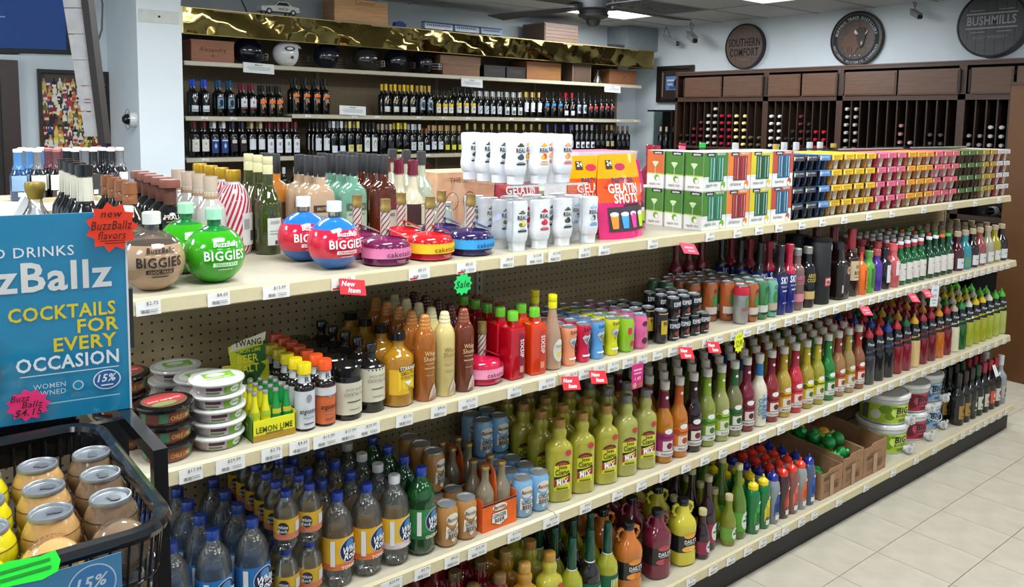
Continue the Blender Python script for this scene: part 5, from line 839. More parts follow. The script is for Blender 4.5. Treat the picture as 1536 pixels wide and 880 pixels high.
lane('six_red', 1.085, Y2+.036, Z2, 5, .064, 'square red cocktail bottle with vertical letters, green cap', 'bottle', 'square cocktail bottles'); lane('six_org', 1.17, Y2+.034, Z2, 2, .064, 'square orange cocktail bottle with vertical letters, green cap', 'bottle', 'square cocktail bottles')
kind('copj', 'syrup_bottle', bot(.19, .03, .12, .15, .014, .17), '8c3a20', 'l', cap=cap(.19, .02, .021, '8c5a40')); lane('copj', 1.17, Y2+.2, Z2, 3, .065, 'amber bottle with copper lid behind the square orange bottles', 'bottle', 'copper-lidded bottles')
kind('yelb', 'italian_spritz_bottle', [(0, .026), (.004, .0305), (.085, .0305), (.12, .026), (.16, .017), (.19, .0125), (.2, .012)], 'b8987c', 'l', cap=([(.195, .0145), (.213, .0145), (.215, .0135), (.217, .0145), (.236, .0145), (.238, .013)], 'e0d818', 'g'), ops=[('D', .008, .062, .024, .036, 'd0ccc0'), ('D', .008, .05, .012, .01, 'd8c458'), ('T', 'Fabrizia', .008, .078, .008, '6c6450', .032, 'n')], seg=24)
lane('yelb', 1.247, Y2+.036, Z2, 2, .085, 'tapering blush bottle with yellow cap', 'bottle', 'yellow-capped bottles')
def dash(key, c, t='DSH', deco=None):
    P = [(0, .02), (.004, .0225), (.02, .0235), (.045, .0195), (.07, .021), (.1, .0262), (.118, .0262), (.124, .024)]
    ops = deco or [('T', 'DASH', .0, .112, .010, '26242c', .03), ('P', [(-.012, .093), (.012, .093), (.018, .083), (0, .055), (-.018, .083)], '2c2c34'), ('P', [(-.011, .092), (.011, .092), (.017, .0835), (0, .058), (-.017, .0835)], 'c8ccd0'), ('P', [(-.005, .084), (.005, .084), (0, .062)], '6c7078'), ('R', 0, .024, .03, .006, 'e0dce0')]
    kind(key, 'hourglass_cocktail_can', P, c, 'g', cap=([(.124, .0245), (.127, .0245), (.1275, .0225), (.125, .0215), (.1252, .001)], 'b4b8bc', 'x'), ops=ops, seg=24, partname='body')
def can(key, c, H=.122, R=.0265, ops=(), bands=None, name='drink_can'):
    kind(key, name, [(0, R*.78), (.003, R*.86), (.009, R), (H-.016, R), (H-.006, R*.84), (H-.003, R*.82)], c, 'g', cap=([(H-.004, R*.84), (H, R*.86), (H+.0002, R*.8), (H-.003, R*.76), (H-.0028, .001)], 'b4b8bc', 'x'), ops=ops, bands=bands, seg=22)
dash('d_pch', 'e8946a'); dash('d_crm', 'c81c44'); dash('d_blu', '58a0dc'); dash('d_yel', 'd8d41c')
G = 'hourglass cocktail cans'
for k, x, d in (('d_pch', 1.315, 'peach hourglass can'), ('d_crm', 1.378, 'crimson hourglass can'), ('d_blu', 1.442, 'light blue hourglass can'), ('d_yel', 1.512, 'yellow hourglass can')): lane(k, x, Y2+.03, Z2, 5, .058, d+' with printed diamond', 'can', G)
can('c_grn', '8cbc28', .12, .0275, [('R', .02, .06, .022, .08, 'd8c4cc'), ('D', -.008, .075, .009, .013, 'd02c4c'), ('D', .004, .03, .009, .011, 'd02c4c'), ('T', 'WTR', .022, .06, .012, '2c242c', .02)]); can('c_pnk', 'dc6098', .12, .0275, [('R', .02, .06, .022, .08, 'd8cc90'), ('D', -.002, .09, .013, .009, '5c1c30'), ('D', -.002, .03, .013, .011, '4c2030'), ('T', 'WTR', .022, .06, .012, '2c242c', .02)])
can('c_blk', '17181c', .12, .027, [('R', -.006, .06, .026, .05, 'c8a82c'), ('T', 'MARGARITA', .004, .075, .014, '26242c', .03), ('R', 0, .108, .05, .003, 'b08c40')])
lane('c_grn', 1.583, Y2+.03, Z2, 5, .06, 'green can with red fruit', 'can', 'flavoured seltzer cans'); lane('c_pnk', 1.652, Y2+.03, Z2, 5, .06, 'pink can with dark fruit', 'can', 'flavoured seltzer cans'); lane('c_blk', 1.762, Y2+.03, Z2, 4, .06, 'black can with gold panel', 'can', 'black cocktail cans'); lane('c_blk', 1.705, Y2+.1, Z2, 3, .06, 'black can in the left column', 'can', 'black cocktail cans')
can('c_esp', '16171a', .078, .0255, [('T', 'ESPRESSO', 0, .055, .015, 'd8d8dc', .05), ('D', 0, .028, .009, .009, '8a3028'), ('R', 0, .012, .03, .003, 'c8c8c8')], name='espresso_can')
for i, x in enumerate((1.828, 1.888, 1.946)):
    for q in range(3):
        for lv in (0, 1): place('c_esp', x, Y2+.03+.056*q, Z2+.0787*lv, 'small black espresso can, %s column, %s row, %s layer' % (('left', 'middle', 'right')[i], ('front', 'second', 'third')[q], ('bottom', 'top')[lv]), 'can', 'espresso cans', rnd.uniform(-.3, .3))
lane('c_esp', 2.003, Y2+.03, Z2, 3, .056, 'small black espresso can in the single-height right column', 'can', 'espresso cans')
def slim(key, c, c2, tx='', tc='e8e8e8'): can(key, c, .156, .029, [('R', 0, .045, .08, .028, c2), ('D', -.002, .085, .013, .024, '3c7c3c'), ('T', tx or 'HOP', .008, .125, .016, tc, .04), ('R', 0, .025, .05, .006, tc)])
slim('s_org', 'a85a2c', 'c8bcb0', 'AYE', '2c3c2c'); slim('s_grn', '3f7a4c', 'c0c8bc', 'ONE', '16301c'); slim('s_teal', '6aa890', 'b8a890', 'ONE', '1c4c40'); can('s_red', 'b8b4b4', .156, .029, [('D', .008, .088, .014, .022, '4c8c3c'), ('T', 'HOP', .0, .06, .014, 'c0283c', .04), ('R', 0, .13, .16, .03, 'c01c34')], bands=[(.1, 'a8aaac', 'x'), (.15, 'b81c34', 'g'), (.2, 'b0b4b8', 'x')])
G = 'slim cocktail cans'
for k, x, y0, n, d in [('s_red', 2.24, .0, 1, 'slim can, red top and silver base'), ('s_org', 2.24, .066, 4, 'slim orange can behind the red and silver one'), ('s_org', 2.306, 0, 5, 'slim orange can right of the red and silver one'), ('s_grn', 2.372, 0, 5, 'slim green can'), ('s_teal', 2.438, 0, 3, 'slim teal-topped can'), ('s_org', 2.174, .1, 4, 'slim orange can, column left of the red one'), ('s_org', 2.105, .13, 3, 'slim orange can, second column from left'), ('s_grn', 2.03, .2, 2, 'slim green can at the left edge of the slim cans')]: lane(k, x, Y2+.03+y0, Z2, n, .063, d, 'can', G)
def sk(key, top, bt_, c=None): kind(key, 'vodka_bottle', bot(.285, .029, .165, .21, .0145, .28), top, 'g', cap=cap(.288, .03, .0162, top), bands=[(.09, bt_, 'g'), (.5, top, 'g')], ops=[('T', 'SKYY', .004, .145, .028, 'e8e8ec', .052), ('T', 'INFUSIONS', .004, .118, .007, 'd8d8dc', .045, 'n'), ('R', .004, .1, .035, .006, 'c0c0c8'), ('R', .004, .05, .03, .005, '8c90b8')], seg=20)
sk('sk_b', '2a2226', '1c2470'); sk('sk_r', 'b41c38', '1c2470'); sk('sk_r2', '7c1428', '5c1020')
G = 'vodka bottles on the second shelf'
lane('sk_b', 2.505, Y2+.032, Z2, 4, .09, 'black and blue vodka bottle with white letters', 'bottle', G, -.01); lane('sk_r', 2.568, Y2+.032, Z2, 4, .09, 'red and blue vodka bottle with white letters', 'bottle', G, -.008)
for i, (x, y) in enumerate(((2.30, .30), (2.385, .30), (2.215, .30))): place('sk_r2', x, y, Z2, 'dark red vodka bottle behind the slim cans, %s' % ('middle', 'right', 'left')[i], 'bottle', G)
def ab(key, c, b, t, k='l'): kind(key, 'vodka_bottle', bot(.262, .034, .17, .2, .017, .24), c, k, cap=cap(.262, .03, .019, 'a8a8a0', 'x'), ops=[('T', 'ABSOLUT', 0, .14, .016, t, .055), ('T', 'COCKTAIL', 0, .12, .016, t, .06), ('R', 0, .055, .11, .034, b)], seg=20)
ab('ab_p', '7c5c58', 'c87c8c', 'c86c80'); ab('ab_k', '101214', 'c0a468', 'c4a84c', 'g')
lane('ab_p', 2.64, Y2+.04, Z2, 3, .085, 'rose-tinted vodka bottle with pink band', 'bottle', G); lane('ab_k', 2.724, Y2+.04, Z2, 3, .085, 'black vodka bottle with gold lettering', 'bottle', G)
kind('tube', 'gift_tube', [(0, .05), (.003, .051), (.272, .051), (.275, .049)], '17181a', 'm', cap=([(.275, .0525), (.288, .0525), (.289, .048)], '2c2e30', 'x'), ops=[('R', .012, .1, .065, .04, 'a03038'), ('R', .012, .1, .055, .028, 'd8d4cc'), ('T', 'Maker', .012, .1, .016, 'a02c30', .05), ('D', .02, .25, .01, .014, 'c8c0c0')], seg=28); lane('tube', 2.84, Y2+.055, Z2, 2, .11, 'black cylindrical gift tube with red and white label', 'gift tube', 'black gift tubes')
kind('bul', 'large_whiskey_bottle', [(0, .05, .04), (.004, .055, .045), (.15, .056, .046), (.165, .05, .042), (.175, .03, .03), (.19, .029, .029), (.225, .024, .024)], '1a0e0c', 'g', 4, cap=([(.225, .026), (.255, .026), (.257, .023)], '1c1c1e', 'g'), ops=[('R', .015, .075, .05, .08, '22181a'), ('D', .02, .13, .016, .018, 'b89c80'), ('D', .02, .13, .007, .009, '8c2424'), ('R', -.03, .05, .012, .035, 'b8b0a8')], seg=28); lane('bul', 3.0, Y2+.055, Z2, 2, .105, 'big square dark whiskey bottle', 'bottle', 'large whiskey bottles')
kind('whl', 'whiskey_bottle', bot(.31, .038, .17, .215, .0165, .3), '2c1410', 'l', cap=([(.215, .019), (.25, .019), (.252, .0182), (.31, .0195)], '7c2028', 'g'), ops=[('R', 0, .12, .075, .09, 'c4b08c'), ('T', 'OLD', 0, .14, .014, '5c2c20', .03), ('T', 'RYE', 0, .11, .016, '5c2c20', .04), ('R', 0, .09, .04, .003, '7c5c40')], seg=20)
lane('whl', 3.105, Y2+.05, Z2, 4, .085, 'dark whiskey with cream label and tall red foil', 'bottle', 'red-foiled whiskeys', -.006)
for i, x in enumerate((2.72, 2.84, 2.94)): place('whl', x-.03, .285, Z2, 'red-foiled whiskey against the pegboard, %s of three' % ('left', 'middle', 'right')[i], 'bottle', 'red-foiled whiskeys')
def rd(key, c, cc, vt=None, lab=None):
    kind(key, 'mini_liqueur_bottle', bot(.19, .03, .12, .15, .0165, .17), c, 'g', cap=cap(.198, .03, .019, cc), ops=([('R', .0, .07, .03, .09, {'e06a20': 'a04c18'}.get(c, '3c6a38')), ('T', 'BUCHANAN', 0, .07, .014, c, .08, 'v')] if vt else lab or ()), seg=20)
kind('o_b', 'mini_liqueur_bottle', [(0, .027), (.004, .03), (.12, .03), (.14, .022), (.155, .008), (.19, .006)], 'e06a20', 'g', cap=cap(.195, .01, .008, 'c83c20'), ops=[('R', .0, .07, .02, .09, 'a84c18'), ('T', 'PINEAPPLE', 0, .07, .012, 'e8a060', .08, 'v')], seg=20)
rd('g_b', '5aa038', '5c8c48', 1); rd('p_b', '4c2c8c', 'b04c50', lab=[]); kind('bw_b', 'flavoured_brandy_bottle', bot(.19, .032, .125, .15, .0165, .17), '1c1820', 'g', cap=cap(.198, .03, .0185, '20181c'), ops=[('R', .006, .075, .05, .085, 'd4d4d6'), ('R', .012, .08, .018, .028, '3c2430'), ('R', 0, .19, .1, .004, 'c8b060')], seg=20); kind('pk_b', 'flavoured_brandy_bottle', bot(.205, .036, .125, .155, .0195, .18), 'c85c60', 'l', cap=cap(.212, .035, .0215, 'd05c60'), ops=[('R', .006, .095, .05, .07, 'd8cccc'), ('R', .012, .1, .018, .026, '6c2c3c')], seg=20)
G = 'small coloured liqueur bottles'
for k, x, d in (('o_b', 3.175, 'small orange bottle with thin red tip'), ('g_b', 3.245, 'small green bottle with vertical lettering'), ('p_b', 3.318, 'small purple bottle with dusty red cap'), ('bw_b', 3.395, 'small black bottle with white label'), ('pk_b', 3.478, 'small coral pink bottle with white label')): lane(k, x, Y2+.036, Z2, 3, .08, d, 'bottle', G)
def soju(key, cc, col, mk, g2='0e5c2c'): kind(key, 'green_soju_bottle', bot(.215, .033, .105, .17, .0125, .205), g2, 'l', cap=cap(.215, .016, .0148, cc), ops=([('R', 0, .19, .09, .018, col)] if col else [])+[('R', 0, .066, .07, .085, 'd0ccc4'), ('R', .004, .08, .03, .004, mk), ('D', .012, .045, .008, .014, mk)], seg=18)
soju('so_r', 'd8d0d0', 'b82c3c', 'b04050'); soju('so_w', 'd8dcdc', None, '6c8c5c', '0a4424'); soju('so_o', 'e0602c', None, 'c08080', '0a4424'); soju('so_g', '3cb83c', None, '9c9450', '0a4424'); soju('so_k', 'd0d0d0', 'b82c3c', '26362c')
G = 'green soju bottles'
for i, (k, x, d) in enumerate([('so_k', 3.56, 'red-necked green bottle, first green lane'), ('so_r', 3.632, 'red-necked green bottle, second green lane'), ('so_r', 3.704, 'red-necked green bottle, third green lane'), ('so_r', 3.776, 'red-necked green bottle, fourth green lane'), ('so_w', 3.87, 'white-capped green bottle, left of two such lanes'), ('so_w', 3.945, 'white-capped green bottle, right of two such lanes'), ('so_o', 4.02, 'orange-capped dark green bottle'), ('so_g', 4.095, 'bright green-capped dark green bottle')]): lane(k, x, Y2+.04, Z2, 5, .072, d, 'bottle', G, .0)
def cork(key, c, k='l', lab='d0d0d0'): kind(key, 'corked_cocktail_bottle', [(0, .034), (.004, .038), (.095, .038), (.125, .032), (.145, .018), (.155, .0155), (.19, .0155)], c, k, cap=([(.186, .018), (.212, .018), (.214, .016)], 'b09c80', 'm'), ops=[('R', 0, .042, .075, .055, lab), ('R', 0, .045, .035, .006, '8c8c90')], seg=18)
cork('k_mar', '4c0c1c'); cork('k_tel', '2c8c9c', lab='5c9070'); cork('k_dk', '1c1014'); cork('k_pk', '9c4c4c'); cork('k_cl', 'a8a490'); cork('k_yl', 'a89c28')
for k, x, d in (('k_mar', 4.225, 'corked bottle of maroon cocktail'), ('k_tel', 4.322, 'corked bottle of teal cocktail'), ('k_dk', 4.42, 'corked bottle of near-black cocktail'), ('k_pk', 4.518, 'corked bottle of rosy cocktail'), ('k_cl', 4.63, 'corked bottle of cloudy clear cocktail'), ('k_yl', 4.728, 'corked bottle of yellow cocktail'), ('k_dk', 4.826, 'corked bottle of dark cocktail at the right end')): lane(k, x, Y2+.045, Z2, 4, .085, d, 'bottle', 'corked cocktail bottles')

# ================================================================ THIRD SHELF
def soda(key, liq, lc, lc2, capc, nm, glass='ccd0d0', gk='c'):
    P = [(0, .03), (.006, .036), (.02, .042), (.035, .0425), (.05, .0415), (.055, .0425), (.15, .0425), (.17, .041), (.19, .035), (.205, .026), (.218, .0165), (.235, .0145)]
    kind(key, 'soda_bottle', P, glass, gk, cap=([(.228, .0165), (.248, .0165), (.25, .015)], capc, 'g'), bands=[(.165, liq, 'c' if gk == 'c' else 'l'), (.5, glass, gk)], ops=[('R', 0, .098, .265, .085, lc), ('R', 0, .062, .265, .018, lc2), ('D', .018, .103, .031, .034, 'c8ccd8'), ('D', .018, .103, .029, .032, '1c2a4c'), ('D', .018, .118, .014, .014, '4c7cac'), ('T', 'White', .02, .106, .018, 'f4f4f4', .052, 'i'), ('T', 'Rock', .022, .089, .018, 'f4f4f4', .045, 'i'), ('T', nm, .012, .06, .009, 'f0e0d0', .05), ('R', -.03, .1, .012, .07, 'd8d8d0')], seg=26)
soda('w_blu', 'b8c4cc', '1f6cac', '1f6cac', '1c3c8c', 'SPARKLING'); soda('w_ton', 'c8ccc8', 'e0a81c', 'd8703c', '1c3c9c', 'TONIC'); soda('w_die', 'c8ccc8', 'e0b030', 'd0c4c4', 'd8d8d8', 'TONIC'); soda('w_gin', '14401c', '2c7c3c', '1c6c30', '1c3ca4', 'GINGER ALE', '10501c', 'l')
G = 'litre soda bottles'
for k, x, n, d, y in (('w_blu', .075, 4, 'clear water bottle with blue label, leftmost of three lanes', .0), ('w_blu', .172, 4, 'clear water bottle with blue label, middle of three lanes', 0), ('w_blu', .268, 4, 'clear water bottle with blue label, rightmost of three lanes', 0), ('w_ton', .5, 4, 'clear tonic bottle, orange label, left tonic lane', 0), ('w_ton', .588, 4, 'clear tonic bottle, orange label, right tonic lane', 0), ('w_die', .675, 4, 'clear diet tonic bottle with white cap', 0), ('w_gin', .763, 4, 'dark green ginger ale bottle, blue cap', 0)): lane(k, x, Y3+.046+y, Z3, n, .0925, d, 'soda bottle', G)
kind('w_mini', 'small_soda_bottle', [(0, .022), (.006, .028), (.02, .0305), (.09, .0305), (.11, .028), (.125, .016), (.14, .0125)], 'c4c8c4', 'c', cap=cap(.15, .016, .0145, '1c3c9c'), ops=[('R', 0, .06, .19, .05, 'e0b020'), ('R', 0, .04, .19, .016, 'd8805c'), ('D', -.02, .062, .014, .016, '20242c'), ('T', 'White', -.02, .066, .008, 'e8e8e8', .024, 'i'), ('T', 'Rock', -.02, .056, .008, 'e8e8e8', .022, 'i'), ('R', .02, .062, .018, .026, 'd8d8d8')], seg=20)
for st in range(2):
    for lv in range(2):
        zz = Z3+.152*lv; x0, y0 = .352, Y3+.034+.193*st
        for a in range(2):
            for b in range(3): place('w_mini', x0+.063*a, y0+.0625*b, zz+.001, 'small tonic bottle in the %s %s pack, %s, %s' % (('front', 'rear')[st], ('lower', 'upper')[lv], ('left side', 'right side')[a], ('front', 'middle', 'back')[b]), 'soda bottle', 'small tonic bottles in shrink packs')
        m = MB(); 
        for s in range(1): m.lathe([(zz+.004, .0645, .0955), (zz+.09, .0645, .0955), (zz+.112, .063, .094), (zz+.137, .053, .085)], M('c8ccd0', 'f'), 9, 36, (x0+.0315, y0+.0625, 0), closed=False)
        if lv == 1: pass
        o = tag(link('shrink_wrap', m.mesh('shrink_wrap')), 'clear shrink wrap round the %s %s pack of small tonic bottles' % (('front', 'rear')[st], ('lower', 'upper')[lv]), 'shrink wrap', 'shrink wraps')
gbo = [('D', .0, .085, .022, .018, 'e4d8c4'), ('T', 'Barritts', .0, .085, .011, '3c2c20', .038, 'i'), ('P', [(-.022, .066), (.022, .066), (.024, .03), (0, .016), (-.024, .03)], 'e4dccc'), ('T', 'GINGER', 0, .053, .013, '2c2420', .038), ('T', 'BEER', 0, .037, .013, '2c2420', .032)]
can('g_gold', 'b07c40', .122, .033, gbo); can('g_blue', '7cacd0', .122, .033, gbo)
G = 'ginger beer cans'
lane('g_gold', .845, Y3+.034, Z3, 2, .068, 'gold ginger beer can, left column', 'can', G); lane('g_gold', .914, Y3+.034, Z3, 3, .068, 'gold ginger beer can, right column, bottom layer', 'can', G)
for q in range(3): place('g_gold', .846+.0, Y3+.17+.068*q, Z3, 'gold ginger beer can in the left column behind, bottom layer, %s' % NTH[q], 'can', G)
for q in range(3): place('g_gold', .862, Y3+.13+.069*q, Z3+.1235, 'gold ginger beer can on the upper layer, %s from front' % NTH[q], 'can', G, .3)
for c_ in range(2):
    for q in range(5): place('g_blue', 1.135+.0685*c_, Y3+.036+.0685*q, Z3, 'pale blue ginger beer can, %s column, bottom layer, %s row' % (('left', 'right')[c_], NTH[q]), 'can', G, -.15)
    for q in range(2): place('g_blue', 1.135+.0685*c_, Y3+.244+.0685*q, Z3+.1235, 'pale blue ginger beer can, %s column, upper layer, %s row' % (('left', 'right')[c_], NTH[q]), 'can', G, -.15)
kind('g_bot', 'ginger_beer_bottle', bot(.185, .0285, .1, .15, .0115, .18), '8c8068', 'l', cap=([(.18, .0145), (.186, .0135), (.188, .012)], 'b08c50', 'x'), seg=16)
for st in range(2):
    y = Y3+.01+.175*st; r = empty('bottle_carrier', (1.025, y, Z3), '%s orange ginger beer carrier with handle' % ('front', 'rear')[st], 'carrier', 'ginger beer carriers'); O = M('e4641c', 'k'); m = MB()
    m.prism([(-.066, 0, 0), (.066, 0, 0), (.066, 0, .085), (-.066, 0, .085)], (0, .0015, 0), O).prism([(-.066, .13, 0), (.066, .13, 0), (.066, .13, .085), (-.066, .13, .085)], (0, .0015, 0), O)
    for s in (-.066, .0645): m.box(s, s+.0015, .0015, .13, 0, .1, O)
    m.box(-.0645, .0645, .0015, .13, 0, .0015, O); link('carton', m.mesh('carton'), r); link('handle', MB().prism([(0, .02, .0), (0, .11, 0), (0, .11, .13), (0, .1, .17), (0, .085, .182), (0, .045, .182), (0, .03, .17), (0, .02, .13)], (.002, 0, 0), O).prism([(-.001, .045, .152), (-.001, .085, .152), (-.001, .085, .167), (-.001, .045, .167)], (.004, 0, 0), M('3c1c10')).mesh('handle'), r)
    link('front_print', MB().ops(lambda u, v, off: (u, -off, v), [('R', 0, .09-.008, .131, .006, '2c2420'), ('D', 0, .067, .028, .011, 'e8dcc8'), ('T', 'Barritts', 0, .067, .011, '3c2c20', .045, 'i'), ('P', [(-.03, .053), (.03, .053), (.032, .022), (0, .008), (-.032, .022)], '3c2c20'), ('P', [(-.028, .051), (.028, .051), (.03, .023), (0, .01), (-.03, .023)], 'e8e0d4'), ('T', 'GINGER', 0, .041, .012, '2c2420', .05), ('T', 'BEER', 0, .026, .012, '2c2420', .04)], res=1).mesh('front_print'), r)
    for a in (-1, 1):
        for b in range(2): place('g_bot', 1.025+.032*a, y+.034+.06*b, Z3+.003, 'clear ginger beer bottle in the %s carrier, %s %s' % (('front', 'rear')[st], ('front', 'back')[b], ('left', 'right')[a > 0]), 'bottle', 'ginger beer bottles in carriers')
def cuervo(key, c, cc, lc, H=.27, R=.045):
    kind(key, 'margarita_mix_bottle', [(0, R*.86, R*.7), (.005, R, R*.78), (H*.6, R, R*.78), (H*.655, R*.97, R*.77), (H*.695, R*.85, R*.7), (H*.722, R*.64, R*.58), (H*.745, R*.5, R*.49), (H*.775, R*.455, R*.455), (H*.83, R*.52, R*.52), (H*.87, R*.49, R*.49), (H*.9, R*.38, R*.38), (H*.915, R*.38, R*.38)], c, 'l', 2.6, cap=([(H*.905, R*.45), (H-.003, R*.45), (H, R*.4)], cc, 'g'), ops=[('R', 0, .083, .056, .084, lc), ('P', [(-.028, .125), (.028, .125), (.02, .137), (0, .142), (-.02, .137)], '4c3020'), ('P', [(-.022, .125), (.022, .125), (.015, .132), (0, .135), (-.015, .132)], 'b83c30'), ('T', 'Jose', 0, .118, .012, '20201c', .03), ('T', 'Cuervo', 0, .103, .018, '20201c', .05), ('P', [(-.028, .076), (.028, .088), (.028, .095), (-.028, .088)], '26241c'), ('P', [(-.028, .052), (.028, .066), (.028, .088), (-.028, .076)], 'a81c28'), ('T', 'MIX', 0, .07, .02, 'f0f0f0', .04), ('R', 0, .048, .04, .006, '6c6c20'), ('D', .02, .165, .012, .01, 'c03c40')], seg=26)
cuervo('cu', 'bcb43c', 'a87c30', 'd8d420'); cuervo('cu_l', 'b8b65c', '7c7c78', 'd8d440', .285, .042); cuervo('cu_r', '7c0c1c', '6c5030', 'a03030'); cuervo('cu_a', 'b88424', 'b08840', 'c89030')
G = 'yellow-green margarita mix bottles'
for k, x, n, d in (('cu', 1.30, 4, 'margarita mix bottle, gold cap, first gold lane'), ('cu', 1.402, 4, 'margarita mix bottle, gold cap, second gold lane'), ('cu', 1.515, 4, 'margarita mix bottle, gold cap, third gold lane'), ('cu_l', 1.618, 4, 'margarita mix bottle, grey cap, left grey lane'), ('cu_l', 1.718, 4, 'margarita mix bottle, grey cap, right grey lane')): lane(k, x, Y3+.048, Z3, n, .092, 'yellow-green '+d, 'bottle', G, rz=-.28)
def mixer(key, c, neck, lab, d2, k='l', txt='MIX', vert=False):
    P = [(0, .031), (.004, .0355), (.13, .036), (.148, .0352), (.165, .0315), (.182, .0235), (.196, .0178), (.21, .016), (.275, .0145)]
    o = [('R', 0, .232, .12, .062, neck), ('D', .004, .24, .008, .006, 'e4e0d8'), ('R', .002, .07, .098, .09, lab), ('D', .004, .12, .016, .010, 'e4e4e0'), ('R', .002, .097, .07, .008, d2), ('R', .002, .066, .04, .036, 'd4ccc0' if lab != 'd8d8d8' else '8c8c8c'), ('D', .008, .066, .012, .012, d2), ('R', .002, .036, .092, .018, 'e0dcd8'), ('T', txt, .002, .036, .008, '3c3c3c', .05), ('D', -.022, .1, .01, .012, d2)]
    if vert: o = [('R', 0, .235, .12, .05, '2c6ca4'), ('T', 'Island', .012, .085, .03, '2c7cb8', .12, 'v'), ('T', 'OASIS', -.012, .085, .018, '4c8c9c', .1, 'v')]
    kind(key, 'cocktail_mixer_bottle', P, c, k, cap=cap(.3, .03, .0178, 'd0ccc4'), ops=o, seg=20)
MX = [('b87410', '6c1434', 'a02468', '6c1c3c', 'passion', 'purple-labelled orange mixer'), ('c0741c', 'c05820', 'd87828', 'a84818', 'peach', 'orange-labelled peach mixer'), ('200c14', '2c1420', '2c141c', '6c2430', 'grenadine', 'near-black grenadine mixer'), ('8c9440', '7c9c20', '6c9c20', '3c6c1c', 'lime', 'lime-labelled pale green mixer'), ('9ca05c', '8ca428', 'a4b828', '4c7c1c', 'sour', 'sweet and sour pale green mixer'),
      ('7c7c50', '2c5c30', '3c6430', '1c4c24', 'mojito', 'dark green-labelled olive mixer'), ('7c1430', '6c1830', '8c1c34', '4c1020', 'pomegranate', 'deep red pomegranate mixer'), ('d4ccb8', '2c6ca4', 'd4ccb8', '2c7cb8', 'coconut', 'milky white coconut mixer with blue neck'), ('8c1c28', '6c1420', 'a02c30', '5c1018', 'strawberry', 'red mixer with strawberry label'), ('b89c38', 'a88c1c', 'e0a020', '8c5c10', 'mango', 'golden mixer with yellow label'),
      ('c82c40', 'a02038', 'd84858', 'a02030', 'watermelon', 'bright pink-red mixer'), ('a8942c', 'b4a010', 'd8c418', '4c5c10', 'lemon', 'olive-yellow mixer with lemon label'), ('a09c30', 'b4a820', 'd4c820', '5c6414', 'citrus', 'olive-yellow mixer beside the green one'), ('0c7c2c', '1c7c34', '3c9c4c', '0c4c1c', 'apple', 'vivid green apple mixer'), ('a87848', '8c3c2c', 'c85c28', '8c3c1c', 'bellini', 'tan peach mixer with orange label'), ('a88c54', 'a8943c', 'c8a838', '7c6c30', 'pina', 'tan-yellow mixer with pineapple label'), ('8c5430', '9c2420', 'd04020', '7c1c10', 'bloody', 'brown-orange mixer with red label')]
MXX = [1.812, 1.895, 1.978, 2.061, 2.149, 2.235, 2.318, 2.404, 2.49, 2.581, 2.669, 2.757, 2.845, 2.933, 3.021, 3.11, 3.2]
for i, (a, x) in enumerate(zip(MX, MXX)):
    mixer('m%d' % i, a[0], a[1], a[2], a[3], 'g' if i == 7 else 'l', a[4].upper(), i == 7); lane('m%d' % i, x, Y3+.04, Z3, 5, .077, a[5], 'mixer bottle', 'white-capped cocktail mixer bottles', rz=-.38)
def trop(key, c, tip, tipc, sh, k='l', sw='c8c8c8'):
    P = [(0, .033), (.005, .037), (.125, .037), (.14, .035)]
    band = MB().lathe([(.14, .0335), (.16, .032), (.185, .028), (.215, .0225), (.225, .021)], M('161618', 'g'), 2, 18, closed=False); cp_ = MB().lathe([(.225, .0225), (.238, .0225), (.25, .014), (.262, .006), (.275, .004)], M(tipc, 'g'), 2, 14)
    pr = MB().ops(surf([(.14, .0335), (.16, .032), (.185, .028), (.215, .0225), (.225, .021)]), [('P', [(-.03, .15), (.03, .16), (.03, .175), (-.03, .163)], sh), ('T', 'Finest', 0, .195, .013, sw, .036, 'i'), ('D', .008, .168, .008, .007, sh)], res=.008)
    kind(key, 'squeeze_syrup_bottle', P, c, k, extra=[('shoulder_sleeve', band), ('pointed_cap', cp_), ('sleeve_print', pr)], seg=18)
TR = [('3c3c40', 'cap', 'b02430', '3c4c5c', 'grey drink syrup bottle, red tip'), ('101014', '', 'c02430', '4c3030', 'black drink syrup bottle, red tip'), ('101218', '', '1c3c94', '2c4c8c', 'black drink syrup bottle, blue tip'), ('8c1424', '', 'c82430', 'a84c34', 'red syrup bottle, red tip'), ('8c1030', '', '1c5c34', 'a83c38', 'crimson syrup bottle, dark green tip'),
      ('d4b478', '', 'e0a824', 'c4b06c', 'cream-tan syrup bottle, orange-yellow tip'), ('7c0c1c', '', 'a01c2c', '8c2c34', 'dark red syrup bottle, left of a pair'), ('740c1c', '', '9c1c34', '7c3840', 'dark red syrup bottle, right of a pair'), ('c46c08', '', 'e0901c', 'd8802c', 'amber orange syrup bottle, orange tip'), ('7c0c20', '', 'b01c24', '8c3c3c', 'dark red syrup bottle beside the amber one'),
      ('d0cca8', '', 'c4a88c', 'c8c4b4', 'ivory syrup bottle, tan tip'), ('0c5c18', '', '1c8c34', '4c8c3c', 'deep green syrup bottle, green tip'), ('a8b024', '', 'd8d8c8', 'e4e4c8', 'yellow syrup bottle with white sleeve look'), ('a8ac20', '', 'e4c818', 'c8bc3c', 'yellow syrup bottle, yellow tip, left'), ('acac24', '', 'e4c818', 'c8bc3c', 'yellow syrup bottle, yellow tip, right'), ('a8b030', '', 'd8d8c8', 'e0e0b8', 'yellow-green syrup bottle, white tip'), ('b0b84c', '', '4cb42c', '9cb83c', 'pale green syrup bottle, green tip, left'), ('b4bc68', '', '4cb42c', 'a4b85c', 'pale green syrup bottle at the right end')]
for i, a in enumerate(TR):
    trop('t%d' % i, a[0], 1, a[2], a[3], 'g' if i in (5, 10) else 'l'); lane('t%d' % i, 3.3+.0935*i, Y3+.042, Z3, 4, .085, a[4], 'syrup bottle', 'squeeze syrup bottles', rz=-.35)

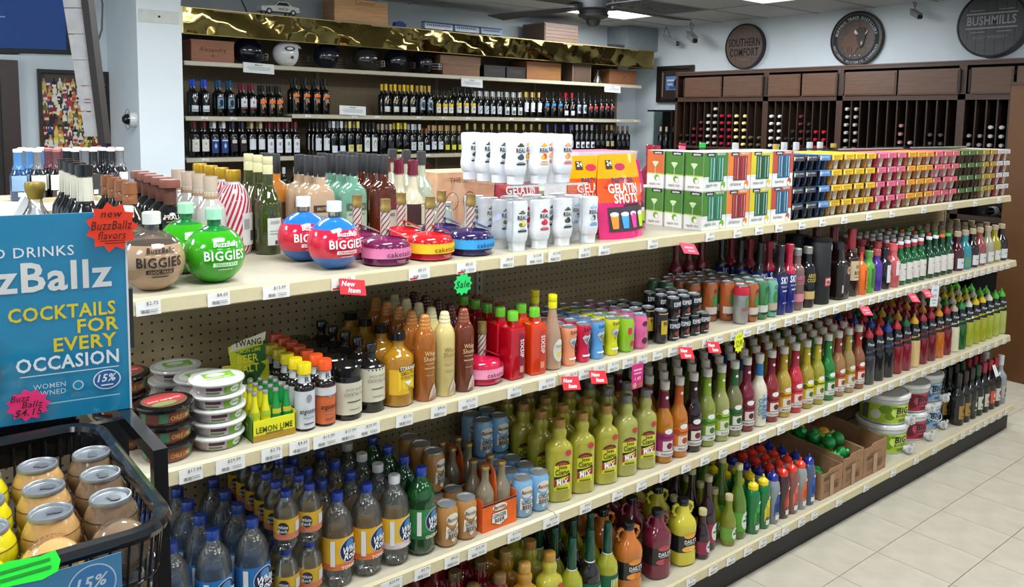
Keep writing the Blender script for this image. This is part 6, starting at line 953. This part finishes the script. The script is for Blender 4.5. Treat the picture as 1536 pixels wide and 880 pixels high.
# ================================================================ BOTTOM SHELF
lane('cu_r', .92, Y4+.05, Z4, 4, .095, 'dark red mix bottle on the bottom shelf, left lane', 'bottle', 'bottom shelf mix bottles'); lane('cu_r', 1.02, Y4+.05, Z4, 4, .095, 'dark red mix bottle on the bottom shelf, right lane', 'bottle', 'bottom shelf mix bottles')
lane('cu_a', 1.12, Y4+.05, Z4, 4, .095, 'amber mix bottle on the bottom shelf', 'bottle', 'bottom shelf mix bottles'); lane('cu', 1.225, Y4+.05, Z4, 4, .095, 'yellow-green mix bottle on the bottom shelf', 'bottle', 'bottom shelf mix bottles')
def tallneck(key, c, cc='0c4430', lab='1c5c40'): kind(key, 'foil_neck_bottle', [(0, .034), (.005, .038), (.13, .038), (.15, .034), (.17, .022), (.18, .017)], c, 'l', cap=([(.178, .0185), (.18, .0165), (.2, .017), (.25, .015), (.285, .0125), (.287, .011)], cc, 'g'), ops=[('R', 0, .181, .1, .004, 'd8d8d0'), ('R', 0, .07, .2, .09, lab), ('R', .006, .07, .045, .06, 'c8c8a0'), ('D', .006, .07, .014, .018, 'c8a838')], seg=20)
tallneck('n_y', 'a8a828'); tallneck('n_d', '20141c')
lane('n_y', 1.325, Y4+.05, Z4, 4, .085, 'yellow bottle with green foil neck, left lane', 'bottle', 'green foil neck bottles'); lane('n_d', 1.408, Y4+.05, Z4, 4, .085, 'near-black bottle with green foil neck', 'bottle', 'green foil neck bottles'); lane('n_y', 1.492, Y4+.05, Z4, 4, .085, 'yellow bottle with green foil neck, right lane', 'bottle', 'green foil neck bottles')
def jug(key, c, c2, lc):
    P = [(0, .043, .04), (.006, .049, .047), (.05, .05, .048), (.055, .0487, .0465), (.12, .0487, .0465), (.126, .0505, .048), (.15, .05, .048), (.168, .045, .043), (.184, .032, .031), (.194, .026, .026), (.212, .022, .022), (.226, .019, .019)]
    hd = MB()
    for s in (-1, 1): hd.tube([(s*.016, 0, .218), (s*.03, 0, .226), (s*.043, 0, .218), (s*.046, 0, .202), (s*.038, 0, .188), (s*.026, 0, .182)], .0068, M(c, 'l'), 8)
    kind(key, 'handled_mix_jug', P, c, 'l', 2.6, bands=[(.055, c, 'l'), (.121, '1a1a1c', 'g'), (.5, c, 'l')], cap=([(.223, .022), (.244, .022), (.247, .02)], '17181a', 'g'), extra=[('handle', hd)], ops=[('D', .004, .119, .028, .011, c2), ('T', "DAILY'S", .006, .097, .014, 'e8e4e0', .056), ('R', .006, .085, .044, .003, 'b8b0a8'), ('D', -.004, .068, .026, .011, c2), ('D', .014, .067, .016, .011, lc)], seg=28)
jug('j_or', 'c87428', 'e8983c', 'd8782c'); jug('j_rd', '741c34', 'b85058', '8c3040'); jug('j_yl', 'd0c438', 'e8a848', 'e0c060')
G = 'two-handled mix jugs'
lane('j_or', 1.61, Y4+.065, Z4, 3, .125, 'orange two-handled mix jug with black label', 'jug', G, -.0, rz=-.25); lane('j_rd', 1.765, Y4+.065, Z4, 3, .125, 'maroon two-handled mix jug with black label', 'jug', G, rz=-.25); lane('j_yl', 1.91, Y4+.065, Z4, 3, .125, 'yellow two-handled mix jug with black label', 'jug', G, rz=-.25)
def cider(key, c, lc, H=.29, R=.036): kind(key, 'juice_bottle', bot(H, R, H*.42, H*.78, .0135, H*.96), c, 'l', cap=cap(H, .022, .0158, 'b8ac80'), ops=[('R', 0, H*.24, R*4, H*.26, lc), ('D', .008, H*.25, R*.6, H*.12, 'd8dcd0'), ('R', .008, H*.25, R*.8, .008, '2c4c2c'), ('D', .012, H*.3, .006, .006, '2c5c2c')], seg=20)
cider('ci_ds', '2c0c1c', '8c2c48', .19, .029); cider('ci_dl', '2c0c20', 'a03050'); cider('ci_ys', '7c8414', '6c9c3c', .2, .031); cider('ci_gl', '5c7c1c', '5c9c34', .3, .036)
G = 'sweetened juice bottles'
lane('ci_ds', 1.995, Y4+.036, Z4, 4, .07, 'short dark red juice bottle', 'bottle', G); lane('ci_dl', 2.068, Y4+.07, Z4, 4, .08, 'tall dark red juice bottle', 'bottle', G); lane('ci_ys', 2.158, Y4+.036, Z4, 4, .07, 'short yellow-green juice bottle', 'bottle', G); lane('ci_gl', 2.236, Y4+.05, Z4, 4, .082, 'tall green lime juice bottle', 'bottle', G)
def sq(key, c, cc, lc, l2, k='l'): kind(key, 'squeeze_syrup_bottle', [(0, .027), (.004, .03), (.15, .03), (.17, .026), (.18, .019)], c, k, cap=([(.18, .021), (.196, .021), (.204, .013), (.208, .005), (.222, .004)], cc, 'g'), ops=[('P', [(-.02, .03), (.022, .03), (.022, .1), (.008, .14), (-.008, .12), (-.02, .08)], lc), ('R', .002, .028, .03, .02, 'd8d8d4'), ('R', .0, .07, .02, .04, l2), ('D', .006, .13, .008, .006, 'e0e0dc')], seg=18)
sq('q_g', '0c6c34', 'e8c818', '3ca04c', '1c6c2c', 'g'); sq('q_y', '0c6c34', 'e8c818', 'd8cc3c', 'c8a820', 'g'); sq('q_w', '8c949c', '1c2c8c', '2c4c8c', '1c3470'); sq('q_d', '3c1418', 'd83020', 'a83c34', 'c85848'); sq('q_p', '8c4c44', 'e03420', 'd8705c', 'c04c44'); sq('q_o', '9c9c9c', 'e43c20', 'e06830', 'c84c20'); sq('q_b', '4c5878', '1c2c8c', '2c5cb0', '1c3c8c')
G = 'squeeze syrup bottles on the bottom shelf'
QX = [2.315, 2.385, 2.455, 2.526, 2.594, 2.66, 2.726]
for i, (k, n, d) in enumerate((('q_g', 5, 'green bottle, yellow nozzle, green label'), ('q_y', 5, 'green bottle, yellow nozzle, yellow label'), ('q_w', 5, 'clear bottle, navy nozzle, blue label'), ('q_d', 6, 'dark red bottle, scarlet nozzle'), ('q_p', 6, 'rosy bottle, scarlet nozzle'), ('q_o', 6, 'clear bottle, scarlet nozzle, orange label'), ('q_b', 6, 'bluish bottle, navy nozzle'))): lane(k, QX[i], Y4+.034, Z4, n, .066, d, 'syrup bottle', G)
# cardboard trays with plastic limes and lemons
CB = '9a7452'
def cbox(x0, x1, y0, y1, h, label, flap=0):
    r = empty('cardboard_tray', ((x0+x1)/2, y0, Z4), label, 'box', 'cardboard trays'); a = (x1-x0)/2; K = M(CB, 'k'); K2 = M('7c5a3c', 'k'); b = y1-y0; m = MB()
    link('bottom', MB().box(-a, a, 0, b, 0, .004, K2).mesh('bottom'), r); link('front_panel', MB().prism([(-a, 0, .004), (a, 0, .004), (a, 0, h), (-a*.2, 0, h), (-a*.35, 0, h-.012), (-a, 0, h-.01)], (0, .004, 0), K).mesh('front_panel'), r)
    link('back_panel', MB().box(-a, a, b-.004, b, .004, h+.03, K2).mesh('back_panel'), r)
    for s in (-1, 1): link('side_panel', MB().prism([(s*a-(.004 if s > 0 else 0), .004, .004), (s*a-(.004 if s > 0 else 0), b-.004, .004), (s*a-(.004 if s > 0 else 0), b-.004, h+.03), (s*a-(.004 if s > 0 else 0), .004, h)], (.004, 0, 0), K).mesh('side_panel'), r)
    link('print', MB().ops(lambda u, v, off: (u, -off, v), [('R', 0, .045, a*1.3, .034, '4c3826'), ('R', 0, .045, a*1.22, .028, CB)]+[('R', -a*.5+a*.11*k, .045, a*.05, .022, '4c3826') for k in range(10)]+[('R', 0, .05, a*.35, .1, 'b09070'), ('R', -a*.5, .09, a*.5, .014, '5c4632'), ('T', 'HANDLE WITH CARE', .0, .105, .007, '4c3826', a*1.2)], res=1).mesh('print'), r); return r
cbox(2.785, 2.965, -.085, .31, .125, 'low open cardboard tray, leftmost of three'); cbox(2.97, 3.15, -.085, .31, .15, 'open cardboard tray heaped with plastic limes'); cbox(3.155, 3.37, -.085, .31, .15, 'open cardboard tray nearest the big buckets')
def fruit(key, c, cc):
    dz = -.035; m = MB().lathe([(0+dz, .008), (.006+dz, .022), (.02+dz, .034), (.035+dz, .037), (.05+dz, .034), (.062+dz, .022), (.07+dz, .012)], M(c, 'g'), 2, 18)
    KINDS[key] = ('plastic_citrus_bottle', [('body', m.mesh('body'), None), ('cap', MB().lathe([(.033, .0165), (.043, .0155), (.045, .012)], M(cc, 'g'), 2, 14).mesh('cap'), None), ('neck_label', MB().prism([(.024, -.012, .02), (.032, -.012, .028), (.036, .012, .028), (.026, .012, .02)], (0, 0, .003), M('a8c878', 'p')).mesh('neck_label'), None)])
fruit('lime', '128a3c', '1ca84c'); fruit('lemon', 'd8a81c', 'e0b42c')
k_ = 0
for lay, z in ((0, .046), (1, .112), (2, .177)):
    for ry in range(5 if lay < 2 else 3):
        for cx_ in range(2):
            if lay == 2 and (ry, cx_) == (2, 1): continue
            x = 3.021+.078*cx_; y = -.03+.072*ry+(.03 if lay == 1 else .05 if lay == 2 else 0)
            if lay and (ry, cx_) in ((1, 1), (3, 1)): 
                place('lemon', x, y-.0, Z4+z, 'yellow plastic lemon juice bottle among the limes, %s, %s layer' % (('front', 'rear')[ry > 1], NTH[lay]), 'juice bottle', 'plastic lemons').rotation_euler = (1.3, .4*ry, 2); [setattr(q, 'scale', (.86,)*3) for q in list(COL.objects)[-4:] if q.parent is None]; continue
            o = place('lime', x, y, Z4+z, 'green plastic lime bottle in the tray heap, %s layer, %s row, %s' % (NTH[lay], NTH[ry], ('left', 'right')[cx_]), 'juice bottle', 'plastic limes in the tray'); o.rotation_euler = (rnd.uniform(-1.6, 1.6), rnd.uniform(-1.2, 1.2), rnd.uniform(0, 6)); o.scale = (.86,)*3
for i, (x, y) in enumerate([(2.83, -.03), (2.91, .01), (2.85, .07)]): place('lime', x, y, Z4+.045, 'green plastic lime bottle low in the left tray, %s' % ('front', 'right', 'rear')[i], 'juice bottle', 'plastic limes in the left tray').rotation_euler = (.9, 0, 1+i)
# buckets
def bucket(x, y, lv, R, c, c2, label, front=False):
    r = empty('drink_bucket', (x, y, Z4+.152*lv), label, 'bucket', 'cocktail bucket stacks'); P = [(0, R*.88), (.004, R*.9), (.108, R*.965), (.112, R)]; W = M('c8cac8', 'g')
    link('pail', MB().lathe(P+[(.124, R), (.128, R*.97)], W, 2, 36).mesh('pail'), r); link('lid', MB().lathe([(.129, R*1.02), (.132, R*1.05), (.146, R*1.05), (.15, R*1.02), (.151, R*.95), (.148, R*.93), (.148, .002)], M('e0e0de', 'g'), 2, 36).mesh('lid'), r)
    S = surf(P); w_ = R*4.2; u0 = -R*.22
    link('label', MB().ops(S, [('R', 0, .057, w_, .094, c), ('D', -R*.95, .08, R*.25, .022, c2), ('D', -R*.75, .045, R*.2, .02, c2), ('D', -R*1.3, .05, R*.2, .025, 'd0d0c0'), ('R', -R*1.75, .057, R*.3, .08, '5c6458'), ('D', w_*.42, .06, R*.12, .035, 'd8d8c8'), ('R', R*.1, .022, R*.9, .014, c2), ('D', u0, .068, R*.5, .036, {'a4c424': 'c8dc64', 'a82c44': 'c04c64', '8cb8dc': 'b8d4e8'}[c]), ('T', 'BIG', u0, .076, .032, '1c2418', R*.75), ('T', 'BUCKET', u0, .048, .013, '1c2418', R*.7), ('R', -R*.5, .09, R*.4, .01, c2)], res=.012).mesh('label'), r)
    sp = MB().lathe([(-R*.92-.045, .015), (-R*.88, .015)], W, 2, 12, (R*.12, 0, .022), ax='y').lathe([(-R*.92-.034, .023), (-R*.92-.02, .023)], W, 2, 12, (R*.12, 0, .022), ax='y').box(R*.12-.026, R*.12+.026, -R*.92-.044, -R*.92-.034, .038, .05, W).lathe([(.03, .009), (.05, .009)], W, 2, 8, (R*.12, -R*.92-.038, 0)); link('spigot', sp.mesh('spigot'), r)
    sg = -1 if front else 1
    link('wire_handle', MB().tube([(R*1.03*math.cos(a), sg*R*1.06*math.sin(a), .118-.07*math.sin(a)) for a in [PI*t/14 for t in range(15)]], .003, W, 6).mesh('wire_handle'), r)
for lv in (0, 1):
    q = ('lower', 'upper')[lv]
    bucket(3.61, .06, lv, .122, 'a4c424', '6c8c18', q+' lime green margarita BIG bucket, front left'); bucket(3.875, .065, lv, .11, 'a82c44', '6c1c2c', q+' crimson daiquiri BIG bucket, middle'); bucket(4.105, .085, lv, .1, '8cb8dc', '2c6cac', q+' blue cocktail BIG bucket, right', lv == 0)
# dark liquor bottles at the right end
def liq(key, c, cc, lc, H=.29, R=.038, mk='3c3028'): kind(key, 'liqueur_bottle', bot(H, R, H*.55, H*.72, .0155, H*.94), c, 'g', cap=([(H*.8, .0175), (H-.003, .0185), (H, .016)], cc, 'g'), ops=[('R', .002, H*.26, R*1.8, H*.26, lc), ('D', .004, H*.29, R*.4, R*.4, mk), ('R', .004, H*.18, R*1.1, .005, mk)], seg=18)
liq('l1', '141210', '1a1614', 'a07c3c'); liq('l2', '14140f', '1c1a18', '3c4438', mk='c8c8a8'); liq('l3', '101812', '17402c', 'c8c8b8'); liq('l4', '180c0c', '8c2030', 'c4c0b4', mk='8c2c24'); liq('l5', '20100c', '8c1c24', 'c4583c', mk='e0c8a8'); liq('l6', '14100f', '8c2028', 'c8c4c0', mk='a0242c'); liq('l7', '8c9090', 'c4c4c4', 'a8a49c')
for k, x, d, n in (('l1', 4.26, 'dark bottle with gold label', 4), ('l1', 4.345, 'dark bottle with gold label, second lane', 3), ('l2', 4.43, 'black bottle with small dark green label', 4), ('l3', 4.515, 'green-black bottle with round white label', 4), ('l4', 4.6, 'dark bottle, red cap, white label', 4), ('l5', 4.685, 'dark bottle, red cap, orange-red label', 4), ('l6', 4.765, 'dark bottle, red cap, pale and red label', 4), ('l7', 4.845, 'grey clear bottle at the right end', 4)): lane(k, x, Y4+.05, Z4, n, .085, d, 'bottle', 'vermouth and liqueur bottles')
tag(link('neck_tag', MB().prism([(4.66, -.085, Z4+.2), (4.71, -.085, Z4+.2), (4.705, -.06, Z4+.262), (4.665, -.06, Z4+.262)], (0, .001, 0), M('d4d4d4', 'p')).mesh('neck_tag')), 'white paper tag hung on a red-capped bottle neck', 'tag')

# ================================================================ display stand at the left
K = M('17181b', 'g')
r = empty('wire_display_stand', (-.36, -.66, 0), 'black wire basket display stand with blue header sign at lower left', 'display stand'); ox, oy = -.36, -.66
def rim(z, x0, x1, y0, y1, rc):
    p = []
    for cx_, cy_, a0 in ((x1-rc, y1-rc, 0), (x0+rc, y1-rc, 90), (x0+rc, y0+rc, 180), (x1-rc, y0+rc, 270)):
        for t in range(6): a = math.radians(a0+18*t); p.append((cx_+rc*math.cos(a)-ox, cy_+rc*math.sin(a)-oy, z))
    return p
bx0, bx1, by0, by1 = -.57, -.172, -.885, -.47
link('basket_rim', MB().tube(rim(1.305, bx0, bx1, by0, by1, .05), .0105, K, 8, True).mesh('basket_rim'), r)
m = MB(); R0 = rim(1.305, bx0, bx1, by0, by1, .05); R1_ = rim(1.11, bx0+.02, bx1-.02, by0+.02, by1-.02, .04)
def lerp(a, b, t): return tuple(a[i]+(b[i]-a[i])*t for i in range(3))
wires = []
for i in range(24):
    a, b = R0[i], R0[(i+1) % 24]; c, d = R1_[i], R1_[(i+1) % 24]; n = max(1, int((Vector(a)-Vector(b)).length/.02))
    for t in range(n): wires.append((lerp(a, b, t/n), lerp(c, d, t/n)))
for a, b in wires: link('wire', MB().tube([a, b], .0018, K, 5).mesh('wire'), r)
for z, q in ((1.24, .007), (1.175, .0135)): link('hoop', MB().tube(rim(z, bx0+q, bx1-q, by0+q, by1-q, .045), .0025, K, 6, True).mesh('hoop'), r)
link('basket_floor', MB().box(bx0+.03-ox, bx1-.03-ox, by0+.03-oy, by1-.03-oy, 1.108, 1.112, K).mesh('basket_floor'), r)
for n_, a in (('post', (-.137, -.117, -.675, -.655, 0, 1.3205)), ('post', (-.137, -.117, -.453, -.433, 0, 1.375)), ('side_arm', (-.137, -.117, -.655, -.453, 1.3, 1.3205)), ('post', (-.617, -.597, -.46, -.44, 0, 1.6)), ('cross_bar', (-.61, -.12, -.458, -.442, 1.26, 1.30)), ('cross_bar', (-.166, -.12, -.67, -.66, 1.18, 1.19)), ('base', (-.61, -.12, -.86, -.44, 0, .03)), ('shelf', (-.6, -.137, -.85, -.46, .6, .615))):
    link(n_, MB().box(a[0]-ox, a[1]-ox, a[2]-oy, a[3]-oy, a[4], a[5], K).mesh(n_), r)
link('knob', MB().lathe([(1.375, .010), (1.381, .009), (1.384, .004)], M('a8acb0', 'x'), 2, 12, (-.127-ox, -.45-oy, 0)).mesh('knob'), r)
# header sign
BL = '1782ae'; hs = empty('header_sign', (-.118, -.472, 1.3215), 'blue header sign reading COCKTAILS FOR EVERY OCCASION', 'sign', rz=math.atan2(-.157, .988)); Wd, Hh = .42, .33
link('board', MB().box(-Wd, 0, 0, .008, 0, Hh, M(BL, 'g')).mesh('board'), hs)
link('edge_cap', MB().box(0, .003, -.001, .009, 0, Hh, M('d8dcde', 'g')).mesh('edge_cap'), hs); link('bracket', MB().box(-.004, .010, .008, .02, .10, .2, K).mesh('bracket'), hs); link('mount_rail', MB().box(-.40, -.075, .013, .022, -.02, 0, K).mesh('mount_rail'), hs)
m = MB().ops(lambda u, v, off: (u, -off, v), [('T', 'MIXED DRINKS', -.155, .272, .016, 'dfe8ec', .26, 'n'), ('T', 'BuzzBallz', -.15, .232, .045, 'dcdcd8', .29), ('T', 'COCKTAILS', -.092, .174, .0215, 'dcc828', .15), ('T', 'FOR', -.043, .148, .0215, 'dcc828', .06), ('T', 'EVERY', -.062, .121, .0215, 'dcc828', .09), ('T', 'OCCASION', -.087, .093, .0215, 'dfe6ea', .145), ('R', -.085, .075, .14, .0015, 'c8dce4'), ('D', -.033, .055, .0205, .0165, 'dfe6ea'), ('D', -.033, .055, .0185, .0148, '1c5c9c'), ('T', '15%', -.033, .058, .012, 'dfe6ea', .026, 'i'), ('R', -.033, .046, .018, .002, 'dfe6ea'),
    ('T', 'WOMEN', -.115, .057, .008, 'b8d4e0', .045, 'n'), ('T', 'OWNED', -.115, .046, .008, 'b8d4e0', .045, 'n'), ('D', -.075, .052, .008, .008, 'b8d4e0'), ('D', -.075, .052, .006, .006, BL), ('R', -.09, .028, .15, .002, '8cc0d4'), ('D', -.225, .085, .045, .055, 'a81c28'), ('D', -.225, .13, .045, .014, '8c9498')], res=1)
link('print', m.mesh('print'), hs)
def scribble(name, x, y, z, rz, w_, h, c, lines, label, n=11, tc='3c1408', rx=0, poly=None):
    ops = [('T', t, u, v, s, tc, mw__, 'ni') for t, u, v, s, mw__ in lines if t]+[('R', u, v, mw__, .0012, tc) for t, u, v, s, mw__ in lines if not t]
    card(name, x, y, z, 0, 0, c, ops, label, 'sign', 'handwritten neon signs', rz, rx, 0, .0008, poly or burst(n, .8, 1) and [(a*w_/2, b*h/2) for a, b in burst(n, .78, 1)])
RZ = math.atan2(-.157, .988)
scribble('neon_burst', -.138, -.478, 1.628, RZ, .078, .082, 'f03c1c', [('new', 0, .02, .012, .03), ('BuzzBallz', .0, .003, .014, .058), ('flavors', 0, -.013, .013, .04), ('', 0, -.022, 0, .035), ('', .004, -.026, 0, .03)], 'neon orange-red starburst with handwriting new flavors, on the sign corner')
scribble('neon_burst', -.262, -.453, 1.352, RZ, .062, .052, 'f02c78', [('Buzz', -.01, .012, .01, .025), ('Ballz', .006, .001, .01, .028), ('$4.15', .0, -.012, .011, .036)], 'neon pink starburst with handwritten price, low on the sign')
# ball cans in the basket
def bcan(key, c, k='g', lines='3a2418'):
    P = [(0, .017), (.003, .02), (.01, .027), (.025, .0325), (.038, .034), (.052, .032), (.064, .0262), (.068, .0245)]
    lid = MB().lathe([(.0675, .0255), (.071, .0262), (.0735, .0252), (.0738, .0236), (.0732, .0228), (.0695, .0218), (.0688, .0205), (.0698, .0195), (.0698, .001)], M('9a9ea2', 'x'), 2, 26).box(-.004, .004, -.012, .004, .0708, .0722, M('888c90', 'x')).lathe([(.0708, .0065), (.072, .0065)], M('888c90', 'x'), 2, 14, (0, -.008, 0))
    kind(key, 'ball_shaped_can', P, c, k, extra=[('lid', lid)], ops=[('T', 'BuzzBallz', 0, .036, .011, lines, .05, 'i'), ('R', 0, .05, .19, .0012, lines), ('R', 0, .026, .04, .002, lines)], seg=26)
bcan('bc_y', 'd8cc10'); bcan('bc_t', 'c49a60', lines='6c3c20'); bcan('bc_b', '7c6650'); G = 'ball-shaped cans in the wire basket'
for ci_, (k, x, nm) in enumerate((('bc_b', -.212, 'mocha brown'), ('bc_t', -.282, 'tan striped'), ('bc_y', -.352, 'yellow'), ('bc_y', -.422, 'yellow'), ('bc_t', -.492, 'tan striped'))):
    for q in range(4):
        for lv in range(2):
            y = -.60-.083*q+(.009 if q == 3 else 0); z = 1.24-.076*(1-lv)
            if z < 1.1: z = 1.114
            o = place(k, x+.008-.006*q, y, z-.003 if lv else z, '%s ball can, %s column from the right, %s row, %s layer' % (nm, NTH[ci_], ['back', 'second', 'third', 'front'][q], ('lower', 'upper')[lv]), 'can', G, .3*q+ci_)
            if q == 3 and lv: o.rotation_euler = (-1.9, .1, .15*ci_); o.location.z += .05; o.location.y -= .036
def bsign(z, h, tx): pass
ls = empty('basket_label', (-.345, -.897, 1.262), 'blue printed strip clipped to the front of the wire basket', 'sign')
link('card', MB().box(-.17, .11, -.001, 0, -.04, .035, M('5c9cc8', 'g')).box(.11, .185, -.001, 0, -.04, .035, M('a8acb0', 'f')).mesh('card'), ls)
link('print', MB().ops(lambda u, v, off: (u, -.001-off, v), [('T', 'MIXED DRINKS', -.05, .018, .011, 'dce8f0', .14, 'n'), ('T', 'BuzzBallz', -.04, -.01, .026, 'e4ecf0', .16), ('D', .078, .005, .026, .026, 'dce8f0'), ('D', .078, .005, .0245, .0245, '4c8cc8'), ('T', '15%', .078, .01, .014, 'e4ecf0', .032, 'i'), ('R', .078, -.005, .02, .003, 'dce8f0')], res=1).mesh('print'), ls)
card('neon_strip', -.338, -.898, 1.309, 0, 0, '18e034', [('R', .0, .004, .06, .003, '0c8c24'), ('R', .005, -.004, .05, .003, '0c8c24')], 'neon green jagged strip on the basket rim', 'sign', None, 0, -.5, 0, .001, [(-.04, -.012), (-.025, -.015), (-.01, -.012), (.02, -.015), (.036, -.011), (.04, .0), (.036, .012), (.02, .01), (-.01, .014), (-.03, .011), (-.042, .012), (-.037, 0)])

# ---------------------------------------------------------------- label audit
seen = {}
for o in COL.objects:
    if 'label' in o and o.parent is None:
        n = len(o['label'].replace(' - ', ' ').split()); 
        if n > 16 or n < 4: print('LABELLEN', n, o['label'])
        seen[o['label']] = seen.get(o['label'], 0)+1
for k, v in seen.items():
    if v > 1: print('DUPLABEL', v, k)
print('objects', len(COL.objects), 'top', len(seen))
